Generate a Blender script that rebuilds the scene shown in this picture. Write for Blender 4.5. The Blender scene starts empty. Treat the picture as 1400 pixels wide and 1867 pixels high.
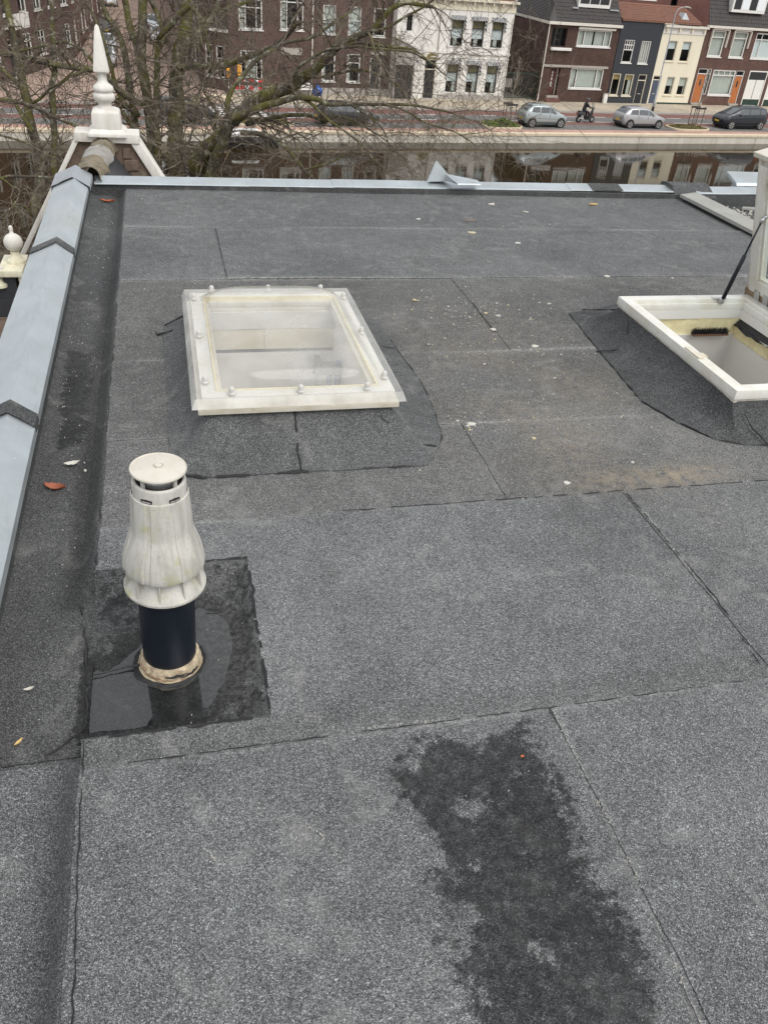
import bpy, bmesh, math, random
from math import sin, cos, pi, radians, sqrt, hypot
from mathutils import Vector, Matrix, noise as mn
random.seed(7)
SC = bpy.context.scene
COL = SC.collection
# ------------------------------------------------------------------ camera
camd = bpy.data.cameras.new('camera'); cam = bpy.data.objects.new('camera', camd); COL.objects.link(cam)
camd.sensor_fit = 'VERTICAL'; camd.sensor_height = 36.0; camd.sensor_width = 27.0
camd.lens = 1490.59 / 1867 * 36
camd.clip_start = 0.05; camd.clip_end = 3000
r_, d_, f_ = (0.97085251, -0.22776953, 0.07460864), (-0.07129085, -0.57162552, -0.8174117), (0.22882968, 0.78826728, -0.57120195)
cam.matrix_world = Matrix(((r_[0], -d_[0], -f_[0], 0), (r_[1], -d_[1], -f_[1], 0), (r_[2], -d_[2], -f_[2], 1.6), (0, 0, 0, 1)))
SC.camera = cam
# ------------------------------------------------------------------ world, sun, exposure
SUN_EL, SUN_ROT = radians(52), radians(150)
W = bpy.data.worlds.new('World'); SC.world = W; W.use_nodes = True
wn = W.node_tree; wn.nodes.clear()
sky = wn.nodes.new('ShaderNodeTexSky'); sky.sky_type = 'NISHITA'; sky.sun_disc = False
sky.sun_elevation = SUN_EL; sky.sun_rotation = SUN_ROT; sky.dust_density = 4.0; sky.air_density = 1.0
hs = wn.nodes.new('ShaderNodeHueSaturation'); hs.inputs['Saturation'].default_value = 0.22
ov = wn.nodes.new('ShaderNodeMix'); ov.data_type = 'RGBA'; ov.inputs[0].default_value = 0.66; ov.inputs[7].default_value = (4.75, 4.85, 5.0, 1)   # even cloud cover over the clear sky
bg = wn.nodes.new('ShaderNodeBackground'); bg.inputs['Strength'].default_value = 0.15
ow = wn.nodes.new('ShaderNodeOutputWorld')
wn.links.new(sky.outputs[0], hs.inputs['Color']); wn.links.new(hs.outputs[0], ov.inputs[6]); wn.links.new(ov.outputs[2], bg.inputs['Color']); wn.links.new(bg.outputs[0], ow.inputs[0])
sl = bpy.data.lights.new('sun', 'SUN'); sl.energy = 1.1; sl.angle = radians(40); sl.color = (1.0, 0.97, 0.93)
sun = bpy.data.objects.new('sun', sl); COL.objects.link(sun)
sdir = Vector((sin(SUN_ROT) * cos(SUN_EL), cos(SUN_ROT) * cos(SUN_EL), sin(SUN_EL)))
sun.rotation_euler = (-sdir).to_track_quat('-Z', 'Y').to_euler()
SC.view_settings.view_transform = 'Standard'; SC.view_settings.look = 'None'
SC.view_settings.exposure = 0.60; SC.view_settings.gamma = 1.0; SC.view_settings.use_curve_mapping = False

# ------------------------------------------------------------------ helpers
class MB:
    """collects boxes, tubes, lathes and plates; build() links ONE mesh object"""
    def __init__(s): s.v = []; s.f = []; s.m = []; s.cm = 0
    def face(s, pts):
        n = len(s.v); s.v += [tuple(p) for p in pts]; s.f.append(tuple(range(n, n + len(pts)))); s.m.append(s.cm)
    def box(s, x0, x1, y0, y1, z0, z1):
        n = len(s.v)
        s.v += [(x0,y0,z0),(x1,y0,z0),(x1,y1,z0),(x0,y1,z0),(x0,y0,z1),(x1,y0,z1),(x1,y1,z1),(x0,y1,z1)]
        for f in ((3,2,1,0),(4,5,6,7),(0,1,5,4),(1,2,6,5),(2,3,7,6),(3,0,4,7)):
            s.f.append(tuple(n+i for i in f)); s.m.append(s.cm)
    def hexa(s, b, t):
        n = len(s.v); s.v += [tuple(p) for p in b] + [tuple(p) for p in t]
        for f in ((3,2,1,0),(4,5,6,7),(0,1,5,4),(1,2,6,5),(2,3,7,6),(3,0,4,7)):
            s.f.append(tuple(n+i for i in f)); s.m.append(s.cm)
    def rings(s, rings, closed=True, cap=True):
        n = len(s.v); k = len(rings[0])
        for r in rings: s.v += [tuple(p) for p in r]
        for i in range(len(rings) - 1):
            for j in range(k if closed else k - 1):
                a = n + i*k + j; b = n + i*k + (j+1) % k
                s.f.append((a, b, b + k, a + k)); s.m.append(s.cm)
        if cap and closed:
            s.f.append(tuple(n + j for j in range(k))[::-1]); s.m.append(s.cm)
            s.f.append(tuple(n + (len(rings)-1)*k + j for j in range(k))); s.m.append(s.cm)
    def tube(s, pts, rad, n=6, cap=True):
        pts = [Vector(p) for p in pts]; rr = rad if hasattr(rad, '__len__') else [rad]*len(pts)
        rings = []; prev = None
        for i, p in enumerate(pts):
            t = (pts[min(i+1, len(pts)-1)] - pts[max(i-1, 0)])
            if t.length < 1e-9: t = Vector((0,0,1))
            t.normalize()
            if prev is None:
                a = t.orthogonal().normalized()
            else:
                a = prev - t * prev.dot(t)
                a = a.normalized() if a.length > 1e-6 else t.orthogonal().normalized()
            prev = a; b = t.cross(a)
            rings.append([p + (a*cos(2*pi*j/n) + b*sin(2*pi*j/n)) * rr[i] for j in range(n)])
        s.rings(rings, True, cap)
    def lathe(s, prof, c=(0,0,0), n=24, cap=True, fn=None):
        rings = []
        for r, z in prof:
            rings.append([(c[0] + (fn(r, z, 2*pi*j/n) if fn else r)*cos(2*pi*j/n), c[1] + (fn(r, z, 2*pi*j/n) if fn else r)*sin(2*pi*j/n), c[2]+z) for j in range(n)])
        s.rings(rings, True, cap)
    def build(s, name, mat, parent=None, smooth=False, kind=None, label=None):
        me = bpy.data.meshes.new(name); me.from_pydata(s.v, [], s.f); me.update()
        for m in (mat if isinstance(mat, (list, tuple)) else [mat]): me.materials.append(m)
        if any(s.m): me.polygons.foreach_set('material_index', s.m)
        if smooth: me.polygons.foreach_set('use_smooth', [True]*len(me.polygons))
        o = bpy.data.objects.new(name, me); COL.objects.link(o)
        if parent is not None: o.parent = parent
        if kind: o['kind'] = kind
        if label: o['label'] = label
        return o

def smooth_by_angle(o, deg=35):
    me = o.data
    bm = bmesh.new(); bm.from_mesh(me)
    bmesh.ops.remove_doubles(bm, verts=bm.verts, dist=1e-5)
    bmesh.ops.recalc_face_normals(bm, faces=bm.faces)
    for f in bm.faces: f.smooth = True
    for e in bm.edges:
        if len(e.link_faces) == 2 and e.calc_face_angle(0) > radians(deg): e.smooth = False
    bm.to_mesh(me); bm.free(); return o
def bevel(o, w=0.005, seg=2, deg=40):
    me = o.data; bm = bmesh.new(); bm.from_mesh(me)
    bmesh.ops.remove_doubles(bm, verts=bm.verts, dist=1e-5)
    bmesh.ops.recalc_face_normals(bm, faces=bm.faces)
    ed = [e for e in bm.edges if len(e.link_faces) == 2 and e.calc_face_angle(0) > radians(deg)]
    bmesh.ops.bevel(bm, geom=ed, offset=w, segments=seg, affect='EDGES', clamp_overlap=True, profile=0.6)
    for f in bm.faces: f.smooth = True
    for e in bm.edges:
        if len(e.link_faces) == 2 and e.calc_face_angle(0) > radians(30): e.smooth = False
    bm.to_mesh(me); bm.free(); return o
def thing(name, label, cat, loc=(0,0,0), rz=0, group=None):
    o = bpy.data.objects.new(name, None); COL.objects.link(o); o.empty_display_size = 0.1
    o.location = loc; o.rotation_euler = (0, 0, rz); o['label'] = label; o['category'] = cat
    if group: o['group'] = group
    return o
def tag(o, label, cat, group=None):
    o['label'] = label; o['category'] = cat
    if group: o['group'] = group
    return o
def struct(o): o['kind'] = 'structure'; return o
def dup(root, loc=None, rz=None, label=None):
    def cp(o, par):
        c = o.copy(); COL.objects.link(c)
        if par is not None: c.parent = par
        for ch in list(o.children): cp(ch, c)
        return c
    c = cp(root, None)
    if loc is not None: c.location = loc
    if rz is not None: c.rotation_euler = (0, 0, rz)
    if label: c['label'] = label
    return c
AS = radians(7.5)                                   # the street across the canal runs 7.5 degrees off the roof's front edge
def st(u, v, z): return (u*cos(AS) - v*sin(AS), u*sin(AS) + v*cos(AS), z)
def nz(x, y, z=0.0, s=1.0): return mn.noise((x*s, y*s, z*s))

# ------------------------------------------------------------------ materials
class NT:
    def __init__(s, name):
        s.mat = bpy.data.materials.new(name); s.mat.use_nodes = True
        s.t = s.mat.node_tree; s.t.nodes.clear()
        s.out = s.t.nodes.new('ShaderNodeOutputMaterial')
    def n(s, typ, **kw):
        nd = s.t.nodes.new(typ)
        for k, v in kw.items():
            if k.startswith('i_'):
                key = k[2:].replace('_', ' '); nd.inputs[key].default_value = v
            else: setattr(nd, k, v)
        return nd
    def l(s, a, b): s.t.links.new(a, b)
    def obj(s): return s.n('ShaderNodeTexCoord').outputs['Object']
    def noise(s, vec, scale, detail=4, rough=0.55, out='Fac'):
        nd = s.n('ShaderNodeTexNoise'); nd.inputs['Scale'].default_value = scale; nd.inputs['Detail'].default_value = detail; nd.inputs['Roughness'].default_value = rough
        if vec is not None: s.l(vec, nd.inputs['Vector'])
        return nd.outputs[out]
    def ramp(s, fac, stops, interp='LINEAR'):
        nd = s.n('ShaderNodeValToRGB'); nd.color_ramp.interpolation = interp; e = nd.color_ramp.elements
        while len(e) < len(stops): e.new(0.5)
        for i, (p, c) in enumerate(stops):
            e[i].position = p; e[i].color = (c, c, c, 1) if not hasattr(c, '__len__') else (*c[:3], 1)
        s.l(fac, nd.inputs[0]); return nd.outputs[0]
    def mix(s, fac, a, b, blend='MIX'):
        nd = s.n('ShaderNodeMix', data_type='RGBA', blend_type=blend); nd.clamp_factor = True
        for val, idx in ((fac, 0), (a, 6), (b, 7)):
            if hasattr(val, 'is_linked'): s.l(val, nd.inputs[idx])
            elif idx == 0: nd.inputs[0].default_value = val
            else: nd.inputs[idx].default_value = (*val[:3], 1) if hasattr(val, '__len__') else (val, val, val, 1)
        return nd.outputs[2]
    def math(s, op, a, b=0.0, c=None, clamp=False):
        nd = s.n('ShaderNodeMath', operation=op); nd.use_clamp = clamp
        for i, val in enumerate((a, b, c)):
            if val is None: continue
            if hasattr(val, 'is_linked'): s.l(val, nd.inputs[i])
            else: nd.inputs[i].default_value = val
        return nd.outputs[0]
    def bump(s, h, strength=0.3, dist=0.01, normal=None):
        nd = s.n('ShaderNodeBump'); nd.inputs['Strength'].default_value = strength; nd.inputs['Distance'].default_value = dist
        s.l(h, nd.inputs['Height'])
        if normal is not None: s.l(normal, nd.inputs['Normal'])
        return nd.outputs[0]
    def bsdf(s, color, rough=0.6, metal=0.0, normal=None, spec=0.5, **kw):
        b = s.n('ShaderNodeBsdfPrincipled')
        for val, key in ((color, 'Base Color'), (rough, 'Roughness'), (metal, 'Metallic'), (spec, 'Specular IOR Level')):
            if hasattr(val, 'is_linked'): s.l(val, b.inputs[key])
            elif key == 'Base Color': b.inputs[key].default_value = (*val[:3], 1) if hasattr(val, '__len__') else (val, val, val, 1)
            else: b.inputs[key].default_value = val
        for k, v in kw.items(): b.inputs[k.replace('_', ' ')].default_value = v
        if normal is not None: s.l(normal, b.inputs['Normal'])
        return b
    def done(s, sh): s.l(sh.outputs[0] if hasattr(sh, 'outputs') else sh, s.out.inputs[0]); return s.mat

def plain(name, col, rough=0.6, metal=0.0, var=0.15, scale=8.0, bump=0.0, spec=0.5):
    t = NT(name); v = t.obj(); n1 = t.noise(v, scale, 5, 0.6)
    c = t.mix(n1, tuple(x*(1-var) for x in col), tuple(min(1, x*(1+var)) for x in col))
    nrm = t.bump(t.noise(v, scale*6, 4), bump, 0.01) if bump else None
    return t.done(t.bsdf(c, rough, metal, nrm, spec))

def felt(name, dark=1.0, tint=(0.985, 1.0, 1.005)):
    t = NT(name); v = t.obj()
    vo = t.n('ShaderNodeTexVoronoi', feature='F1'); vo.inputs['Scale'].default_value = 760; t.l(v, vo.inputs['Vector'])
    sx = t.n('ShaderNodeSeparateColor'); t.l(vo.outputs['Color'], sx.inputs[0])
    vo2 = t.n('ShaderNodeTexVoronoi', feature='F1'); vo2.inputs['Scale'].default_value = 380; t.l(v, vo2.inputs['Vector'])
    sx2 = t.n('ShaderNodeSeparateColor'); t.l(vo2.outputs['Color'], sx2.inputs[0])
    g = t.math('ADD', t.math('MULTIPLY', sx.outputs[0], 0.62), t.math('MULTIPLY', sx2.outputs[0], 0.38))
    d = dark
    col = t.ramp(g, [(0.0, 0.014*d), (0.26, 0.040*d), (0.5, 0.088*d), (0.7, 0.145*d), (0.84, 0.24*d), (1.0, 0.46*d)])
    big = t.noise(v, 1.7, 6, 0.65); mid = t.noise(v, 14, 4, 0.6)
    mott = t.math('ADD', t.math('MULTIPLY', big, 0.9), t.math('MULTIPLY', mid, 0.5))
    col = t.mix(1.0, col, t.ramp(mott, [(0.45, 0.72), (0.7, 1.0), (0.95, 1.3)]), 'MULTIPLY')
    col = t.mix(1.0, col, t.ramp(t.noise(v, 135, 3, 0.8), [(0.32, 0.74), (0.68, 1.26)]), 'MULTIPLY')
    rn = t.n('ShaderNodeObjectInfo').outputs['Random']
    col = t.mix(1.0, col, t.ramp(rn, [(0.0, (0.93, 0.93, 0.92)), (0.5, (0.99, 1.0, 1.0)), (1.0, (1.06, 1.07, 1.075))]), 'MULTIPLY')
    col = t.mix(1.0, col, tint, 'MULTIPLY')
    sm = t.n('ShaderNodeMapping'); sm.inputs['Scale'].default_value = (1.0, 0.35, 1); sm.inputs['Rotation'].default_value = (0, 0, 0.5); t.l(v, sm.inputs[0])
    scf = t.math('MULTIPLY', t.ramp(t.noise(sm.outputs[0], 5.5, 6, 0.72), [(0.58, 0.0), (0.72, 0.34)]), t.ramp(mid, [(0.35, 0.2), (0.65, 1.0)]))
    col = t.mix(scf, col, (0.27, 0.27, 0.265))
    rg = t.noise(v, 1.15, 3, 0.5); ring = t.math('MULTIPLY', t.ramp(rg, [(0.50, 0.0), (0.512, 1.0), (0.535, 0.0)]), t.ramp(mid, [(0.42, 0.0), (0.62, 0.30)]))
    col = t.mix(ring, col, (0.26, 0.255, 0.24))
    vshade = t.n('ShaderNodeAttribute', attribute_name='valley_shade').outputs['Fac']
    col = t.mix(t.math('MULTIPLY', vshade, t.ramp(mid, [(0.3, 0.75), (0.6, 1.0)])), col, t.mix(1.0, col, (0.42, 0.42, 0.425), 'MULTIPLY'))  # painted shade: the gutter valley's soft darkening goes into the felt colour
    aw = t.n('ShaderNodeAttribute', attribute_name='wet').outputs['Fac']
    ad = t.n('ShaderNodeAttribute', attribute_name='dust').outputs['Fac']
    an = t.n('ShaderNodeAttribute', attribute_name='dirt').outputs['Fac']
    fine = t.noise(v, 55, 5, 0.75); fine2 = t.noise(v, 18, 5, 0.7)
    k = t.math('ADD', aw, t.math('ADD', t.math('MULTIPLY', t.math('SUBTRACT', fine, 0.5), 1.7), t.math('MULTIPLY', t.math('SUBTRACT', fine2, 0.5), 1.9)))
    wet = t.ramp(k, [(0.36, 0.0), (0.62, 1.0)])
    wet = t.math('MULTIPLY', wet, t.ramp(aw, [(0.06, 0.0), (0.25, 1.0)]))
    wet = t.math('MULTIPLY', wet, t.ramp(t.noise(v, 38, 4, 0.7), [(0.36, 0.72), (0.58, 1.0)]))
    col = t.mix(wet, col, t.mix(1.0, col, (0.20, 0.20, 0.205), 'MULTIPLY'))
    db = t.math('MULTIPLY', ad, t.ramp(t.noise(v, 70, 5, 0.8), [(0.42, 0.0), (0.62, 1.0)]))
    col = t.mix(db, col, (0.42, 0.42, 0.40))
    dn = t.math('MULTIPLY', an, t.ramp(t.noise(v, 24, 5, 0.7), [(0.35, 0.0), (0.7, 1.0)]))
    col = t.mix(dn, col, (0.30, 0.25, 0.18))
    rough = t.math('SUBTRACT', 0.9, t.math('MULTIPLY', wet, 0.35))
    nrm = t.bump(t.math('ADD', g, t.math('MULTIPLY', mid, 0.6)), 0.45, 0.004)
    return t.done(t.bsdf(col, rough, 0, nrm, 0.22))

def brick(name, c1, c2, mort, var=0.25, along='auto', bw=0.22, rh=0.065):
    t = NT(name); v = t.obj()
    s = t.n('ShaderNodeSeparateXYZ'); t.l(v, s.inputs[0])
    c = t.n('ShaderNodeCombineXYZ'); t.l(t.math('ADD', s.outputs[0], s.outputs[1]), c.inputs[0]); t.l(s.outputs[2], c.inputs[1])
    b = t.n('ShaderNodeTexBrick'); t.l(c.outputs[0], b.inputs['Vector'])
    b.inputs['Scale'].default_value = 1.0; b.inputs['Brick Width'].default_value = bw; b.inputs['Row Height'].default_value = rh; b.inputs['Mortar Size'].default_value = 0.006
    b.inputs['Color1'].default_value = (*c1, 1); b.inputs['Color2'].default_value = (*c2, 1); b.inputs['Mortar'].default_value = (*mort, 1); b.inputs['Bias'].default_value = -0.1
    n = t.ramp(t.noise(v, 0.9, 6, 0.7), [(0.3, 1 - var), (0.7, 1 + var)])
    col = t.mix(1.0, b.outputs['Color'], n, 'MULTIPLY')
    nrm = t.bump(b.outputs['Fac'], 0.4, -0.006)
    return t.done(t.bsdf(col, 0.85, 0, nrm, 0.3))

M = {}
M['felt'] = felt('roofing_felt', 1.10); M['felt_near'] = felt('roofing_felt_near', 1.17, (0.98, 1.0, 1.012)); M['felt_worn'] = felt('roofing_felt_worn', 1.08, (1.01, 1.0, 0.98)); M['felt2'] = felt('gutter_felt', 0.76); M['felt3'] = felt('shaded_skirt_felt', 0.70); M['felt4'] = felt('strip_felt', 0.75); M['felt5'] = felt('shaded_dome_skirt_felt', 0.92)  # skirts are the deck felt darkened; shade of their slope is in the colour
M['bitumen'] = plain('bitumen', (0.012, 0.012, 0.013), 0.45, 0, 0.4, 60, 0.4)
def zinc(name, base, rough=0.42):
    t = NT(name); v = t.obj()
    n1 = t.noise(v, 5, 6, 0.65); n2 = t.noise(v, 34, 5, 0.75); n3 = t.noise(v, 1.3, 3)
    c = t.mix(t.ramp(n1, [(0.3, 0), (0.7, 1)]), tuple(x*0.86 for x in base), tuple(x*1.12 for x in base))
    c = t.mix(t.ramp(n3, [(0.55, 0), (0.75, 0.35)]), c, (0.50, 0.47, 0.40))
    c = t.mix(t.ramp(n2, [(0.64, 0.0), (0.74, 0.6)]), c, (0.75, 0.77, 0.78))
    ms = t.n('ShaderNodeMapping'); ms.inputs['Scale'].default_value = (9, 1.2, 2); t.l(v, ms.inputs[0]); n4 = t.noise(ms.outputs[0], 3.0, 6, 0.7)
    c = t.mix(t.ramp(n4, [(0.55, 0), (0.72, 0.42)]), c, tuple(x*0.62 for x in base))
    c = t.mix(t.ramp(t.noise(v, 90, 3, 0.8), [(0.68, 0), (0.75, 0.5)]), c, (0.2, 0.19, 0.17))
    nrm = t.bump(t.math('ADD', t.noise(v, 7, 3), t.math('MULTIPLY', n2, 0.15)), 0.35, 0.012)
    r = t.ramp(n1, [(0.2, rough - 0.08), (0.8, rough + 0.15)])
    return t.done(t.bsdf(c, r, 0.55, nrm, 0.5))
M['zinc'] = zinc('zinc', (0.42, 0.46, 0.475)); M['zinc_dull'] = zinc('dull_zinc', (0.37, 0.365, 0.335), 0.65)
M['lead'] = zinc('lead', (0.36, 0.38, 0.40), 0.55)
def weathered(name, base, stain, amt=0.5, scale=6, rough=0.5, streak=True, green=None, bump=0.1):
    t = NT(name); v = t.obj()
    mp = t.n('ShaderNodeMapping'); mp.inputs['Scale'].default_value = (1, 1, 0.18 if streak else 1); t.l(v, mp.inputs[0])
    a = t.noise(mp.outputs[0], scale, 7, 0.7); b = t.noise(v, scale*3.3, 6, 0.7)
    c = t.mix(t.ramp(a, [(0.42, 0), (0.72, amt)]), base, stain)
    c = t.mix(t.ramp(b, [(0.6, 0), (0.72, amt*0.7)]), c, tuple(x*0.75 for x in stain))
    if green: c = t.mix(t.ramp(t.noise(v, scale*0.8, 5, 0.7), [(0.54, 0), (0.68, 0.55)]), c, green)
    return t.done(t.bsdf(c, rough, 0, t.bump(b, bump, 0.01) if bump else None))
M['pvc'] = weathered('white_pvc', (0.72, 0.71, 0.66), (0.52, 0.46, 0.33), 0.6, 8, 0.35, False, None, 0.03)
M['pvc_old'] = weathered('ivory_pvc', (0.66, 0.63, 0.54), (0.45, 0.37, 0.24), 0.65, 9, 0.4, False, None, 0.05)
M['wood_white'] = weathered('painted_wood', (0.68, 0.65, 0.58), (0.28, 0.20, 0.12), 0.9, 14, 0.55, True, None, 0.2)
M['rot'] = weathered('rotten_wood', (0.30, 0.21, 0.13), (0.07, 0.05, 0.035), 0.9, 30, 0.8, False, None, 0.6)
M['cowl'] = weathered('grey_cowl_plastic', (0.50, 0.485, 0.445), (0.26, 0.25, 0.215), 0.85, 24, 0.45, True, (0.36, 0.36, 0.15), 0.05)
M['cowl_top'] = weathered('cowl_cap_plastic', (0.56, 0.53, 0.46), (0.40, 0.35, 0.27), 0.5, 18, 0.42, False, None, 0.05)
M['black_pipe'] = plain('black_pipe', (0.006, 0.009, 0.016), 0.38, 0, 0.3, 20)
M['stone_white'] = weathered('white_painted_stone', (0.66, 0.64, 0.59), (0.36, 0.33, 0.27), 0.6, 9, 0.6, True, None, 0.15)
M['cream_stone'] = weathered('cream_painted_stone', (0.76, 0.72, 0.55), (0.35, 0.31, 0.2), 0.6, 9, 0.6, True, None, 0.15)
M['mortar'] = weathered('mossy_mortar', (0.22, 0.185, 0.13), (0.06, 0.05, 0.03), 0.9, 14, 0.9, False, (0.19, 0.15, 0.05), 0.8)
M['old_brick'] = weathered('old_brown_render', (0.17, 0.12, 0.09), (0.05, 0.04, 0.03), 0.8, 12, 0.9, False, None, 0.6)
M['slate'] = plain('slate', (0.035, 0.037, 0.042), 0.5, 0, 0.4, 9, 0.2)
def glassy(name, tint, gl_rough=0.03, haze=0.0, hazecol=(0.8,0.8,0.8), ior=1.45):
    t = NT(name); tr = t.n('ShaderNodeBsdfTransparent'); tr.inputs[0].default_value = (*tint, 1)
    gl = t.n('ShaderNodeBsdfGlossy'); gl.inputs['Roughness'].default_value = gl_rough
    lw = t.n('ShaderNodeLayerWeight'); lw.inputs['Blend'].default_value = 0.5; f0 = ((ior-1)/(ior+1))**2
    fr = t.math('ADD', f0, t.math('MULTIPLY', t.math('POWER', lw.outputs['Facing'], 5.0), 1-f0))
    mx = t.n('ShaderNodeMixShader'); t.l(fr, mx.inputs[0]); t.l(tr.outputs[0], mx.inputs[1]); t.l(gl.outputs[0], mx.inputs[2])
    if haze:
        df = t.n('ShaderNodeBsdfDiffuse'); df.inputs[0].default_value = (*hazecol, 1)
        v = t.obj(); h = t.ramp(t.noise(v, 6, 5, 0.6), [(0.3, haze*0.6), (0.75, haze*1.5)])
        m2 = t.n('ShaderNodeMixShader'); t.l(h, m2.inputs[0]); t.l(mx.outputs[0], m2.inputs[1]); t.l(df.outputs[0], m2.inputs[2]); return t.done(m2)
    return t.done(mx)
M['acrylic'] = glassy('clear_acrylic', (0.96, 0.96, 0.95), 0.07, 0.27, (0.66, 0.65, 0.61), 1.55)
M['acrylic_rim'] = glassy('milky_acrylic', (0.9, 0.9, 0.88), 0.15, 0.5, (0.80, 0.78, 0.72))
M['glass'] = glassy('window_glass', (0.80, 0.84, 0.83), 0.01)
M['puddle'] = glassy('puddle_water', (0.85, 0.86, 0.85), 0.010, 0, ior=1.9)
M['foam'] = weathered('yellow_insulation', (0.86, 0.77, 0.48), (0.55, 0.42, 0.2), 0.5, 14, 0.8, False, None, 0.4)
M['board'] = plain('grey_board', (0.70, 0.68, 0.64), 0.7, 0, 0.06, 5)
M['cream_board'] = plain('cream_board', (0.66, 0.60, 0.45), 0.7, 0, 0.08, 5)
M['blue'] = plain('blue_paint', (0.09, 0.15, 0.32), 0.5)
M['steel'] = plain('steel', (0.5, 0.5, 0.5), 0.35, 0.8)
M['rust_leaf'] = weathered('dead_leaf', (0.33, 0.10, 0.05), (0.12, 0.05, 0.03), 0.7, 60, 0.6, False, None, 0.3)
M['orange_leaf'] = weathered('orange_leaf', (0.45, 0.11, 0.03), (0.2, 0.06, 0.03), 0.6, 60, 0.6, False, None, 0.3)
M['tan'] = plain('tan_paper', (0.55, 0.38, 0.15), 0.7)
M['chalk'] = plain('chalk_white', (0.50, 0.48, 0.43), 0.85, 0, 0.2, 60)
M['lichen_chip'] = plain('yellowish_chip', (0.44, 0.39, 0.25), 0.85, 0, 0.3, 60)
# ================================================================== THE FLAT ROOF
def sdist(poly, x, y):
    """signed distance to a polygon, positive inside"""
    ins = False; best = 1e9; n = len(poly)
    for i in range(n):
        ax, ay = poly[i]; bx, by = poly[(i+1) % n]
        if (ay > y) != (by > y) and x < (bx-ax)*(y-ay)/(by-ay)+ax: ins = not ins
        dx, dy = bx-ax, by-ay; t = max(0, min(1, ((x-ax)*dx+(y-ay)*dy)/(dx*dx+dy*dy+1e-12)))
        best = min(best, hypot(x-ax-t*dx, y-ay-t*dy))
    return best if ins else -best
def sstep(a, b, x):
    t = max(0.0, min(1.0, (x-a)/(b-a))); return t*t*(3-2*t)
STAIN = [(0.53,1.24),(0.61,1.19),(0.77,1.22),(0.78,1.03),(0.75,0.89),(0.78,0.76),(0.79,0.64),(0.74,0.50),(0.60,0.30),(0.46,0.30),(0.45,0.60),(0.46,0.66),(0.435,0.78),(0.465,0.94),(0.42,1.13),(0.475,1.18)]
GSTAIN = [(-0.48,3.70),(-0.40,3.66),(-0.39,3.26),(-0.39,2.90),(-0.46,2.80),(-0.47,3.17)]
HOLES = [(0.575,1.04,0.05),(0.48,0.77,0.045),(0.645,0.90,0.03),(0.42,0.98,0.04),(0.53,0.90,0.028),(0.60,0.70,0.03),(0.70,1.10,0.022)]
PUDDLE = [(-0.30,1.64),(-0.28,1.44),(-0.17,1.435),(-0.06,1.445),(0.01,1.475),(0.05,1.54),(0.088,1.68),(0.08,1.79),(0.045,1.83),(0.00,1.86),(-0.05,1.80),(-0.14,1.75),(-0.22,1.66)]
RECESS = [(-0.30,1.375),(0.16,1.375),(0.163,2.01),(-0.30,2.02)]
SEAMS = [5.48, 4.50, 3.48, 2.78, 2.22, 1.28]
SCUFF = [((0.09,1.12),(0.17,1.07)),((0.17,1.07),(0.22,1.03)),((0.22,1.03),(0.27,0.93)),((1.10,2.45),(1.09,2.30)),((1.47,2.62),(1.52,2.55)),((0.868,1.27),(0.862,0.78)),((0.862,0.78),(0.838,0.45)),((-0.02,1.03),(0.02,0.98)),((0.72,2.0),(0.78,1.95)),((1.565,2.1),(1.55,1.7)),((0.30,1.295),(0.60,1.285))]
def segd(a, b, x, y):
    dx, dy = b[0]-a[0], b[1]-a[1]; t = max(0, min(1, ((x-a[0])*dx+(y-a[1])*dy)/(dx*dx+dy*dy)))
    return hypot(x-a[0]-t*dx, y-a[1]-t*dy)
def a_wet(x, y):
    w = 0.0
    if y < 1.5 and 0.2 < x < 1.0:
        s = sdist(STAIN, x, y)
        w = max(0, min(1, 0.56 + s/0.13))
        for hx, hy, hr in HOLES: w -= 0.62*max(0, 1-hypot(x-hx, (y-hy)*0.9)/(hr*1.6))
    if x < -0.25:
        w = max(w, 1.0*max(0, min(1.1, 0.62 + sdist(GSTAIN, x, y)/0.07)))
    if 1.3 < y < 2.1 and x < 0.25:
        s = sdist(RECESS, x, y); q = sdist(PUDDLE, x, y); w = max(w, max(0, min(0.50, 0.2 + s/0.09)), 1.6*sstep(-0.075, -0.01, q)*sstep(-0.02, 0.02, s+.01))
    return w
def a_valley_shade(x, y):  # strength of the shade painted along the gutter trough
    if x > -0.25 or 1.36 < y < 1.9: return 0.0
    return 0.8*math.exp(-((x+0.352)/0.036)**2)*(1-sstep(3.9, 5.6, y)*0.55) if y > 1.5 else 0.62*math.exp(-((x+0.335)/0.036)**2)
def a_dust(x, y):
    d = 0.0
    for s in (SEAMS if x > -0.286 else ()):
        if abs(y-s) < 0.05: d = max(d, (0.75 if s < 3 else 1.1)*math.exp(-abs(y-s)/(0.010 if s < 3 else 0.016))*(0.55+0.9*nz(x*2.3, s*7)))
    if y < 2.7:
        for a, b in SCUFF: 
            q = segd(a, b, x, y)
            if q < 0.06: d = max(d, 0.38*math.exp(-q/0.010))
    d = max(d, 0.36*max(0, nz(x*0.8+3, y*0.8+1)+nz(x*2.7, y*2.7+9)*0.6) * (0.5 if y > 3 else 0.8))
    return d
def a_dirt(x, y):
    q = 0.9*math.exp(-(((x-1.86)/0.16)**2+((y-2.31)/0.07)**2)) + 0.5*math.exp(-(((x-1.6)/0.25)**2+((y-2.30)/0.07)**2))
    q += 0.5*math.exp(-(((x-1.5)/0.45)**2+((y-3.0)/0.75)**2))*(0.6+nz(x*3, y*3))
    return max(0, q)
def lines(a, b, step, extra=()):
    n = max(1, int(round((b-a)/step))); L = {round(a+(b-a)*i/n, 5) for i in range(n+1)}
    for e in extra:
        if a-1e-6 <= e <= b+1e-6: L.add(round(e, 5))
    return sorted(L)
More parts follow.
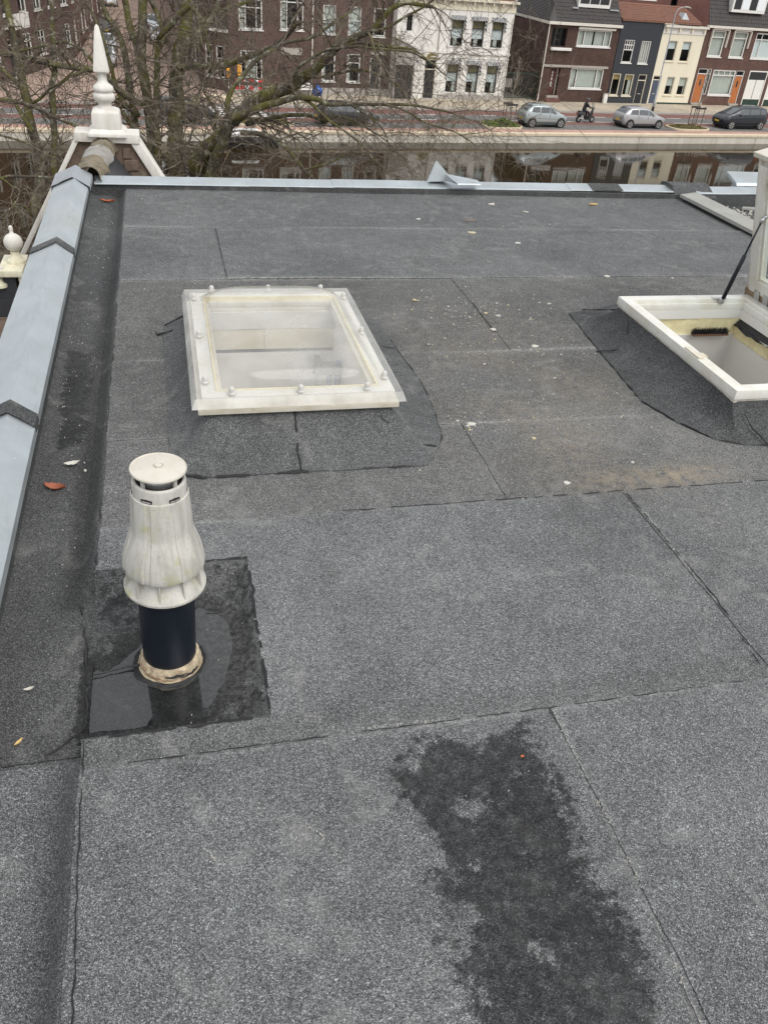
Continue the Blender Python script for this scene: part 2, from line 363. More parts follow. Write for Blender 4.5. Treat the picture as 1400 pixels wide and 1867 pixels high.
def sheet(name, x0, x1, y0, y1, zf, mat, parent, step=0.03, holes=(), jit=0.004, lip=0.007, label=None, fine=()):
    e = (0.006, 0.014, 0.024)
    xs = lines(x0, x1, step, [x0+q for q in e]+[x1-q for q in e]+[f+q for f in fine for q in (-0.01, 0, 0.01)]); ys = lines(y0, y1, step, [y0+q for q in e]+[y1-q for q in e])
    nx, ny = len(xs), len(ys); V = []; wet = []; dust = []; dirt = []; valley_shade = []
    for j, y in enumerate(ys):
        for i, x in enumerate(xs):
            px, py = x, y
            if i in (0, nx-1): px += jit*(nz(x*3, y*9)+0.8*nz(x, y*40))
            if j in (0, ny-1): py += jit*(nz(x*9, y*3)+0.8*nz(x*40, y))
            V.append((px, py, zf(px, py))); wet.append(a_wet(x, y)); dust.append(a_dust(x, y)); dirt.append(a_dirt(x, y)); valley_shade.append(a_valley_shade(x, y))
    F = []
    for j in range(ny-1):
        for i in range(nx-1):
            cx, cy = (xs[i]+xs[i+1])/2, (ys[j]+ys[j+1])/2
            if any(h[0] < cx < h[1] and h[2] < cy < h[3] for h in holes): continue
            a = j*nx+i; F.append((a, a+1, a+1+nx, a+nx))
    ring = [i for i in range(nx)] + [j*nx+nx-1 for j in range(1, ny)] + [(ny-1)*nx+i for i in range(nx-2, -1, -1)] + [j*nx for j in range(ny-2, 0, -1)]
    n = len(V)
    for k in ring: V.append((V[k][0], V[k][1], V[k][2]-lip)); wet.append(wet[k]); dust.append(0); dirt.append(0); valley_shade.append(0)
    m = len(ring)
    for k in range(m):
        qa, qb = V[ring[k]], V[ring[(k+1) % m]]
        if any(h[0] < (qa[0]+qb[0])/2 < h[1] and h[2] < (qa[1]+qb[1])/2 < h[3] for h in holes): continue
        F.append((ring[k], n+k, n+(k+1) % m, ring[(k+1) % m]))
    me = bpy.data.meshes.new(name); me.from_pydata(V, [], F); me.update(); me.materials.append(mat)
    for nm, arr in (('wet', wet), ('dust', dust), ('dirt', dirt), ('valley_shade', valley_shade)):
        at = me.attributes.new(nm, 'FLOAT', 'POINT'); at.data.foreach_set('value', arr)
    me.polygons.foreach_set('use_smooth', [True]*len(me.polygons))
    o = bpy.data.objects.new(name, me); COL.objects.link(o); o.parent = parent
    if label: o['label'] = label
    smooth_by_angle_keep(me); return o
def smooth_by_angle_keep(me):
    bm = bmesh.new(); bm.from_mesh(me)
    for e in bm.edges:
        if len(e.link_faces) == 2 and e.calc_face_angle(0) > radians(40): e.smooth = False
    bm.to_mesh(me); bm.free()

# the house under the roof (only its top shows) is the root of the roof deck
m = MB(); m.box(-0.70, 9.0, -4.0, 6.52, -9.25, -1.4)
m.box(-0.70, -0.551, -4.0, 6.52, -1.4, 0.07); m.box(-0.545, 9.0, 6.42, 6.52, -1.4, 0.02); m.box(-0.545, 9.0, -4.0, -3.9, -1.4, -0.02)
roof = struct(m.build('roof_deck', M['stone_white']))
SKL = (0.10, 0.76, 2.80, 3.72); SKR = (2.26, 2.94, 2.66, 3.62)
def und(x, y): return 0.004*nz(x*0.9, y*0.9, 5) + 0.0022*max(0, nz(x*1.3+4, y*3.1, 9)) + 0.0016*nz(x*5, y*5, 2)
H = (SKL, SKR)
rows = [(5.48, 6.41, 0.000, []), (4.50, 5.48, 0.004, [0.285]), (3.48, 4.50, 0.000, [1.585]), (2.78, 3.48, 0.004, []), (2.22, 2.78, 0.000, [1.10]),
        (1.28, 2.22, 0.004, [1.55]), (0.20, 1.28, 0.008, [0.865]), (-1.2, 0.20, 0.004, [])]
for y0, y1, dz, cuts in rows:
    xs = [-0.287] + cuts + [4.23]
    for i in range(len(xs)-1):
        x0, x1 = xs[i], xs[i+1]; z = dz + (0.0035 if i % 2 else 0)
        zf = lambda x, y, z=z: z + und(x, y)
        if y0 == 1.28 and i == 0:                     # the notch round the flue
            sheet('roofing_sheet', 0.155, x1, 1.375, 2.015, zf, M['felt_near'], roof, 0.025)
            sheet('roofing_sheet', x0, x1, 1.28, 1.375, zf, M['felt_near'], roof, 0.025)
            sheet('roofing_sheet', x0, x1, 2.015, 2.22, zf, M['felt_near'], roof, 0.025)
        else:
            sheet('roofing_sheet', x0, x1, y0, y1, zf, M['felt_near'] if y0 < 1.3 else (M['felt_worn'] if y0 in (2.22, 2.78, 3.48) else M['felt']), roof, 0.022 if y0 < 1.2 and y0 > 0 else 0.035, H)
def gz(x, y):
    mk = 1 - sstep(1.28, 1.36, y)*(1-sstep(1.96, 2.10, y))
    fl = -0.047 if y > 1.36 else -0.032
    z = fl - (0.022 if y > 1.36 else 0.028)*mk*math.exp(-((x+0.350)/(0.030 if y > 1.36 else 0.042))**2)
    z += (-fl-0.003)*mk*sstep(-0.332, -0.287, x)
    z += 0.02*sstep(-0.50, -0.545, x) + und(x, y)
    return z
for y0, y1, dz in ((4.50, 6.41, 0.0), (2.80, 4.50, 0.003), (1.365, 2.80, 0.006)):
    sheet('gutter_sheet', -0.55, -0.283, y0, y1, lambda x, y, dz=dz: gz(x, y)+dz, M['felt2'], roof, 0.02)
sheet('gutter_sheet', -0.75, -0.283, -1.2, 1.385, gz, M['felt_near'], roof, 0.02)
def pz_(x, y):
    s = sdist(PUDDLE, x, y); z = -0.0475 + 0.0035*nz(x*14, y*14, 1) + (0.010*sstep(0, 0.07, -s) - 0.008*sstep(0, 0.06, s))
    e = max(sstep(0.108, 0.158, x), sstep(1.925, 2.012, y), 1-sstep(1.38, 1.415, y)); 
    return z*(1-e) + 0.001*e
sheet('recess_sheet', -0.292, 0.160, 1.374, 2.018, pz_, M['felt2'], roof, 0.0125, jit=0.002)
m = MB()
pd = []
for i in range(len(PUDDLE)):
    a, b = PUDDLE[i], PUDDLE[(i+1) % len(PUDDLE)]
    for k in range(5):
        x, y = a[0]+(b[0]-a[0])*k/5, a[1]+(b[1]-a[1])*k/5
        pd.append((x + 0.004*nz(x*30, y*30), y + 0.004*nz(x*30, y*30, 4)))
m.face([(x, y, -0.0460) for x, y in pd])
pud = m.build('puddle', M['puddle']); struct(pud)
# felt upstands under the zinc caps
m = MB(); m.box(-0.547, -0.532, -1.2, 6.30, -0.06, 0.072); m.box(-0.545, 4.25, 6.392, 6.412, -0.10, 0.036)
m.build('felt_upstand', M['felt3'], roof)
# dark bitumen squeezed out along laps
def bead(pts, r=0.004, parent=None, z=0.004, gap=0.42, name='bitumen_bead', seed=0):
    m = MB(); rnd = random.Random(seed*31+len(pts)); cur = []
    P = []
    for i in range(len(pts)-1):
        a, b = Vector(pts[i]), Vector(pts[i+1]); n = max(2, int((b-a).length/0.014))
        for k in range(n): P.append(a+(b-a)*k/n)
    P.append(Vector(pts[-1])); out = []
    for p in P:
        q = Vector((p.x+0.0045*nz(p.x*25, p.y*25, 3)+rnd.uniform(-.0012, .0012), p.y+0.0045*nz(p.x*25, p.y*25, 8)+rnd.uniform(-.0012, .0012), (p.z if len(p) > 2 else 0)+z))
        out.append((q, r*max(0.1, 0.75+1.3*nz(p.x*18, p.y*18, 6)+rnd.uniform(-.2, .2))))
    run = []; nrun = 0
    for q, rr in out + [(None, 0)]:
        if q is None or rr < r*gap:
            if len(run) > 2: m.tube([a for a, _ in run], [b for _, b in run], 5); nrun += 1
            run = []
        else: run.append((q, rr))
    if not m.v: return None
    o = m.build(name, M['bitumen'], parent if parent is not None else roof)
    if nrun > 1: o['kind'] = 'stuff'          # a broken dribble of many small pieces
    return o
BEADS = [([(-0.286,2.035,0),(-0.286,2.1,0),(-0.29,2.5,-.004),(-0.287,3.0,-.004),(-0.287,4.2,-.004)], 0.0035), ([(-0.287,2.02,0),(-0.19,2.02,0),(-0.11,2.02,0)], 0.004),
 ([(0.157,2.01,.002),(0.159,1.9,.002),(0.157,1.7,.002),(0.158,1.5,.002),(0.155,1.385,.002)], 0.0045), ([(0.0,2.016,.002),(0.16,2.014,.002)], 0.003),
 ([(0.11,1.93,-.047),(0.155,2.0,0)], 0.003), ([(-0.284,1.375,.002),(-0.1,1.372,.002),(0.155,1.376,.002)], 0.004),
 ([(-0.57,1.345,-.03),(-0.47,1.35,-.03),(-0.40,1.36,-.03),(-0.35,1.385,-.034),(-0.305,1.425,-.036),(-0.287,1.455,-.038),(-0.292,1.55,-.04),(-0.298,1.62,-.042),(-0.305,1.75,-.042),(-0.328,1.90,-.04)], 0.0034),
 ([(-0.29,1.625,-.043),(-0.24,1.635,-.043),(-0.15,1.645,-.041),(-0.13,1.62,-.041)], 0.003),
 ([(-0.283,1.37,0),(-0.28,1.28,.006),(-0.277,1.1,.006),(-0.272,0.95,.006),(-0.268,0.8,.006),(-0.262,0.6,.006),(-0.26,0.3,.006)], 0.0016),
 ([(0.86,1.28,.008),(0.87,1.1,.008),(0.862,0.8,.008),(0.84,0.5,.008)], 0.0009), ([(1.555,2.2,.006),(1.56,1.9,.006),(1.56,1.6,.006),(1.52,1.29,.006)], 0.0018),
 ([(-0.25,1.285,.008),(0.2,1.285,.008),(0.85,1.28,.008),(1.6,1.28,.008)], 0.0015), ([(0.5,2.222,.004),(1.5,2.222,.004),(2.0,2.222,.004),(3.5,2.222,.004)], 0.0018),
 ([(0.285,5.42,.004),(0.284,5.1,.004),(0.287,4.52,.004)], 0.0028), ([(1.60,4.40,.0),(1.59,4.1,.0),(1.575,3.76,.0)], 0.0016), ([(0.02,1.84,-.043),(0.06,1.835,-.043)], 0.003)]
for i, (p, r) in enumerate(BEADS): bead(p, r, seed=i)

# ------------------------------------------------------------------ zinc parapet caps
def cap_section(name, P0, P1, prof, mat, parent, step=0.05, wob=0.0038, lift0=0.0, lift1=0.0, th=0.004, label=None):
    """prof: list of (offset sideways, z); swept from P0 to P1 (xy), sides given by the left normal"""
    a, b = Vector((*P0, 0)), Vector((*P1, 0)); d = (b-a); L = d.length; d.normalize(); s = Vector((-d.y, d.x, 0))
    fine = []
    for i in range(len(prof)-1):
        (o0, z0), (o1, z1) = prof[i], prof[i+1]; k = max(1, int(hypot(o1-o0, z1-z0)/0.035))
        for q in range(k): fine.append((o0+(o1-o0)*q/k, z0+(z1-z0)*q/k, q == 0))
    fine.append((*prof[-1], True)); n = max(2, int(L/step)); m = MB(); R = []
    for i in range(n+1):
        p = a + d*(L*i/n); ring = []
        up = lift0*(1-i/n)+lift1*i/n
        for o, z, hard in fine:
            q = p + s*o; w = wob*(nz(q.x*4, q.y*4, 7)+0.5*nz(q.x*11, q.y*11, 2))*(0.35 if hard else 1)
            ring.append((q.x, q.y, z+w+up))
        R.append(ring)
    low = [[(x, y, z-th) for x, y, z in r] for r in R]
    loop = [r + lo[::-1] for r, lo in zip(R, low)]
    m.rings(loop, True, True)
    o = m.build(name, mat, parent, label=label); smooth_by_angle(o, 14); return o
capL = thing('parapet_cap', 'ridged pale zinc cap running along the left roof edge', 'zinc cap', (0, 0, 0))
PL = [(0.745, 0.030), (0.742, 0.078), (0.602, 0.140), (0.521, 0.078), (0.519, 0.052)]     # offsets to the left of +y direction
cap_section('zinc_section', (0, -1.2), (0, 2.80), PL, M['zinc'], capL, lift1=0.000)
cap_section('zinc_section', (0, 2.84), (0, 4.71), PL, M['zinc'], capL, lift0=0.002, lift1=0.002)
cap_section('zinc_section', (0, 4.77), (0, 6.14), PL, M['zinc'], capL, lift0=0.001, lift1=0.001)
cap_section('zinc_section', (0, 4.86), (0, 4.74), [(-o, z+0.0035) for o, z in PL][::-1], M['zinc'], capL, wob=0.001)
for y0, y1 in ((2.765, 2.86), (4.69, 4.775)):
    cap_section('felt_joint_strip', (0, y0), (0, y1), [(o*1.004-0.002, z+0.010) for o, z in PL], M['felt4'], capL, 0.02, 0.004, label='dark felt strip over a joint')
PC = [(o+(0.012 if o > .6 else -0.012), z+0.012) for o, z in PL]
cap_section('corner_piece', (0.0, 6.08), (0.0, 6.42), PC, M['lead'], capL, 0.03, 0.004, label='dressed lead piece over the corner')
capF = thing('parapet_cap', 'flat pale zinc cap along the front roof edge above the canal', 'zinc cap', (0, 0, 0))
PF = [(0.118, 0.012), (0.116, 0.066), (0.004, 0.040), (0.0, 0.0365)]
def fx(x): return (x, 6.375 + (x+0.47)*0.016)
for x0, x1, mt, dz, lb in ((-0.50, 1.25, 'zinc', 0, None), (1.23, 3.22, 'zinc', 0.004, None), (3.20, 3.42, 'zinc', 0.007, None), (3.40, 3.68, 'felt4', 0.010, 'dark felt covered length'), (3.66, 4.24, 'zinc', 0.006, None)):
    nm = 'zinc_section' if lb is None else 'felt_section'
    cap_section(nm, fx(x0), fx(x1), [(o, z+dz) for o, z in PF], M[mt], capF, 0.06, 0.003, label=lb)
# crumpled felt over the junction with the party wall
m = MB(); R = []
for i in range(9):
    x = 4.14 + 0.36*i/8; ring = []
    for j, (o, z) in enumerate([(-0.10, 0.01), (-0.05, 0.05), (0.03, 0.085), (0.10, 0.10), (0.17, 0.09), (0.18, 0.02)]):
        y = fx(x)[1] + o*(1 if i < 7 else 0.8) + 0.06*(1-i/8)*(1 if j < 2 else 0)
        ring.append((x + 0.06*(0.5-j/5), y, z + 0.018*nz(x*9, j*1.3, 4)))
    R.append(ring)
m.rings(R, True, True); smooth_by_angle(m.build('felt_corner_cover', M['felt4'], capF, label='crumpled dark felt over the corner'), 30)
# folded zinc flashing sticking up at the front edge
flash = MB()
pk = [(1.985, 6.48, 0.075), (2.050, 6.50, 0.232), (2.20, 6.46, 0.088), (2.40, 6.47, 0.078), (2.24, 6.36, 0.092), (2.09, 6.60, 0.07)]
for tri in ((0, 2, 1), (2, 5, 1), (5, 0, 1)): flash.face([pk[i] for i in tri])
flash.hexa([(2.13,6.42,0.097),(2.19,6.33,0.093),(2.39,6.36,0.089),(2.40,6.47,0.090)], [(2.11,6.43,0.150),(2.19,6.34,0.099),(2.39,6.36,0.096),(2.40,6.47,0.098)])
tag(smooth_by_angle(flash.build('zinc_flashing', M['zinc']), 20), 'folded zinc flashing sticking up in a point at the front edge', 'flashing')

# ------------------------------------------------------------------ the neighbour's roof on the right
capR = thing('parapet_cap', 'dull grey zinc cap on the party wall beside the open hatch', 'zinc cap', (0, 0, 0))
PR = [(0.0, 0.045), (0.0, 0.098), (-0.16, 0.118), (-0.165, 0.05)]
PRr = [(-o, z) for o, z in PR][::-1]
PRN = [(0, .026), (-.003, .046), (-.15, .064), (-.152, .015)]
cap_section('zinc_section', (4.20, -1.0), (4.19, 4.1), PRN, M['zinc_dull'], capR)
cap_section('zinc_section', (4.19, 4.07), (4.165, 6.36), [(o, z+.003) for o, z in PRN], M['zinc_dull'], capR)
m = MB(); m.box(4.215, 4.33, -1.2, 6.40, -1.4, 0.035); m.build('felt_upstand', M['felt3'], capR)
m = MB(); m.box(4.33, 9.0, 6.40, 6.415, -0.12, 0.035); m.build('felt_upstand', M['felt3'], capR)
nr = struct(sheet('neighbour_roof', 4.32, 9.0, -1.2, 6.42, lambda x, y: -0.06+und(x, y), M['felt4'], None, 0.12))
capN = thing('parapet_cap', 'bright zinc cap on the front edge of the neighbouring roof', 'zinc cap', (0, 0, 0))
cap_section('zinc_section', (4.36, 6.42), (5.3, 6.46), [(o*1.1-0.02, z+0.008) for o, z in PF], M['zinc'], capN)
cap_section('zinc_section', (5.28, 6.46), (8.8, 6.62), [(o*1.1-0.02, z+0.012) for o, z in PF], M['zinc'], capN)
m = MB()
m.box(5.12, 6.4, 6.88, 7.05, -0.6, 0.05); m.hexa([(4.965,6.75,0.030),(6.4,6.80,0.03),(6.4,7.02,0.055),(5.0,7.02,0.055)],[(4.97,6.77,0.058),(6.4,6.82,0.06),(6.4,7.0,0.105),(5.0,7.0,0.105)])
tag(bevel(m.build('zinc_dormer_top', M['zinc']), 0.01), 'zinc clad dormer top beyond the neighbouring roof edge', 'dormer')
for (x, y, r, mt, lb) in ((4.86, 6.30, 0.5, 'slate', 'broken dark slate lying on the neighbouring roof'),):
    m = MB(); m.hexa([(x-.12,y-.02,-.05),(x+.18,y-.10,-.05),(x+.2,y-.03,-.05),(x-.08,y+.03,-.05)], [(x-.12,y-.02,-.035),(x+.18,y-.10,-.03),(x+.2,y-.03,-.03),(x-.08,y+.03,-.035)])
    tag(m.build('broken_slate', M['zinc_dull']), lb, 'slate')
m = MB(); rnd = random.Random(4)
for i in range(90):
    x, y = 4.55+abs(rnd.gauss(0, .25)), 6.15+rnd.gauss(0, .12); s = rnd.uniform(.004, .013)
    a = rnd.uniform(0, 6.3); m.hexa([(x+s*cos(a+k*pi/2)*rnd.uniform(.7, 1.3), y+s*sin(a+k*pi/2), -.062) for k in range(4)], [(x+s*.7*cos(a+k*pi/2), y+s*.7*sin(a+k*pi/2), -.05) for k in range(4)])
g = tag(m.build('grit', M['chalk']), 'pale grit scattered on the neighbouring roof', 'grit'); g['kind'] = 'stuff'
# ================================================================== DOME SKYLIGHT
def skirt(name, base, top, mat, parent, n_h=9, pw=1.55, lip=0.006, seed=0):
    """felt upstand flaring from a rectangle under the frame out over the deck"""
    def resample(poly, n):
        L = [0]
        for i in range(len(poly)): L.append(L[-1] + hypot(poly[(i+1) % len(poly)][0]-poly[i][0], poly[(i+1) % len(poly)][1]-poly[i][1]))
        out = []
        for k in range(n):
            s = L[-1]*k/n; i = 0
            while L[i+1] < s: i += 1
            t = (s-L[i])/(L[i+1]-L[i]+1e-9); a, b = poly[i], poly[(i+1) % len(poly)]; out.append((a[0]+(b[0]-a[0])*t, a[1]+(b[1]-a[1])*t))
        return out
    N = 160; cx = sum(p[0] for p in top)/4; cy = sum(p[1] for p in top)/4
    B = resample(base, 400); T = resample(top, 400); B2, T2 = [], []
    ang = lambda p: math.atan2((p[1]-cy)/1.45, p[0]-cx)
    Bs = sorted(B, key=ang); Ts = sorted(T, key=ang)
    pick = lambda S: [S[int(i*len(S)/N)] for i in range(N)]
    B2, T2 = pick(Bs), pick(Ts); m = MB(); R = []; zt = top[0][2]
    for h in range(n_h+1):
        t = h/n_h; ring = []
        for i in range(N):
            b, q = B2[i], T2[i]; e = 1-(1-t)**1.25
            x = b[0]+(q[0]-b[0])*e; y = b[1]+(q[1]-b[1])*e; z = lip + (zt-lip)*t**pw
            w = 0.005*math.sin(pi*t)
            x += w*nz(x*7, y*7, seed)*1.3; y += w*nz(x*7, y*7, seed+5); z += w*nz(x*9, y*9, seed+2) + und(x, y)*(1-t)
            if h == 0: x += 0.006*nz(x*12, y*12, seed+8); y += 0.006*nz(x*12, y*12, seed+3)
            ring.append((x, y, z))
        R.append(ring)
    R.insert(0, [(x, y, z-lip-0.004) for x, y, z in R[0]])
    m.rings(R, True, False)
    o = m.build(name, mat, parent); smooth_by_angle(o, 22); return o
sky_t = thing('dome_skylight', 'closed clear plastic dome skylight in an ivory frame', 'skylight', (0, 0, 0))
baseL = [(-0.06,2.60),(-0.02,2.52),(0.05,2.487),(0.40,2.485),(0.87,2.478),(0.955,2.60),(0.99,2.69),(1.02,2.9),(1.035,3.15),(1.005,3.6),(1.0,3.86),(0.88,4.02),(0.02,4.0),(-0.07,3.82)]
skirt('felt_skirt', baseL, [(0.085,2.745,0.135),(0.775,2.745,0.135),(0.775,3.775,0.135),(0.085,3.775,0.135)], M['felt5'], sky_t, seed=3)
for i, (p, r) in enumerate([([(-0.02,2.515,.002),(0.05,2.485,.004),(0.2,2.483,.004),(0.40,2.485,.004),(0.62,2.481,.004)], .0055), ([(0.62,2.481,.004),(0.87,2.477,.004)], .003), ([(0.40,2.486,.006),(0.40,2.56,.02),(0.405,2.66,.07),(0.41,2.73,.118)], .0042),
    ([(0.955,2.60,.004),(0.86,2.615,.018),(0.80,2.655,.045),(0.74,2.70,.085),(0.735,2.735,.118)], .005), ([(0.955,2.60,.004),(0.99,2.69,.004),(1.02,2.9,.004),(1.035,3.15,.004),(1.005,3.62,.004)], .0028), ([(1.0,3.52,.006),(0.92,3.5,.03)], .003), ([(-0.10,3.80,.005),(-0.05,3.83,.02),(0.03,3.86,.05)], .006), ([(-0.105,3.82,.004),(-0.09,3.75,.004),(-0.02,3.76,.02)], .004)]):
    bead(p, r, sky_t, 0.003, seed=40+i)
def ring_boxes(m, x0, x1, y0, y1, w, z0, z1):
    m.box(x0, x1, y0, y0+w, z0, z1); m.box(x0, x1, y1-w, y1, z0, z1); m.box(x0, x0+w, y0+w, y1-w, z0, z1); m.box(x1-w, x1, y0+w, y1-w, z0, z1)
def frustum_ring(m, o0, i0, z0, o1, i1, z1):
    """ring between an outer and inner rectangle at two heights (x0,x1,y0,y1)"""
    c = lambda r, z: [(r[0],r[2],z),(r[1],r[2],z),(r[1],r[3],z),(r[0],r[3],z)]
    a, b, d, e = c(o0,z0), c(o1,z1), c(i1,z1), c(i0,z0)
    for k in range(4):
        j = (k+1) % 4
        m.face([a[k],a[j],b[j],b[k]]); m.face([b[k],b[j],d[j],d[k]]); m.face([d[k],d[j],e[j],e[k]]); m.face([e[k],e[j],a[j],a[k]])
X0, X1, Y0, Y1 = 0.055, 0.805, 2.715, 3.800
ins = lambda d: (X0+d, X1-d, Y0+d, Y1-d)
m = MB(); frustum_ring(m, ins(-0.004), ins(0.09), 0.130, ins(-0.004), ins(0.09), 0.1485); frustum_ring(m, ins(0.008), ins(0.09), 0.1490, ins(0.008), ins(0.09), 0.1755)
bevel(m.build('base_frame', M['pvc_old'], sky_t), 0.003)
m = MB(); frustum_ring(m, ins(0.012), ins(0.065), 0.1757, ins(0.012), ins(0.065), 0.1930)
bevel(m.build('upper_frame', M['pvc'], sky_t), 0.003)
m = MB(); frustum_ring(m, ins(0.066), ins(0.073), 0.1757, ins(0.066), ins(0.073), 0.1945)
m.build('yellowed_gasket', M['foam'], sky_t)
# clear acrylic: hanging rim, flat flange and bulging dome in one sheet
m = MB(); NXD, NYD = 36, 48; V = []
def domez(s, t):
    a, b = abs(2*s-1), abs(2*t-1); k = lambda q: max(0.0, 1-(q/0.84)**5) if q < 0.84 else 0
    return 0.2005 + 0.105*(k(a)*k(b))**0.7
grid = [[(X0-0.012+(X1-X0+0.024)*i/NXD, Y0-0.012+(Y1-Y0+0.024)*j/NYD, domez(i/NXD, j/NYD)) for i in range(NXD+1)] for j in range(NYD+1)]
m.rings(grid, False, False)
rim = MB(); c0 = ins(-0.012); c1 = ins(-0.026)
for zA, zB, ra, rb in ((0.2005, 0.165, c0, c1),):
    A_ = [(ra[0],ra[2],zA),(ra[1],ra[2],zA),(ra[1],ra[3],zA),(ra[0],ra[3],zA)]; B_ = [(rb[0],rb[2],zB),(rb[1],rb[2],zB),(rb[1],rb[3],zB),(rb[0],rb[3],zB)]
    for k in range(4): rim.face([B_[k],B_[(k+1)%4],A_[(k+1)%4],A_[k]])
o = m.build('dome', M['acrylic'], sky_t, True)
rim.build('dome_rim', M['acrylic_rim'], sky_t)
capm = None
for x, y in [(0.167,3.785),(0.43,3.787),(0.68,3.785),(0.082,3.69),(0.084,3.266),(0.086,2.837),(0.772,3.68),(0.772,3.264),(0.772,2.827),(0.176,2.738),(0.43,2.737),(0.684,2.738)]:
    if capm is None:
        m = MB(); m.lathe([(0.0145,0),(0.0145,0.004),(0.0115,0.006),(0.0108,0.018),(0.0092,0.024),(0.006,0.027),(0.001,0.028)], (0,0,0), 14)
        capm = smooth_by_angle(m.build('screw_cap', plain('grey_cap_plastic', (0.50,0.49,0.46), .4, 0, .15, 40), sky_t), 40); capm.location = (x, y, 0.2008)
    else:
        c = capm.copy(); COL.objects.link(c); c.parent = sky_t; c.location = (x, y, 0.2008)
# the shaft below, seen through the dome
m = MB(); m.box(0.12, 0.74, 3.700, 3.715, 0.045, 0.1295); m.build('shaft_lining', M['pvc'], sky_t)
m = MB(); m.box(0.12, 0.40, 3.704, 3.718, -0.058, 0.043); m.box(0.402, 0.74, 3.702, 3.718, -0.058, 0.043); m.build('shaft_board', M['cream_board'], sky_t)
m = MB(); m.box(0.12, 0.74, 3.716, 3.73, -0.08, -0.058); m.build('shaft_joint', M['slate'], sky_t)
m = MB(); m.box(0.12, 0.74, 3.705, 3.72, -1.3, -0.080); m.box(0.105, 0.12, 2.82, 3.72, -1.3, 0.1295); m.box(0.74, 0.755, 2.82, 3.72, -1.3, 0.1295); m.box(0.12, 0.74, 2.805, 2.82, -1.3, 0.1295); m.box(0.12, 0.74, 2.82, 3.70, -1.35, -1.30)
m.build('shaft_wall', M['board'], sky_t)
# folding ladder standing in the shaft
lad = thing('folding_ladder', 'folding ladder with blue rails seen dimly through the dome skylight', 'ladder', (0.66, 3.55, -0.4))
m = MB()
for x0, y0, x1, y1 in ((-0.02, 0.03, 0.035, -0.03), (0.05, 0.05, 0.065, -0.05)):
    m.hexa([(x0-.012,y0-.012,-.85),(x0+.012,y0-.012,-.85),(x0+.012,y0+.012,-.85),(x0-.012,y0+.012,-.85)], [(x1-.012,y1-.012,.36),(x1+.012,y1-.012,.36),(x1+.012,y1+.012,.36),(x1-.012,y1+.012,.36)])
m.build('rail', M['blue'], lad)
m = MB(); m.box(-0.05, -0.025, -0.06, -0.03, -0.8, 0.40); m.build('rail', M['steel'], lad)
m = MB(); m.box(-0.05, 0.08, -0.07, -0.04, 0.30, 0.34); m.box(-0.02, 0.04, -0.09, -0.05, 0.335, 0.38); m.build('hinge', M['zinc_dull'], lad)

# ================================================================== OPEN ROOF HATCH
hat = thing('roof_hatch', 'open white roof hatch with its sash propped up on a black strut', 'roof hatch', (0, 0, 0))
baseR = [(2.085,3.93),(2.03,3.4),(1.984,2.89),(2.05,2.70),(2.131,2.545),(2.23,2.49),(2.343,2.466),(2.6,2.46),(3.10,2.44),(3.20,2.6),(3.20,3.9),(3.1,4.05),(2.55,4.1),(2.25,3.97)]
skirt('felt_skirt', baseR, [(2.215,2.605,0.150),(2.965,2.605,0.150),(2.965,3.655,0.150),(2.215,3.655,0.150)], M['felt3'], hat, seed=11, pw=1.55)
for i, (p, r) in enumerate([([(2.085,3.93,.004),(2.03,3.4,.004),(1.984,2.89,.004),(2.05,2.70,.004),(2.131,2.545,.004),(2.23,2.49,.004),(2.343,2.466,.004),(2.7,2.458,.004)], .0036), ([(2.01,3.42,.006),(2.09,3.38,.03),(2.16,3.42,.075),(2.205,3.52,.125)], .0034), ([(2.343,2.466,.006),(2.29,2.53,.05),(2.245,2.588,.13)], .0034), ([(2.085,3.93,.004),(2.2,3.86,.01)], .005), ([(2.17,3.965,.006),(2.24,3.85,.05),(2.25,3.72,.10)], .004)]):
    bead(p, r, hat, 0.004, seed=60+i)
HX0, HX1, HY0, HY1 = 2.205, 2.975, 2.595, 3.665
hi = lambda d: (HX0+d, HX1-d, HY0+d, HY1-d)
m = MB(); frustum_ring(m, hi(0.0), hi(0.058), 0.158, hi(0.0), hi(0.055), 0.200); bevel(m.build('outer_frame', M['pvc'], hat), 0.003)
m = MB(); frustum_ring(m, hi(0.0585), hi(0.076), 0.148, hi(0.0585), hi(0.074), 0.182); bevel(m.build('inner_frame', M['pvc'], hat), 0.003)
m = MB(); frustum_ring(m, hi(0.010), hi(0.05), 0.140, hi(0.006), hi(0.05), 0.1575); m.build('weathered_edge', M['wood_white'], hat)
m = MB(); frustum_ring(m, hi(0.066), hi(0.084), 0.104, hi(0.066), hi(0.080), 0.1475); m.build('lining', M['board'], hat)
m = MB()
def rough_band(m, a, b, z0, z1, nrm, seed, amp=0.012):
    a, b = Vector(a), Vector(b); n = 26; R = []
    for i in range(n+1):
        p = a.lerp(b, i/n); ring = []
        for k in range(7):
            z = z0+(z1-z0)*k/6; w = amp*nz(p.x*16+seed, p.y*16, z*16) + 0.4*amp*nz(p.x*50, p.y*50+seed, z*50)
            ring.append((p.x+nrm[0]*w, p.y+nrm[1]*w, z + (0.010*nz(p.x*9, p.y*9, seed) if k in (0, 6) else 0)))
        R.append(ring)
    m.rings(R, False, False)
rough_band(m, (2.27,3.585,0), (2.90,3.585,0), 0.014, 0.106, (0,-1), 1); rough_band(m, (2.892,3.60,0), (2.892,2.66,0), -0.005, 0.078, (-1,0), 2)
rough_band(m, (2.285,2.66,0), (2.285,3.60,0), 0.004, 0.104, (1,0), 3)
smooth_by_angle(m.build('insulation', M['foam'], hat), 60)
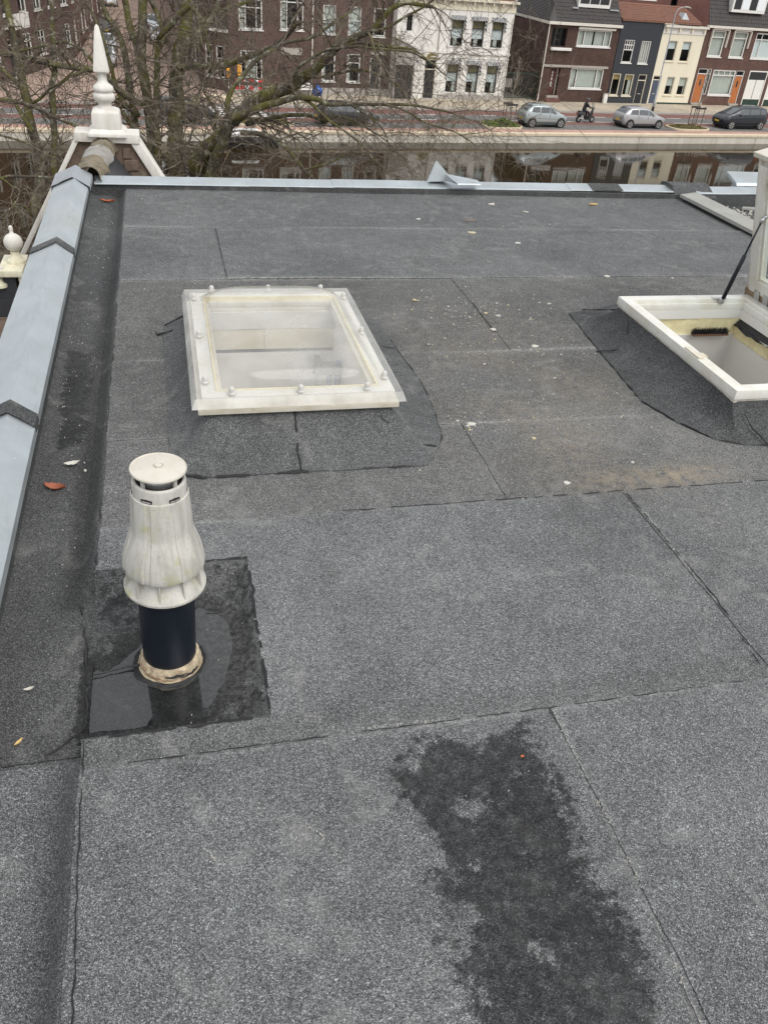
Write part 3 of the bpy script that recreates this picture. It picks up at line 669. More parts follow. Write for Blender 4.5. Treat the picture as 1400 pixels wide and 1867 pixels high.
m = MB(); m.box(2.28, 2.90, 3.572, 3.60, -1.6, 0.018); m.box(2.880, 2.907, 2.66, 3.572, -1.6, 0.004); m.box(2.27, 2.282, 2.66, 3.572, -1.6, 0.10); m.box(2.28, 2.9, 2.662, 2.674, -1.6, 0.0)
m.build('shaft_wall', M['board'], hat)
m = MB(); m.box(2.28, 2.89, 2.68, 3.59, -1.68, -1.6); m.build('shaft_floor', M['board'], hat)
# torn black membrane and paper scraps behind the hinge side lining
m = MB()
for k in range(3):
    R = []
    for i in range(22):
        y = 3.57 - 0.042*i; ring = []
        for j in range(5):
            t = j/4; ring.append((2.905-0.030*t-0.006*k*t+0.012*nz(y*13, t*4, k*3+1), y+0.012*nz(y*9, t*3, k), 0.112-0.034*t - 0.006*k + 0.016*nz(y*12, t*5, k*7+2)))
        R.append(ring)
    m.rings(R, False, False)
smooth_by_angle(m.build('torn_membrane', M['bitumen'], hat), 50)
for x, y, s in ((2.853,3.28,.03),(2.862,3.10,.024),(2.85,2.98,.02)):
    m = MB(); m.rings([[(x+s*(i/4-.5)*.6+.01*nz(i*2,j*2,x*9), y+s*(j/3-.5)*2.2, 0.094-0.02*i/4+.012*nz(i*1.4,j*1.7,y*9)) for i in range(5)] for j in range(4)], False, False)
    m.build('paper_scrap', M['chalk'], hat)
# brush of black bristles lying on the insulation edge
br = thing('hand_brush', 'black bristled brush lying across the far end inside the open hatch', 'brush', (2.72, 3.553, 0.030))
m = MB(); m.box(-0.10, 0.11, -0.016, 0.014, -0.007, 0.004); bevel(m.build('brush_back', plain('brown_wood', (0.17,0.08,0.05), .6), br), .003)
m = MB(); rnd = random.Random(5)
for i in range(420):
    x, y = rnd.uniform(-.105, .105), rnd.uniform(-.016, .010); m.tube([(x,y,.003),(x+rnd.gauss(0,.004),y+rnd.gauss(0,.006),.022+rnd.uniform(0,.012))], [.0016,.0008], 3, False)
b_ = m.build('bristles', M['bitumen'], br); b_['kind'] = 'stuff'
m = MB(); m.box(2.2085, 2.236, 2.90, 3.02, 0.2005, 0.207); m.box(2.236, 2.262, 2.925, 2.955, 0.19, 0.206); m.tube([(2.268,2.93,.150),(2.268,2.93,.20)], .006, 8); bevel(m.build('catch', M['pvc_old'], hat), .002)
# the sash, hinged on the far right rail and standing open
SB, SD, SN = Vector((2.974, 0, 0.204)), Vector((-0.268, 0, 0.9634)), Vector((0.9634, 0, 0.268))
def S(a, y, t): return SB + SD*a + Vector((0, y, 0)) + SN*t
def sbox(m, a0, a1, y0, y1, t0, t1): m.hexa([S(a0,y0,t0),S(a0,y1,t0),S(a0,y1,t1),S(a0,y0,t1)], [S(a1,y0,t0),S(a1,y1,t0),S(a1,y1,t1),S(a1,y0,t1)])
m = MB(); w = 0.036
sbox(m, 0, 0.70, 3.664, 3.70, 0.010, 0.055); sbox(m, 0, 0.70, 2.56, 2.596, 0.010, 0.055); sbox(m, 0.0, 0.03, 2.596, 3.664, 0.012, 0.055); sbox(m, 0.668, 0.70, 2.596, 3.664, 0.010, 0.055)
bevel(m.build('sash_edge', M['wood_white'], hat, label='weathered bare wood edge of the raised sash'), 0.003)
m = MB(); sbox(m, 0.03, 0.668, 3.600, 3.6635, -0.010, 0.045); sbox(m, 0.03, 0.668, 2.5965, 2.66, -0.010, 0.045); sbox(m, 0.0305, 0.098, 2.66, 3.600, -0.008, 0.045); sbox(m, 0.60, 0.667, 2.66, 3.600, -0.008, 0.045)
bevel(m.build('sash_frame', M['pvc'], hat), 0.004)
m = MB(); sbox(m, 0.098, 0.112, 2.66, 3.60, 0.004, 0.03); sbox(m, 0.588, 0.60, 2.66, 3.60, 0.004, 0.03); sbox(m, 0.112, 0.588, 3.588, 3.60, 0.004, 0.03); sbox(m, 0.112, 0.588, 2.66, 2.672, 0.004, 0.03)
m.build('glazing_bead', M['pvc'], hat)
m = MB(); sbox(m, 0.105, 0.595, 2.665, 3.594, 0.012, 0.018); m.build('sash_pane', M['glass'], hat)
m = MB(); sbox(m, 0.7005, 0.725, 2.55, 3.712, -0.014, 0.066); bevel(m.build('sash_cap', M['pvc_old'], hat), .004)
m = MB()
R = [[S(a, y, t)+Vector((0,0,.004*nz(y*40,a*60,1))) for a, t in ((-0.012,-0.006),(0.028,-0.004+0.004*nz(y*30,0,3)),(0.03,0.02))] for y in [3.70-0.012*i for i in range(20)]]
m.rings(R, False, False); m.build('rotten_corner', M['rot'], hat, label='dark rotten wood at the hinge corner')
for y in (3.585, 3.51):
    m = MB(); sbox(m, -0.01, 0.05, y-.022, y+.022, -0.0125, -0.0085); bevel(m.build('hinge', M['steel'], hat), .001)
# gas strut
m = MB(); f0 = Vector((2.762, 3.588, 0.196)); f1 = Vector(S(0.436, 3.586, -0.014)); dv = f1-f0
m.tube([f0, f0+dv*0.03, f0+dv*0.03, f0+dv*0.56, f0+dv*0.575], [.004, .004, .0105, .0105, .007], 12)
strut = m.build('strut_cylinder', M['black_pipe'], hat, True)
m = MB(); m.tube([f0+dv*0.57, f0+dv*0.95], .0048, 8); m.build('strut_rod', M['black_pipe'], hat, True)
m = MB(); m.tube([f0+dv*0.94, f1], .009, 8); m.tube([f1, f1+SN*0.02], .008, 8); m.build('strut_joint', M['steel'], hat, True)
m = MB(); m.box(2.72, 2.80, 3.604, 3.628, 0.2003, 0.2035); m.box(2.75, 2.772, 3.58, 3.606, 0.184, 0.2035); m.tube([(2.762,3.604,.196),(2.762,3.575,.196)], .007, 8); m.build('strut_bracket', M['steel'], hat)

# ================================================================== FLUE TERMINAL
flu = thing('flue_terminal', 'white ribbed flue cowl on a black pipe standing in a puddle', 'flue', (-0.083, 1.655, -0.046))
flu.rotation_euler = (radians(0.4), radians(1.6), 0)
m = MB()
m.lathe([(0.090,-0.006),(0.085,0.004),(0.080,0.010),(0.0785,0.022),(0.0755,0.034),(0.0725,0.037)], n=56, fn=lambda r, z, a: r + 0.0035*nz(cos(a)*4, sin(a)*4, z*40)+0.002*nz(cos(a)*12, sin(a)*12, z*90))
smooth_by_angle(m.build('collar', weathered('peeling_collar', (0.62,0.52,0.36), (0.11,0.06,0.03), 0.95, 34, .7, False, None, .7), flu), 40)
for k, (a0, a1, z, w) in enumerate(((-2.6,-1.9,.014,.0026),(-1.75,-1.0,.018,.0030),(-2.2,-1.45,.008,.0022),(-1.2,-.5,.011,.0026),(-2.9,-2.5,.021,.003))):
    m = MB(); rr = .0835-.22*z; m.tube([(rr*cos(a0+(a1-a0)*i/9), rr*sin(a0+(a1-a0)*i/9), z+.004*nz(i*.9, k*3)) for i in range(10)], [w*1.3*(.3+.9*sin(pi*(i+.3)/9.6)) for i in range(10)], 5); m.build('collar_crack', M['bitumen'] if k % 2 else M['rot'], flu)
m = MB(); m.lathe([(0.101,-0.004),(0.094,0.003),(0.090,0.006),(0.086,0.003)], n=56, fn=lambda r, z, a: r + 0.010*nz(cos(a)*3, sin(a)*3, 2)+0.006*nz(cos(a)*9, sin(a)*9, 5)); smooth_by_angle(m.build('bitumen_ring', M['bitumen'], flu), 50)
m = MB(); m.lathe([(0.0690,0.02),(0.0705,0.18),(0.0715,0.34)], n=48); smooth_by_angle(m.build('pipe', M['black_pipe'], flu), 40)
# lower guard ring with fins
m = MB(); m.lathe([(0.0735,0.330),(0.094,0.2955),(0.0985,0.290),(0.1008,0.286),(0.1005,0.280),(0.096,0.281),(0.0725,0.304)], n=72, cap=False)
smooth_by_angle(m.build('guard_ring', M['cowl'], flu), 30)
for k in range(10):
    a = 2*pi*k/10+0.18; m = MB(); ca, sa = cos(a), sin(a); px_, py_ = -sa*0.0014, ca*0.0014
    P = lambda r, z, s: (r*ca+s*px_, r*sa+s*py_, z)
    m.hexa([P(.073,.316,-1),P(.0985,.287,-1),P(.0985,.287,1),P(.073,.316,1)], [P(.073,.356,-1),P(.0915,.352,-1),P(.0915,.352,1),P(.073,.356,1)]); m.build('fin', M['cowl'], flu)
# bell with vertical flutes
prof = [(0.0945,0.3450),(0.0980,0.3465),(0.0990,0.3510),(0.0986,0.362),(0.0965,0.378),(0.0928,0.396),(0.0876,0.413),(0.0815,0.431),(0.0762,0.446),(0.0735,0.4565),(0.0727,0.4600),(0.0720,0.478),(0.0695,0.521),(0.0670,0.554),(0.0662,0.5585),(0.0630,0.5600),(0.0627,0.5632),(0.0622,0.5839),(0.0608,0.5910),(0.0572,0.5937)]
def flute(r, z, a):
    k = max(0.0, min(1, (0.557-z)/0.02)); amp = 0.0105 if z < .445 else 0.0062; s = 0
    for j in range(8):
        q = (a-2*pi*j/8-0.35+pi) % (2*pi) - pi; s = max(s, math.exp(-(q/0.085)**2))
    f = abs(((a-0.35)/(2*pi/8)) % 1.0 - .5)   # 0 in the middle of a panel, .5 at a groove
    return r - amp*k*s + (0.0022 if z < .445 else .0010)*k*math.exp(-((f-.37)/.045)**2)
m = MB(); m.lathe(prof, n=192, cap=False, fn=flute); m.lathe([(r-0.003, z) for r, z in prof], n=64, cap=False)
smooth_by_angle(m.build('cowl_body', M['cowl'], flu), 35)
for k in range(6):
    a0 = 2*pi*k/6 + 0.03; m = MB(); R = []
    for i in range(9):
        a = a0 + 0.44*(i/8-0.5); R.append([(r*cos(a), r*sin(a), z) for r, z in ((0.0636,0.5615),(0.0638,0.5719-0.0025*abs(i/4-1)),(0.058,0.5719),(0.058,0.5599))])
    m.rings(R, True, True); m.build('vent_slot', M['bitumen'], flu)
    m = MB(); R = []
    for i in range(9):
        a = a0 + 0.34*(i/8-0.5); R.append([(r*cos(a), r*sin(a), z) for r, z in ((0.0642,0.5637),(0.0644,0.5659),(0.059,0.5659),(0.059,0.5637))])
    m.rings(R, True, True); m.build('slot_fin', M['cowl'], flu)
m = MB(); m.lathe([(0.044,0.5839),(0.044,0.6166)], n=24); m.build('neck', M['steel'], flu, True)
for k in range(4):
    a = pi/4+pi/2*k; m = MB(); m.box(-.003, .003, -.004, .004, 0.5882, 0.6166); o = m.build('cap_post', M['cowl'], flu); o.location = (.05*cos(a), .05*sin(a), 0); o.rotation_euler = (0, 0, a)
m = MB(); m.lathe([(0.056,0.6144),(0.0632,0.6177),(0.0645,0.6204),(0.0635,0.6237),(0.0605,0.6220),(0.030,0.6269),(0.0125,0.6280),(0.0115,0.6253),(0.0085,0.6253),(0.0075,0.6302),(0.001,0.6313)], n=72); smooth_by_angle(m.build('cap_disc', M['cowl_top'], flu), 25)

# ================================================================== FRONT GABLE, FINIALS
gab = thing('dormer_gable', 'white edged front gable rising beyond the roof corner', 'gable', (0, 0, 0))
gy0, gy1 = 7.46, 7.60
top = [(-1.25,-0.83),(-0.66,0.165),(-0.22,0.165),(0.42,-0.95)]
m = MB(); b = [(-1.25,-3),(0.42,-3)]
fr = [(-1.17,-3),(-1.17,-0.83),(-0.655,0.135),(-0.235,0.135),(0.34,-0.95),(0.34,-3)]
m.rings([[(x, gy0, z) for x, z in fr], [(x, gy1, z) for x, z in fr]], True, True); m.build('gable_wall', M['old_brick'], gab)
def cop(a, b, w=0.075, th=0.07):
    a, b = Vector((a[0],0,a[1])), Vector((b[0],0,b[1])); d = (b-a).normalized(); n = Vector((-d.z,0,d.x)); m = MB()
    y0, y1 = gy0-0.03, gy1+0.05
    e = abs(b.z-a.z) < .05; y0 -= .012*e; y1 += .012*e; q = [a-n*th, b-n*th, b, a]; m.hexa([(p.x,y0,p.z) for p in q], [(p.x,y1,p.z) for p in q]); return bevel(m.build('coping', M['stone_white'], gab), .008)
cop((-1.28,-0.86), (-0.672,0.155), th=0.035); cop((-0.69,0.17), (-0.19,0.165)); cop((-0.222,0.163), (0.45,-0.99))
rnd = random.Random(21)
for j in range(5):
    z = 0.06-.095*j; xa, xb = -.30, -.235+(.10-z)*.575-.05; x = xa+rnd.uniform(-.05, 0)
    while x < xb-.03:
        w = min(rnd.uniform(.09, .17), xb-x); m = MB(); g_ = .006; o_ = rnd.uniform(.006, .022)
        m.hexa([(x+g_,gy0-.001,z-.088),(x+w-g_,gy0-.001,z-.088),(x+w-g_,gy0-.001,z),(x+g_,gy0-.001,z)], [(x+g_+.006,gy0-o_,z-.082),(x+w-g_-.006,gy0-o_*.8,z-.080),(x+w-g_-.006,gy0-o_,z-.006),(x+g_+.006,gy0-o_*.7,z-.004)])
        m.build('stone_block', M['old_brick'] if rnd.random() < .75 else M['mortar'], gab); x += w
# small ridged roof running from the corner to the gable
m = MB(); m.hexa([(-0.95,6.41,-0.45),(-0.56,6.41,0.02),(-0.50,gy0,0.02),(-1.05,gy0,-0.75)], [(-0.95,6.41,-0.42),(-0.56,6.41,0.06),(-0.50,gy0,0.06),(-1.05,gy0,-0.72)])
m.build('gable_roof_slope', M['mortar'], gab)
m = MB(); m.hexa([(-0.50,6.41,0.02),(-0.2,6.41,-0.28),(0.2,gy0,-0.75),(-0.46,gy0,0.02)], [(-0.50,6.41,0.06),(-0.2,6.41,-0.24),(0.2,gy0,-0.71),(-0.46,gy0,0.06)])
m.build('gable_roof_slope', M['slate'], gab)
for i in range(3):
    m = MB(); y0 = 6.40+0.36*i; R = []
    for k in range(9):
        y = y0+0.375*k/8; r = 0.098 + 0.012*(k > 6) + (0.01 if k == 0 else 0); cx = -0.545+0.06*(y-6.4); R.append([(cx+r*cos(a)+.020*nz(a*2, y*6, 1)+.012*nz(a*6, y*22, 1), y+.03*nz(a*3, 1, i), 0.035+r*sin(a)+.018*nz(a*3, y*7, 4)+.012*nz(a*7, y*22, 4)) for a in [pi*j/10 for j in range(11)]])
    m.rings(R, False, False); smooth_by_angle(m.build('ridge_tile', M['mortar'] if i != 1 else weathered('old_ridge_tile', (0.30,0.29,0.27), (0.16,0.13,0.09), .7, 14, .8, False, None, .4), gab), 60)
def rev_sq(prof, n=4, rot=pi/4):  # square-section pieces
    return [[(r*sqrt(2)*cos(rot+2*pi*k/n), r*sqrt(2)*sin(rot+2*pi*k/n), z) for k in range(n)] for r, z in prof]
fin = thing('gable_finial', 'tall white pointed finial standing on the front gable', 'finial', (-0.435, 7.53, 0.165))
m = MB(); m.rings(rev_sq([(0.150,-0.02),(0.148,0.006),(0.130,0.024),(0.118,0.034)])); bevel(m.build('plinth', M['stone_white'], fin), .006)
m = MB(); m.rings(rev_sq([(0.112,0.034),(0.108,0.140),(0.104,0.156),(0.085,0.168),(0.060,0.178)])); bevel(m.build('pedestal', M['stone_white'], fin), .007)
m = MB(); m.lathe([(0.062,0.172),(0.050,0.188),(0.048,0.205),(0.056,0.218),(0.074,0.228),(0.083,0.244),(0.083,0.262),(0.077,0.276),(0.069,0.283),(0.069,0.290),(0.076,0.296),(0.079,0.312),(0.073,0.330),(0.054,0.346),(0.040,0.358),(0.035,0.375),(0.034,0.412),(0.042,0.424)], n=36); smooth_by_angle(m.build('baluster', M['stone_white'], fin), 40)
m = MB(); m.rings(rev_sq([(0.036,0.418),(0.058,0.434),(0.057,0.452),(0.045,0.54),(0.032,0.64),(0.016,0.735),(0.004,0.752)])); bevel(m.build('spire', M['stone_white'], fin), .004)
# the left neighbour: a lower gable with a ball finial, dark roof below
lg = thing('stepped_gable', 'dark lower gable end with cream coping left of the zinc cap', 'gable', (0, 0, 0))
m = MB(); m.box(-3.2, -0.90, 5.36, 5.64, -3.0, -0.42); m.box(-3.2, -0.96, 5.38, 5.62, -0.42, -0.27); m.build('gable_wall', M['slate'], lg)
m = MB(); m.box(-1.05, -0.905, 5.34, 5.66, -0.275, -0.235); m.hexa([(-0.93,5.36,-.40),(-0.895,5.36,-.42),(-0.895,5.6,-.42),(-0.93,5.6,-.40)], [(-0.945,5.36,-.236),(-0.915,5.36,-.236),(-0.915,5.6,-.236),(-0.945,5.6,-.236)]); m.box(-0.93,-0.86,5.35,5.6,-.43,-.40)
bevel(m.build('coping', M['cream_stone'], lg), .006)
m = MB(); m.hexa([(-3.2,5.2,-1.2),(-0.78,5.2,-1.2),(-0.78,-1,-1.9),(-3.2,-1,-1.9)], [(-3.2,5.36,-.56),(-0.78,5.36,-.56),(-0.78,-1,-1.1),(-3.2,-1,-1.1)]); m.build('gable_roof_slope', M['slate'], lg)
m = MB(); m.box(-1.22, -1.0, 5.0, 5.34, -.60, -.53); m.box(-1.4, -1.22, 4.2, 5.2, -.72, -.62); m.build('ledge', M['old_brick'], lg)
bf = thing('ball_finial', 'white ball finial on the lower gable left of the zinc cap', 'finial', (-0.955, 5.5, -0.236))
m = MB(); m.lathe([(0.058,0.0),(0.055,0.02),(0.036,0.035),(0.026,0.06),(0.026,0.075)], n=24); smooth_by_angle(m.build('stem', M['cream_stone'], bf), 40)
m = MB(); m.lathe([(0.020,0.07)]+[(0.056*sin(pi*(0.12+0.78*k/12)), 0.128-0.056*cos(pi*(0.12+0.78*k/12))) for k in range(13)]+[(0.013,0.187),(0.010,0.200),(0.014,0.210),(0.011,0.225),(0.002,0.232)], n=28); smooth_by_angle(m.build('ball', M['stone_white'], bf), 40)
b2 = dup(bf, (-1.055, 5.38, -0.345), label='white ball finial cut by the left photo edge'); b2.scale = (.75, .75, .75)

# ================================================================== LITTER ON THE ROOF
def leaf(name, label, cat, pos, L, Wd, rz, mat, curl=0.35, seed=0):
    m = MB(); R = []
    for i in range(9):
        t = i/8; w = Wd*sin(pi*min(1, t*0.96+0.04))**0.8; R.append([((t-.5)*L, (j/4-.5)*w*(1+.25*nz(t*6, j, seed)), curl*L*((t-.5)**2*1.2+abs(j/4-.5)**2*1.4)+.06*L*nz(t*4, j*1.5, seed)+.002) for j in range(5)])
    m.rings(R, False, False); o = m.build(name, mat, None, True); o.location = pos; o.rotation_euler = (0, 0, rz); tag(o, label, cat); return o
leaf('dead_leaf', 'curled reddish brown dead leaf lying in the left gutter', 'leaf', (-0.45, 2.54, -0.042), 0.075, 0.036, -0.3, M['rust_leaf'], .5, 1)
leaf('dead_leaf', 'orange scrap of leaf in the far left corner of the roof', 'leaf', (-0.41, 6.19, -0.04), 0.10, 0.03, -0.2, M['orange_leaf'], .3, 2)
leaf('dead_leaf', 'small tan leaf at the left edge near the gutter lap', 'leaf', (-0.44, 1.43, -0.040), 0.026, 0.009, 0.9, M['tan'], .3, 3)
leaf('paper_scrap', 'white crumpled scrap at the gutter seam above the dead leaf', 'scrap', (-0.405, 2.69, -0.038), 0.055, 0.026, 0.3, M['chalk'], .4, 4)
leaf('feather_scrap', 'white fluffy scrap in the lower left gutter', 'scrap', (-0.435, 1.60, -0.040), 0.026, 0.011, 0.3, M['chalk'], .4, 5)
leaf('dead_leaf', 'tiny orange leaf fragment on the dark wet stain', 'leaf', (0.735, 1.145, 0.010), 0.011, 0.007, 0.3, M['orange_leaf'], .3, 6)
m = MB(); m.tube([(-.05,0,.004),(-.01,.006,.007),(.03,0,.004),(.05,-.008,.003)], [.003,.0035,.003,.002], 6); m.tube([(0,.004,.006),(.03,.022,.005)], [.0025,.0015], 5); o = m.build('twig', M['rot'], None, True); o.location = (2.09, 5.66, 0.004); o.rotation_euler = (0,0,.1); tag(o, 'short dark twig lying on the far part of the roof', 'twig')
m = MB(); m.tube([(-.035,0,.007),(.03,.004,.007)], .007, 8); o = m.build('cigarette_butt', M['tan'], None, True); o.location = (3.28, 6.15, 0.003); o.rotation_euler = (0,0,-.2); tag(o, 'tan cigarette butt near the front edge of the roof', 'cigarette butt')
def splat(pos, r, mat, label, seed, name='bird_dropping', cat='dropping'):
    rnd = random.Random(seed); m = MB()
    for q in range(rnd.randint(1, 3)):
        cx, cy, s = (0, 0, r) if q == 0 else (rnd.uniform(-1.6, 1.6)*r, rnd.uniform(-1.2, 1.2)*r, r*rnd.uniform(.25, .5)); n = 11
        ring = [(cx+s*cos(2*pi*k/n)*rnd.uniform(.65, 1.25)*1.25, cy+s*sin(2*pi*k/n)*rnd.uniform(.65, 1.25)) for k in range(n)]
        m.rings([[(x, y, -.003) for x, y in ring], [(x, y, .002) for x, y in ring], [(cx+(x-cx)*.6, cy+(y-cy)*.6, .004) for x, y in ring]], True, True)
    o = m.build(name, mat); o.location = pos; tag(o, label, cat, 'bird droppings spattered on the roof'); return o
DR = [(1.36,2.30,.013,'oval white dropping near the brown dirt, lone in front of the hatch'),(1.72,3.51,.020,'biggest white dropping in the speckled patch between the skylights'),(2.01,5.39,.030,'large white dropping in the far middle of the roof'),(1.71,5.70,.016,'narrow white dropping left of the dark twig'),(2.26,5.16,.022,'pale flat dropping beyond the speckled patch'),(1.67,3.91,.012,'small white dropping at the left of the speckled patch'),(1.61,3.95,.010,'small dropping beside the left speckle cluster'),(2.03,4.07,.010,'small dropping in the middle of the speckled patch'),(2.60,4.51,.020,'white dropping on the seam beyond the hatch'),(2.41,6.12,.024,'white dropping close to the front zinc edge'),(1.27,4.15,.014,'yellowish dropping right of the dome skylight top'),(1.14,2.77,.018,'cream smear of dropping beside the dome skirt'),(2.62,5.92,.014,'pale dropping near the front right of the roof'),(1.575,3.73,.016,'round white dropping below the speckle cluster'),(1.36,2.63,.010,'tiny white dropping between the two skylights'),(-0.36,2.66,.006,'tiny white dropping by the crumpled scrap')]
for i, (x, y, r, lb) in enumerate(DR): splat((x, y, (0.006 if x > -.28 else -.045)), r*.78, M['chalk'] if i % 4 != 2 else M['lichen_chip'], lb, i)
m = MB(); rnd = random.Random(11)
def chip(m, x, y, z, s):
    a = rnd.uniform(0, 6.3); k = [(x+s*rnd.uniform(.6, 1.3)*cos(a+i*pi/2), y+s*rnd.uniform(.5, 1.1)*sin(a+i*pi/2)) for i in range(4)]
    m.hexa([(p[0], p[1], z-.002) for p in k], [(x+(p[0]-x)*.7, y+(p[1]-y)*.7, z+.0016) for p in k])
for i in range(620):
    m.cm = 0 if rnd.random() < .6 else 1; q = rnd.random()
    if q < .34: x, y = rnd.gauss(1.62, .22), rnd.gauss(3.95, .16)
    elif q < .50: x, y = rnd.gauss(1.55, .3), rnd.gauss(3.50, .12)
    elif q < .66: x, y = rnd.gauss(1.45, .3), rnd.gauss(2.85, .22)
    elif q < .72: x, y = rnd.gauss(1.12, .04), rnd.gauss(2.79, .05)
    elif q < .80: x, y = rnd.uniform(0.3, 3.9), rnd.choice(SEAMS[:4])+rnd.gauss(0, .02)
    else: x, y = rnd.uniform(-.2, 3.9), rnd.uniform(2.3, 6.2)
    if x < -.25 or x > 4 or (SKL[0]-.15 < x < SKL[1]+.25 and 2.5 < y < 4.0) or (2.05 < x < 3.2 and 2.4 < y < 4.1): continue
    chip(m, x, y, 0.0062+und(x, y), min(.008, rnd.expovariate(1/.0016)+.0010))
for i in range(110):
    m.cm = 0; chip(m, rnd.uniform(-.5, -.36), rnd.uniform(1.4, 6.1), -.041, rnd.uniform(.001, .0032))
for i in range(150):
    m.cm = 0; chip(m, rnd.uniform(-.1, 1.9), rnd.uniform(.3, 2.2), 0.0125, rnd.uniform(.0006, .0016))
for a, b in SCUFF:
    L = hypot(b[0]-a[0], b[1]-a[1])
    for i in range(int(L*260)):
        t = rnd.random(); x, y = a[0]+(b[0]-a[0])*t, a[1]+(b[1]-a[1])*t
        if nz(x*14, y*14, 3) < -.05: continue
        m.cm = 0; chip(m, x+rnd.gauss(0, .0022), y+rnd.gauss(0, .0022), .0125+und(x, y), rnd.uniform(.0006, .0017))
o = m.build('pale_specks', [M['chalk'], M['lichen_chip']]); tag(o, 'pale chips and specks of droppings scattered over the roof', 'specks'); o['kind'] = 'stuff'
# ================================================================== CANAL, FAR QUAY AND STREET
GZ, PZ, WZ = -9.20, -9.07, -9.80
def strip(name, u0, u1, v0, v1, z, mat, thick=0.0, parent=None, seg=1):
    m = MB()
    for i in range(seg):
        a, b = u0+(u1-u0)*i/seg, u0+(u1-u0)*(i+1)/seg
        if thick: m.hexa([st(a,v0,z-thick),st(b,v0,z-thick),st(b,v1,z-thick),st(a,v1,z-thick)], [st(a,v0,z),st(b,v0,z),st(b,v1,z),st(a,v1,z)])
        else: m.face([st(a,v0,z),st(b,v0,z),st(b,v1,z),st(a,v1,z)])
    return struct(m.build(name, mat, parent))
def paved(name, c1, c2, sc=3.0, var=0.25, bump=0.1, speck=None):
    t = NT(name); v = t.obj(); n = t.noise(v, 0.35, 6, 0.65); n2 = t.noise(v, sc*4, 5, 0.7)
    c = t.mix(t.ramp(n, [(0.3, 0), (0.7, 1)]), c1, c2); c = t.mix(1.0, c, t.ramp(n2, [(0.25, 1-var), (0.75, 1+var)]), 'MULTIPLY')
    return t.done(t.bsdf(c, 0.85, 0, t.bump(n2, bump, 0.02), 0.3))
def pavers(name, c1, c2, mort, bw, rh):
    t = NT(name); v = t.obj(); b = t.n('ShaderNodeTexBrick'); t.l(v, b.inputs['Vector']); b.inputs['Scale'].default_value = 1.0
    b.inputs['Brick Width'].default_value = bw; b.inputs['Row Height'].default_value = rh; b.inputs['Mortar Size'].default_value = 0.008
    b.inputs['Color1'].default_value = (*c1, 1); b.inputs['Color2'].default_value = (*c2, 1); b.inputs['Mortar'].default_value = (*mort, 1)
    n = t.noise(v, 0.5, 6, 0.7); c = t.mix(1.0, b.outputs[0], t.ramp(n, [(0.3, 0.72), (0.7, 1.22)]), 'MULTIPLY')
    return t.done(t.bsdf(c, 0.85, 0, t.bump(b.outputs['Fac'], 0.4, -0.01), 0.3))
M['asphalt'] = paved('asphalt', (0.12, 0.117, 0.113), (0.17, 0.166, 0.158)); M['park'] = pavers('parking_bricks', (0.14,0.135,0.13), (0.20,0.19,0.18), (0.10,0.10,0.09), 0.21, 0.105)
M['redlane'] = paved('red_asphalt', (0.15, 0.076, 0.064), (0.20, 0.105, 0.088)); M['pinkbrick'] = pavers('pink_bricks', (0.42,0.24,0.19), (0.50,0.31,0.24), (0.30,0.21,0.17), 0.21, 0.07)
M['pavetile'] = pavers('pavement_tiles', (0.40,0.34,0.26), (0.46,0.40,0.31), (0.25,0.21,0.17), 0.3, 0.3); M['side'] = pavers('side_street_bricks', (0.36,0.25,0.20), (0.46,0.34,0.28), (0.22,0.17,0.14), 0.21, 0.1)
M['quay'] = weathered('quay_concrete', (0.56,0.52,0.45), (0.32,0.27,0.20), 0.6, 1.2, 0.85, True, None, 0.3); M['coping'] = weathered('quay_coping', (0.62,0.52,0.38), (0.42,0.33,0.22), 0.5, 2, 0.85, False, None, 0.2)
M['mark'] = plain('road_paint', (0.72,0.71,0.68), 0.7, 0, 0.15, 3); M['kerb'] = plain('kerb_stone', (0.36,0.34,0.31), 0.8, 0, 0.2, 3); M['earth'] = paved('near_street', (0.13,0.12,0.11), (0.2,0.18,0.16))
def water():
    t = NT('canal_water'); v = t.obj(); mp = t.n('ShaderNodeMapping'); mp.inputs['Scale'].default_value = (0.55, 1.0, 1); t.l(v, mp.inputs[0])
    h = t.math('ADD', t.noise(mp.outputs[0], 0.55, 3, 0.5), t.math('MULTIPLY', t.noise(mp.outputs[0], 2.6, 4, 0.55), 0.30))
    b = t.bsdf((0.018, 0.012, 0.004), 0.035, 0, t.bump(h, 0.07, 0.10), 0.5); b.inputs['IOR'].default_value = 1.33
    return t.done(b)
m = MB(); U0, U1 = -260, 420
for i in range(8):
    for j in range(2): a = U0+(U1-U0)*i/8; b = U0+(U1-U0)*(i+1)/8; c = 22+35*j/2; d = 22+35*(j+1)/2; m.face([st(a,c,WZ),st(b,c,WZ),st(b,d,WZ),st(a,d,WZ)])
struct(m.build('canal_water', water()))
strip('canal_bed', U0, U1, 20, 58, -12.5, M['earth'])
m = MB(); m.face([st(-900,-900,GZ-.05),st(1200,-900,GZ-.05),st(1200,23.6,GZ-.05),st(-900,23.6,GZ-.05)]); struct(m.build('ground', M['earth']))
m = MB(); m.face([st(-900,57.0,GZ-.03),st(1200,57.0,GZ-.03),st(1200,1500,GZ-.03),st(-900,1500,GZ-.03)]); struct(m.build('ground', paved('far_ground', (0.2,0.17,0.14), (0.28,0.24,0.2))))
strip('near_quay_wall', U0, U1, 23.2, 23.7, GZ+.03, M['quay'], 3.2)
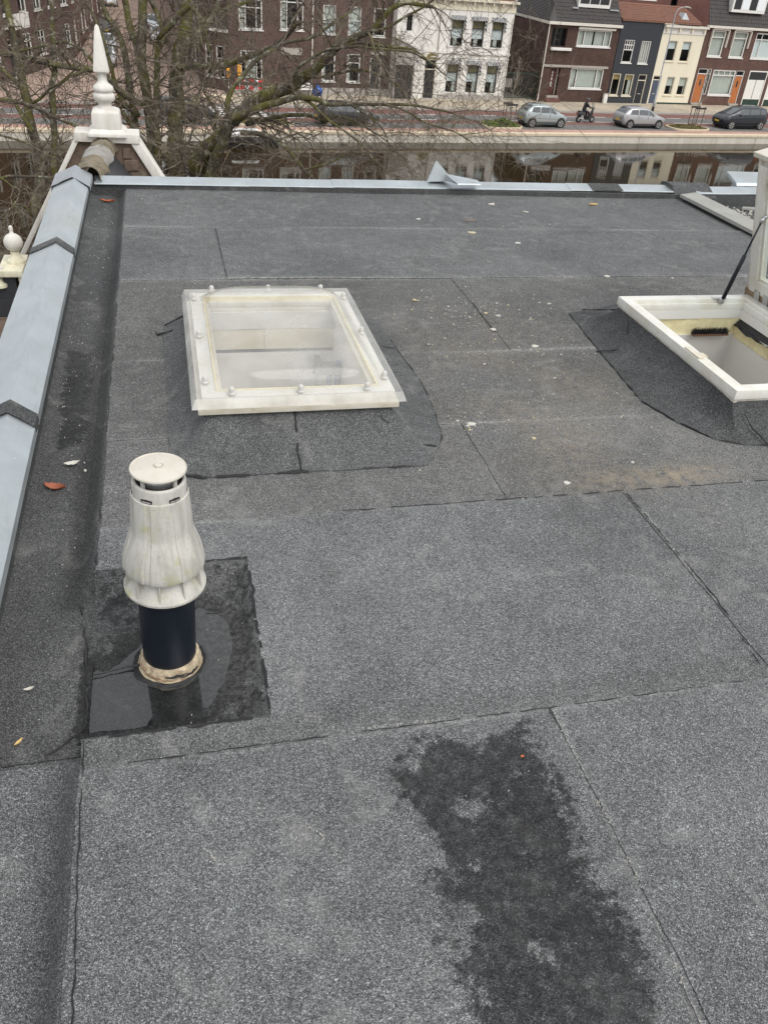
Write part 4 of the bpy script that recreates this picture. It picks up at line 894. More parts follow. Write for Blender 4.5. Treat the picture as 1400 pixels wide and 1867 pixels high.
# far quay wall: concrete panels under a tan coping
for i in range(16):
    u0 = -60+11.5*i
    m = MB(); m.hexa([st(u0+.02,56.72,-12.4),st(u0+11.48,56.72,-12.4),st(u0+11.48,57.1,-12.4),st(u0+.02,57.1,-12.4)], [st(u0+.02,56.72,GZ-.10),st(u0+11.48,56.72,GZ-.10),st(u0+11.48,57.1,GZ-.10),st(u0+.02,57.1,GZ-.10)])
    if i == 0: qw = struct(m.build('quay_wall', M['quay']))
    else: m.build('quay_panel', M['quay'], qw)
    m = MB(); m.hexa([st(u0+.01,56.66,GZ-.098),st(u0+11.49,56.66,GZ-.098),st(u0+11.49,57.25,GZ-.098),st(u0+.01,57.25,GZ-.098)], [st(u0+.01,56.66,GZ+.05),st(u0+11.49,56.66,GZ+.05),st(u0+11.49,57.25,GZ+.05),st(u0+.01,57.25,GZ+.05)])
    m.build('coping_stone', M['coping'], qw)
strip('quay_walk', U0, U1, 57.25, 58.25, GZ+.04, M['pinkbrick'], .1); strip('parking_lane', U0, U1, 58.25, 60.45, GZ, M['park'])
strip('bicycle_lane', U0, U1, 60.45, 61.78, GZ, M['redlane']); strip('road', U0, U1, 61.78, 63.85, GZ, M['asphalt']); strip('bicycle_lane', U0, U1, 63.85, 65.75, GZ, M['redlane'])
strip('kerb', U0, U1, 65.75, 65.93, PZ+.005, M['kerb'], .2); strip('pavement', U0, U1, 65.93, 72.5, PZ, M['pavetile'], .15)
rm = None
for v in (61.72, 63.86):
    for i in range(34):
        u = -12 + 2.6*i + (0.9 if v > 62 else 0)
        if 10 < u < 16.2: continue
        m = MB(); m.face([st(u,v-.06,GZ+.006),st(u+1.5,v-.06,GZ+.006),st(u+1.5,v+.06,GZ+.006),st(u,v+.06,GZ+.006)]); struct(m.build('lane_marking', M['mark']))
for i in range(5):
    v = 61.95+.42*0+.78*i; m = MB(); m.face([st(11.0,v,GZ+.008),st(15.6,v,GZ+.008),st(15.6,v+.42,GZ+.008),st(11.0,v+.42,GZ+.008)]); struct(m.build('zebra_stripe', M['mark']))
m = MB(); m.face([st(-2.0,65.9,PZ+.012),st(13.0,65.9,PZ+.012),st(15,75,PZ+.012),st(26,175,PZ+.012),st(15,175,PZ+.012),st(4.4,88,PZ+.012),st(-2.2,71,PZ+.012)]); struct(m.build('side_street', M['side']))
m = MB(); R = [[st(13.2+1.1*k*cos(a), 68.2+1.2*k*sin(a), PZ+.02+z) for a in [2*pi*i/20 for i in range(20)]] for k, z in ((1,0),(1,.09),(.93,.13),(.5,.17))]; m.rings(R, True, True); struct(m.build('pavement_island', M['coping']))

# ================================================================== HOUSES
BR = {'dark': brick('dark_brown_brick', (0.052,0.026,0.020), (0.080,0.040,0.030), (0.10,0.08,0.07)), 'purple': brick('purple_brown_brick', (0.075,0.042,0.035), (0.112,0.062,0.052), (0.13,0.11,0.10)),
      'row': brick('row_house_brick', (0.085,0.043,0.033), (0.122,0.063,0.047), (0.13,0.10,0.09)), 'red': brick('red_brick', (0.13,0.05,0.04), (0.17,0.07,0.055), (0.13,0.10,0.09))}
M['plaster_white'] = weathered('white_plaster', (0.70,0.68,0.635), (0.54,0.51,0.46), 0.35, 0.9, 0.8, True, None, 0.05); M['plaster_cream'] = weathered('cream_plaster', (0.70,0.65,0.51), (0.57,0.51,0.38), 0.35, 0.9, 0.8, True, None, 0.05)
M['plaster_dark'] = plain('dark_grey_paint', (0.026,0.029,0.036), 0.7, 0, 0.15, 1.5); M['plaster_grey'] = weathered('grey_plaster', (0.38,0.35,0.32), (0.22,0.19,0.16), 0.5, 1.2, 0.85, True)
M['frame_w'] = plain('white_window_paint', (0.68,0.67,0.63), 0.5, 0, 0.05, 3); M['frame_k'] = plain('black_window_paint', (0.02,0.02,0.022), 0.4); M['frame_c'] = plain('cream_window_paint', (0.66,0.60,0.47), 0.5, 0, 0.05, 3)
M['curtain'] = plain('curtain_cloth', (0.58,0.58,0.53), 0.9, 0, 0.12, 2); M['blind_w'] = plain('white_blind', (0.74,0.77,0.78), 0.8, 0, 0.05, 2); M['blind_o'] = plain('ochre_blind', (0.42,0.30,0.13), 0.8, 0, 0.15, 2); M['curtain_k'] = plain('olive_curtain', (0.20,0.17,0.08), 0.9, 0, 0.5, 9)
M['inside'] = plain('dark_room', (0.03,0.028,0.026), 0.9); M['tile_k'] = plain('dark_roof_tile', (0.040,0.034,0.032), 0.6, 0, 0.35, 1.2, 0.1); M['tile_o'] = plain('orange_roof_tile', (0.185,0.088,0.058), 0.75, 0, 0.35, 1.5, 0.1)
M['door_o'] = plain('orange_brown_door', (0.40,0.13,0.035), 0.45, 0, 0.15, 2); M['door_b'] = plain('blue_grey_door', (0.06,0.075,0.11), 0.5); M['door_k'] = plain('black_door', (0.015,0.017,0.022), 0.35); M['door_r'] = plain('red_brown_door', (0.075,0.022,0.016), 0.45)
M['gutter'] = plain('gutter_white', (0.62,0.58,0.51), 0.6, 0, 0.08, 2); M['stone'] = plain('grey_stone_band', (0.34,0.31,0.27), 0.8, 0, 0.15, 2); M['green_metal'] = plain('dark_green_metal', (0.012,0.035,0.026), 0.5)
def stripes():
    t = NT('striped_awning'); v = t.obj(); s = t.n('ShaderNodeSeparateXYZ'); t.l(v, s.inputs[0])
    w = t.math('FRACT', t.math('MULTIPLY', t.math('ADD', s.outputs[0], t.math('MULTIPLY', s.outputs[2], 0.9)), 4.6)); return t.done(t.bsdf(t.ramp(w, [(0.62, 0.02), (0.62, 0.72)], 'CONSTANT'), 0.8))
M['awning'] = stripes()
class House:
    def __init__(s, label, cat, u0, v0, W, H, D, wallmat, name='house', rz=AS, z=PZ, group=None):
        s.r = thing(name, label, cat, st(u0, v0, z), rz, group); s.W, s.H, s.D, s.u0 = W, H, D, u0; s.op = []; s.mat = wallmat
    def X(s, u): return u - s.u0
    def hole(s, x0, x1, z0, z1, rev=0.16): s.op.append((x0, x1, z0, z1, rev))
    def wall(s, h0=0.0, top=True, sideL=True, sideR=True, z0=-0.2):
        m = MB(); xs = sorted({0, s.W, *[o[0] for o in s.op], *[o[1] for o in s.op]}); zs = sorted({z0, s.H, *[o[2] for o in s.op], *[o[3] for o in s.op]})
        for i in range(len(xs)-1):
            for j in range(len(zs)-1):
                cx, cz = (xs[i]+xs[i+1])/2, (zs[j]+zs[j+1])/2
                if any(o[0] < cx < o[1] and o[2] < cz < o[3] for o in s.op): continue
                m.face([(xs[i],0,zs[j]),(xs[i+1],0,zs[j]),(xs[i+1],0,zs[j+1]),(xs[i],0,zs[j+1])])
        for x0, x1, a, b, rv in s.op:
            m.face([(x0,0,a),(x0,0,b),(x0,rv,b),(x0,rv,a)]); m.face([(x1,0,a),(x1,rv,a),(x1,rv,b),(x1,0,b)]); m.face([(x0,0,b),(x1,0,b),(x1,rv,b),(x0,rv,b)]); m.face([(x0,0,a),(x0,rv,a),(x1,rv,a),(x1,0,a)])
        W, H, D = s.W, s.H, s.D
        m.face([(0,0,z0),(0,0,H),(0,D,H),(0,D,z0)]); m.face([(W,0,z0),(W,D,z0),(W,D,H),(W,0,H)]); m.face([(0,D,z0),(0,D,H),(W,D,H),(W,D,z0)])
        if top: m.face([(0,0,H),(W,0,H),(W,D,H),(0,D,H)])
        m.build('wall', s.mat, s.r)
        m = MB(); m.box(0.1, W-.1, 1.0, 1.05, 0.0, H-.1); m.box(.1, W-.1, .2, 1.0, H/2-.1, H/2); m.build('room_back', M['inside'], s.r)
    def window(s, x0, x1, z0, z1, bars=(), hbars=(), fw=0.085, fm='frame_w', sill=True, blinds=(), curt=None, sillm=None, rev=0.16):
        s.hole(x0, x1, z0, z1, rev); m = MB(); y0, y1 = rev-0.11, rev-0.03
        m.box(x0, x1, y0, y1, z0, z0+fw); m.box(x0, x1, y0, y1, z1-fw, z1); m.box(x0, x0+fw, y0, y1, z0+fw, z1-fw); m.box(x1-fw, x1, y0, y1, z0+fw, z1-fw)
        for b in bars:
            f, a, c = b if hasattr(b, '__len__') else (b, 0, 1); x = x0+(x1-x0)*f; m.box(x-.03, x+.03, y0+.004, y1-.004, max(z0+fw, z0+(z1-z0)*a), min(z1-fw, z0+(z1-z0)*c))
        for h in hbars:
            f, a, c = h if hasattr(h, '__len__') else (h, 0, 1); z = z0+(z1-z0)*f; m.box(max(x0+fw, x0+(x1-x0)*a), min(x1-fw, x0+(x1-x0)*c), y0+.008, y1-.008, z-.035, z+.035)
        w = m.build('window', M[fm], s.r)
        g = MB(); g.face([(x0+fw,rev-.06,z0+fw),(x1-fw,rev-.06,z0+fw),(x1-fw,rev-.06,z1-fw),(x0+fw,rev-.06,z1-fw)]); g.build('pane', M['glass'], w)
        for a, b, mt in blinds:
            q = MB(); q.box(x0+fw, x1-fw, rev+.03, rev+.04, z0+(z1-z0)*a, z0+(z1-z0)*b); q.build('blind', M[mt], w)
        if curt:
            for a, b in curt:
                q = MB(); n = max(4, int((b-a)*(x1-x0)/.05)); q.rings([[(x0+(x1-x0)*(a+(b-a)*i/n), rev+.06+.02*(i % 2), z0+fw), (x0+(x1-x0)*(a+(b-a)*i/n), rev+.06+.02*(i % 2), z1-fw)] for i in range(n+1)], False, False); q.build('curtain', M['curtain'], w)
        if sill:
            q = MB(); q.box(x0-.06, x1+.06, -0.07, rev-.112, z0-.09, z0-.002); q.build('sill', M[sillm or fm], w)
        return w
    def door(s, x0, x1, z0, z1, dm, fm='frame_w', fan=0.0, panel=True, rev=0.18, glass=False, slot=False):
        s.hole(x0, x1, z0, z1, rev); m = MB(); fw = .08; y0, y1 = rev-.12, rev-.04
        m.box(x0, x0+fw, y0, y1, z0, z1); m.box(x1-fw, x1, y0, y1, z0, z1); m.box(x0+fw, x1-fw, y0, y1, z1-fw, z1); zt = z1-fw
        if fan: m.box(x0+fw, x1-fw, y0, y1, z1-fan-.04, z1-fan+.03); zt = z1-fan-.04
        fr = m.build('door_frame', M[fm], s.r)
        if fan: g = MB(); g.face([(x0+fw,rev-.07,z1-fan+.03),(x1-fw,rev-.07,z1-fan+.03),(x1-fw,rev-.07,z1-fw),(x0+fw,rev-.07,z1-fw)]); g.build('fanlight', M['glass'], fr)
        m = MB(); m.box(x0+fw, x1-fw, rev-.08, rev-.04, z0+.01, zt); d = m.build('door', M[dm], s.r)
        m = MB(); xa, xb = x0+fw+.12, x1-fw-.12
        if panel and xb-xa > .2:
            for a, b in ((.10, .38), (.5, .9)): m.box(xa, xb, rev-.095, rev-.0805, z0+(zt-z0)*a, z0+(zt-z0)*b)
            m.build('door_panel', M[dm], d)
        if glass: m = MB(); m.box((x0+x1)/2-.09, (x0+x1)/2+.09, rev-.105, rev-.0955, z0+(zt-z0)*.60, z0+(zt-z0)*.82); m.build('door_glass', M['frame_k'], d)
        if slot: m = MB(); m.box((x0+x1)/2-.16, (x0+x1)/2+.16, rev-.108, rev-.0965, z0+(zt-z0)*.40, z0+(zt-z0)*.44); m.build('letter_slot', M['steel'], d)
        m = MB(); m.box(x1-fw-.09, x1-fw-.05, rev-.13, rev-.081, z0+1.0, z0+1.12); m.build('handle', M['steel'], d)
        m = MB(); m.box(x0-.05, x1+.05, -.25, rev-.05, z0-.16, z0-.002); m.build('doorstep', M['stone'], s.r)
    def band(s, name, x0, x1, z0, z1, out, mat, back=0.0): m = MB(); m.box(x0, x1, -out, -.003-back*0, z0, z1); return m.build(name, M[mat] if isinstance(mat, str) else mat, s.r)
    def tiles(s, x0, x1, y0, z0, y1, z1, mat, tw=0.24, th=0.33):
        m = MB(); m.hexa([(x0,y0,z0-.1),(x1,y0,z0-.1),(x1,y1,z1-.1),(x0,y1,z1-.1)], [(x0,y0,z0),(x1,y0,z0),(x1,y1,z1),(x0,y1,z1)]); rf = m.build('roof', mat, s.r)
        L = hypot(y1-y0, z1-z0); n = int(L/th); dy, dz = (y1-y0)/L, (z1-z0)/L; ny, nz_ = -dz, dy; m = MB(); k = int((x1-x0)/tw); rnd = random.Random(int(x1*100))
        for i in range(n):
            for j in range(k):
                a = x0+(x1-x0)*j/k; b = x0+(x1-x0)*(j+1)/k-.012; l = rnd.uniform(-.008, .008)
                P = lambda x, t, h: (x, y0+dy*t+ny*h, z0+dz*t+nz_*h); t0, t1 = i*th, (i+1)*th+.03; hm = .075
                m.rings([[P(a,t0,.004),P(a,t0,.045+l),P(a+(b-a)*.35,t0,.05+l),P(a+(b-a)*.7,t0,hm+.02+l),P(b,t0,.05+l),P(b,t0,.004)], [P(a,t1,.004),P(a,t1,.015+l),P(a+(b-a)*.35,t1,.02+l),P(a+(b-a)*.7,t1,hm-.01+l),P(b,t1,.02+l),P(b,t1,.004)]], True, True)
        t = m.build('roof_tiles', mat, rf); t['kind'] = 'stuff'
        return rf

# ---- white house with striped awnings
h = House('white plastered house with black striped awnings over its windows', 'house', 28.15, 70.4, 10.45, 7.0, 9.5, M['plaster_white']); X = h.X
def awn(x0, x1, z, drop):
    m = MB(); R = []
    for i in range(15):
        x = x0-.12+(x1-x0+.24)*i/14; sc = .05*abs(sin(i*pi/2)); R.append([(x,-.01,z+.12),(x,-.16,z+.06),(x,-.20,z-.16-sc),(x,-.19,z-.17-sc),(x,-.14,z+.04),(x,-.008,z+.09)])
    m.rings(R, True, True); a = m.build('awning', M['awning'], h.r)
    m = MB(); m.hexa([(x1+.10,-.14,z-drop),(x1+.17,-.12,z-drop),(x1+.17,-.03,z-drop),(x1+.10,-.03,z-drop)], [(x1+.0,-.19,z-.1),(x1+.12,-.19,z-.1),(x1+.12,-.02,z-.1),(x1+.02,-.02,z-.1)]); m.build('awning_side', M['awning'], a)
for u0, u1 in ((32.95,34.05),(34.84,35.97),(36.68,37.77)):
    h.window(X(u0), X(u1), 3.98, 6.02, hbars=(.64,), fw=.06, fm='frame_k', blinds=((.64,.97,'curtain_k'),(.28,.63,'blind_w')), curt=((.3,.62),), sillm='frame_w'); awn(X(u0), X(u1), 6.05, .95)
    h.window(X(u0)-.0, X(u1)-.05, .55, 2.80, hbars=(.66,), fw=.06, fm='frame_k', blinds=((.66,.97,'curtain_k'),(.36,.65,'blind_w')), curt=((.62,.95),), sillm='frame_w'); awn(X(u0), X(u1)-.05, 2.84, .95)
h.window(X(28.98), X(29.47), 4.9, 6.1, bars=(.5,), fw=.05, fm='frame_k', sill=False)
h.door(X(30.88), X(31.95), 0.02, 2.95, 'door_k', 'frame_c', fan=.75)
m = MB(); R = [[(X(31.415)+r*cos(a), y, 2.95+r*.9*sin(a)) for r, y in ((.50,-.05),(.66,-.05),(.66,-.006),(.50,-.006))] for a in [pi*i/14 for i in range(15)]]; m.rings(R, True, True); m.build('door_arch', M['frame_c'], h.r)
m = MB(); m.rings([[(X(31.415)+.49*cos(a), -.012, 2.95+.44*sin(a)) for a in [pi*i/14 for i in range(15)]], [(X(31.415)+.49*cos(a), -.004, 2.95+.44*sin(a)) for a in [pi*i/14 for i in range(15)]]], True, True); m.build('arch_light', M['curtain_k'], h.r)
h.wall(); h.band('plinth', X(32.3), 10.45, -.1, .36, .05, 'plaster_grey'); h.band('string_course', 3.2, 10.5, 3.42, 3.60, .09, 'plaster_white'); h.band('string_course', 3.2, 10.48, 3.10, 3.16, .05, 'plaster_white')
h.band('frieze', 0, 10.5, 6.55, 7.0, .06, 'plaster_cream'); m = MB(); m.box(-.05, 10.62, -.38, 9.5, 7.18, 7.34); m.build('cornice', M['frame_c'], h.r)
for i in range(12): m = MB(); m.box(.3+i*.88, .42+i*.88, -.3, -.065, 6.98, 7.175); m.build('bracket', M['frame_c'], h.r)
m = MB(); m.tube([(10.36,-.06,.0),(10.36,-.06,6.2)], .045, 8); m.build('downpipe', M['gutter'], h.r)
m = MB(); m.tube([(X(31.9),-.06,2.9),(X(31.9),-.06,6.3)], .04, 8); m.build('downpipe', M['stone'], h.r)
m = MB(); m.box(0, 10.45, -.001, .3, 7.001, 7.179); m.build('parapet', M['plaster_white'], h.r); h.tiles(0, 10.45, .5, 7.4, 3.2, 9.6, M['tile_o'])
# ---- low grey annex with a gate
h = House('low grey annex with a sloping coping and black double gate', 'annex', 28.05, 69.9, 1.75, 3.4, .49, M['plaster_grey'], name='annex'); h.hole(.08, 1.62, 0.0, 2.5); h.wall()
m = MB(); m.hexa([(0,-.02,3.4),(1.75,-.02,3.4),(1.75,.45,3.4),(0,.45,3.4)], [(0,-.02,4.35),(1.75,-.02,3.62),(1.75,.45,3.62),(0,.45,4.35)]); m.build('gable', M['plaster_grey'], h.r)
m = MB(); m.hexa([(-.05,-.08,4.36),(1.8,-.08,3.63),(1.8,.47,3.63),(-.05,.47,4.36)], [(-.05,-.08,4.44),(1.8,-.08,3.71),(1.8,.47,3.71),(-.05,.47,4.44)]); m.build('coping', M['stone'], h.r)
for i in range(2): m = MB(); m.box(.09+.77*i, .85+.77*i-.01, .05, .1, 0.02, 2.48); g = m.build('gate_leaf', M['frame_k'], h.r); m = MB(); [m.box(.14+.77*i+.14*k, .16+.77*i+.14*k, .035, .0495, .1, 2.4) for k in range(5)]; m.build('gate_batten', M['frame_k'], g)
# ---- brown brick house with tiled hip roof
h = House('brown brick house with dark tiled roof and splayed side wall', 'house', 42.1, 70.4, 7.15, 5.95, 9, BR['dark']); X = h.X
h.window(X(42.44), X(43.95), 4.30, 5.70, bars=(.36,.68), hbars=((.36,.36,.68),(.68,.36,.68)), fw=.05, fm='frame_k', sill=False, rev=.35); m = MB(); m.box(X(42.5), X(44.55), -.22, -.004, 4.02, 4.24); bevel(m.build('balcony_sill', M['frame_w'], h.r), .02)
h.window(X(45.05), X(48.52), 4.42, 5.68, bars=(.2,.8), fw=.10, curt=((.02,.19),(.21,.48),(.53,.79),(.81,.98)))
m = MB(); m.box(X(44.95), X(48.75), -.16, -.004, 5.70, 5.86); bevel(m.build('shutter_box', M['gutter'], h.r), .02)
h.window(X(45.0), X(48.45), 1.10, 2.72, bars=(.2,.8), fw=.10, curt=((.02,.19),(.21,.79),(.81,.98)))
h.door(X(42.88), X(43.92), .50, 2.70, 'door_r', 'gutter', panel=True, rev=.5, slot=True); h.wall(top=False)
m = MB(); [m.box(X(42.7), X(44.1), -.28-.25*k, -.26-.25*(k-1)+.0, -.05, .33-.16*k) for k in range(2)]; m.build('steps', BR['red'], h.r)
m = MB(); [m.box(X(43.4)-.05, X(43.4)+.05, .385, .396, 1.15+.26*k, 1.32+.26*k) for k in range(5)]; m.build('door_window', M['frame_w'], h.r)
h.band('concrete_lintel', -.0, X(48.75), 2.74, 2.92, .10, 'stone')
# splayed side wall, gutter, hip roof
sp = [(0, 0), (1.55, 9.6)]
m = MB(); m.hexa([(-.01,0.005,-.2),(1.45,9.6,-.2),(1.9,9.6,-.2),(.25,.3,-.2)], [(-.01,0.005,5.95),(1.45,9.6,5.95),(1.9,9.6,5.95),(.25,.3,5.95)]); m.build('side_wall', BR['dark'], h.r)
m = MB(); m.box(-.22, 7.2, -.30, -.004, 5.95, 6.17); m.hexa([(-.25,-.3,5.95),(1.2,9.6,5.95),(1.45,9.6,5.95),(-.0,.0,5.95)], [(-.25,-.3,6.17),(1.2,9.6,6.17),(1.45,9.6,6.17),(0.0,.0,6.17)]); m.build('gutter', M['gutter'], h.r)
h.tiles(.55, 7.15, -.15, 6.18, 1.6, 8.4, M['tile_k'])
m = MB(); m.hexa([(-.2,-.15,6.12),(.55,-.15,6.12),(1.7,1.6,8.3),(1.6,1.6,8.3)], [(-.2,-.15,6.2),(.58,-.15,6.2),(1.7,1.6,8.44),(1.55,1.6,8.44)]); m.hexa([(-.2,-.15,6.10),(1.25,9.6,6.10),(3.2,9.6,8.3),(1.6,1.6,8.3)], [(-.2,-.15,6.2),(1.25,9.6,6.2),(3.1,9.6,8.42),(1.55,1.6,8.42)]); m.build('hip_roof', M['tile_k'], h.r)
m = MB(); Rr = []
for i in range(22):
    t0 = i/22; a0 = Vector((-.2,-.15,6.2)).lerp(Vector((1.55,1.6,8.42)), t0); a1 = Vector((1.25,9.6,6.2)).lerp(Vector((3.1,9.6,8.42)), t0); m.hexa([a0+Vector((-.02,0,0)), a1+Vector((-.02,0,0)), a1+Vector((.1,0,.10)), a0+Vector((.1,0,.10))], [a0+Vector((-.03,0,.06)), a1+Vector((-.03,0,.06)), a1+Vector((.1,0,.13)), a0+Vector((.1,0,.13))])
m.build('tile_course', M['tile_k'], h.r)
m = MB(); m.tube([(-.2,-.15,6.22),(1.58,1.6,8.5)], .09, 8); m.build('hip_tile', M['tile_k'], h.r)
m = MB(); m.tube([(-.06,-.1,5.95),(-.06,-.1,.3),(-.16,-.2,.05)], .05, 8); m.build('downpipe', M['gutter'], h.r)
m = MB(); m.box(X(44.9), X(48.1), .55, 2.5, 7.28, 8.9); m.build('dormer', M['frame_w'], h.r)
for k in range(3): m = MB(); m.box(X(45.05)+1.0*k, X(45.95)+1.0*k, .53, .549, 7.55, 8.6); m.build('dormer_pane', M['frame_k'], h.r)
for a, b in ((44.3,44.88),(48.12,49.0)): m = MB(); m.box(X(a), X(b), .4, .9, 7.15, 7.25); m.build('lead_flashing', M['zinc'], h.r)
for k in range(3):
    y = 4.6+1.0*k; x = y*1.45/9.6-.06; m = MB(); m.tube([(x,y,4.0+.0),(x,y,6.0)], .06, 8); m.build('vent_pipe', M['stone'], h.r)
m = MB(); m.box(.15, .3, 2.0, 2.02, 1.0, 1.2); m.build('wall_plate', M['frame_w'], h.r)
# alley gate, cabinet
g = thing('alley_gate', 'dark green barred gate closing the alley beside the white house', 'gate', st(38.9, 71.0, PZ), AS)
m = MB(); m.box(0, 3.2, -.03, .03, 2.05, 2.13); m.box(0, 3.2, -.03, .03, .12, .20); m.build('gate_rail', M['green_metal'], g)
for k in range(21): m = MB(); m.box(.05+.15*k, .08+.15*k, -.012, .012, .2005, 2.0495); m.build('gate_bar', M['green_metal'], g)
for x in (-.06, 3.12): m = MB(); m.box(x, x+.12, -.06, .06, 0, 2.3); m.build('gate_post', M['green_metal'], g)
m = MB(); m.box(0, .9, .3, .34, .9, 1.6); m.build('notice_board', M['plaster_grey'], g)
g = thing('utility_cabinet', 'pale grey utility cabinet against the brick house corner', 'cabinet', st(48.72, 70.1, PZ), AS); m = MB(); m.box(0, .38, -.15, .1, 0, .78); bevel(m.build('cabinet_body', M['plaster_white'], g), .02); m = MB(); m.box(-.02, .40, -.17, .12, .7805, .82); m.build('cabinet_lid', M['stone'], g)
# ---- dark grey house
h = House('narrow charcoal painted house with an orange tiled roof', 'house', 49.32, 70.4, 4.5, 6.55, 8, M['plaster_dark']); X = h.X
h.window(X(50.03), X(51.1), 3.30, 5.10, hbars=(.56,.77), bars=((.28,.56,1),(.5,.56,1),(.72,.56,1)), fw=.08, curt=()); h.window(X(51.83), X(52.86), 3.28, 5.07, bars=(.25,.5,.75), fw=.08, curt=((.05,.95),))
h.window(X(49.5), X(50.4), .62, 2.42, fw=.09, fm='frame_c', blinds=((.72,.98,'blind_o'),)); h.window(X(50.82), X(51.8), .62, 2.40, fw=.09, fm='frame_c', blinds=((.72,.98,'blind_o'),), curt=((.55,.9),))
h.door(X(52.3), X(53.24), .02, 2.42, 'door_k', 'frame_c', fan=.5, slot=True); h.wall(); h.band('plinth', .1, X(52.15), -.1, .45, .04, 'plaster_dark')
h.tiles(-.05, 8.5, -.1, 6.62, 2.8, 7.62, M['tile_o']); m = MB(); m.tube([(0,2.8,7.66),(8.5,2.8,7.66)], .1, 8); m.build('ridge_tile', M['tile_o'], h.r)
m = MB(); m.box(-.02, 4.5, -.07, .05, 6.5505, 6.60); m.build('roof_edge', M['frame_k'], h.r)
# ---- cream house
h = House('narrow cream painted house with a blue grey door', 'house', 53.83, 70.4, 4.72, 6.25, 8, M['plaster_cream']); X = h.X
for u0, u1 in ((54.7,55.73),(56.32,57.33)): h.window(X(u0), X(u1), 3.57, 5.20, fw=.06, fm='frame_c', blinds=((.60,.98,'blind_w'),))
for u0, u1 in ((55.5,56.42),(56.92,57.9)): h.window(X(u0), X(u1), .78, 2.30, fw=.07, fm='frame_c', curt=((.03,.2),(.8,.97)), blinds=((.5,.97,'curtain'),))
h.door(X(53.95), X(54.86), .02, 2.36, 'door_b', 'frame_c', fan=.35, slot=True); h.wall(); h.band('frieze', 0, 4.72, 5.75, 6.25, .05, 'plaster_white'); m = MB(); m.box(-.02, 4.8, -.30, .3, 6.2505, 6.42); m.build('cornice', M['gutter'], h.r)
for k in range(4): m = MB(); m.box(.25+1.38*k, .40+1.38*k, -.22, -.052, 5.95, 6.249); m.build('bracket', M['plaster_cream'], h.r)
m = MB(); m.hexa([(1.9,.35,6.42),(3.2,.35,6.42),(3.2,1.4,6.42),(1.9,1.4,6.42)], [(2.35,.6,7.35),(2.5,.6,7.35),(2.5,1.3,7.35),(2.35,1.3,7.35)]); m.build('glass_lantern', M['zinc'], h.r)
h.band('plinth', X(54.95), 4.7, -.1, .14, .03, 'green_metal')
# ---- brick row on the right
h = House('brown brick row house with orange doors and white garage doors', 'house', 58.62, 70.4, 14, 6.45, 9, BR['row']); X = h.X
for u0, u1 in ((59.35,60.95),(61.88,63.55)):
    h.window(X(u0), X(u1), 4.10, 6.22, hbars=(.74,), fw=.12, curt=((.03,.97),)); m = MB(); [m.box(X(u)-.04, X(u)+.04, -.22, -.02, 4.9, 6.3) for u in (u0-.14, u1+.14)]; m.build('shutter_guide', M['gutter'], h.r)
    m = MB(); m.box(X(u0)-.12, X(u1)+.12, -.2, -.004, 6.26, 6.38); m.build('shutter_box', M['gutter'], h.r)
h.window(X(64.5), X(68.0), 4.10, 6.22, bars=(.22,.78), hbars=(.74,), fw=.12, blinds=((.03,.74,'blind_w'),)); h.window(X(69.2), X(71.0), 4.1, 6.22, hbars=(.74,), fw=.12)
h.door(X(58.86), X(60.02), .2, 3.1, 'door_o', 'frame_w', fan=.45, glass=True); h.window(X(60.06), X(60.42), .9, 3.1, hbars=(.8,), fw=.07, sill=False)
h.window(X(60.62), X(63.34), .88, 3.05, hbars=(.78,), bars=((.25,.78,1),(.5,.78,1),(.75,.78,1)), fw=.12, curt=((.03,.97),)); h.door(X(63.38), X(64.38), .2, 3.05, 'door_o', 'frame_w', fan=.45, glass=True)
h.hole(X(64.95), X(67.2), .05, 3.08, .15); h.hole(X(67.6), X(70), .05, 3.08, .15)
h.wall(top=False); m = MB(); m.box(-.1, 14, -.32, -.004, 6.40, 6.60); m.build('gutter', M['gutter'], h.r)
for a, b in ((64.95,67.2),(67.6,70)):
    m = MB(); x0, x1 = X(a), X(b); xm = (x0+x1)/2; m.box(x0, x0+.09, -.02, .08, .05, 3.08); m.box(x1-.09, x1, -.02, .08, .05, 3.08); m.box(x0+.09, x1-.09, -.02, .08, 2.98, 3.08); gd = m.build('garage_frame', M['frame_w'], h.r)
    for q0, q1 in ((x0+.1, xm-.03), (xm+.03, x1-.1)):
        m = MB(); m.box(q0, q1, .03, .07, .6, 2.3); m.build('garage_panel', M['frame_w'], gd); m = MB(); m.box(q0, q1, .03, .07, 2.32, 2.97); m.build('garage_light', M['frame_k'], gd); m = MB(); m.box(q0, q1, .03, .07, .06, .59); m.build('garage_kickplate', M['green_metal'], gd)
    m = MB(); m.box(xm-.028, xm+.028, .025, .075, .06, 2.97); m.build('garage_post', M['frame_k'], gd)
h.tiles(0, 14, -.1, 6.62, 1.0, 9.4, M['tile_k'])
for a, b in ((60.75,64.6),(66.8,70.2)):
    m = MB(); m.box(X(a), X(b), -.02, 2.2, 7.72, 9.6); d = m.build('dormer', M['frame_w'], h.r)
    for k in range(4):
        w = (b-a-.3)/4; m = MB(); m.box(X(a)+.15+w*k+.05, X(a)+.15+w*(k+1)-.05, -.035, -.021, 7.95, 9.35); m.build('dormer_pane', M['frame_k'] if k % 2 == 0 else M['blind_w'], d)
for u in (64.7, 66.5): m = MB(); m.tube([(X(u),.05,6.6),(X(u),.75,9.4)], .045, 6); m.build('downpipe', M['gutter'], h.r)
# ---- taller brick block behind
h = House('tall plain brick block rising behind the charcoal and cream houses', 'building', 52.5, 78.6, 13, 11.5, 8, BR['red'], name='brick_block'); X = h.X
h.window(X(56.0), X(58.4), 7.9, 9.6, bars=(.33,.66), fw=.1); h.window(X(60.2), X(61.0), 7.2, 9.2, fw=.08, fm='frame_k'); h.wall()
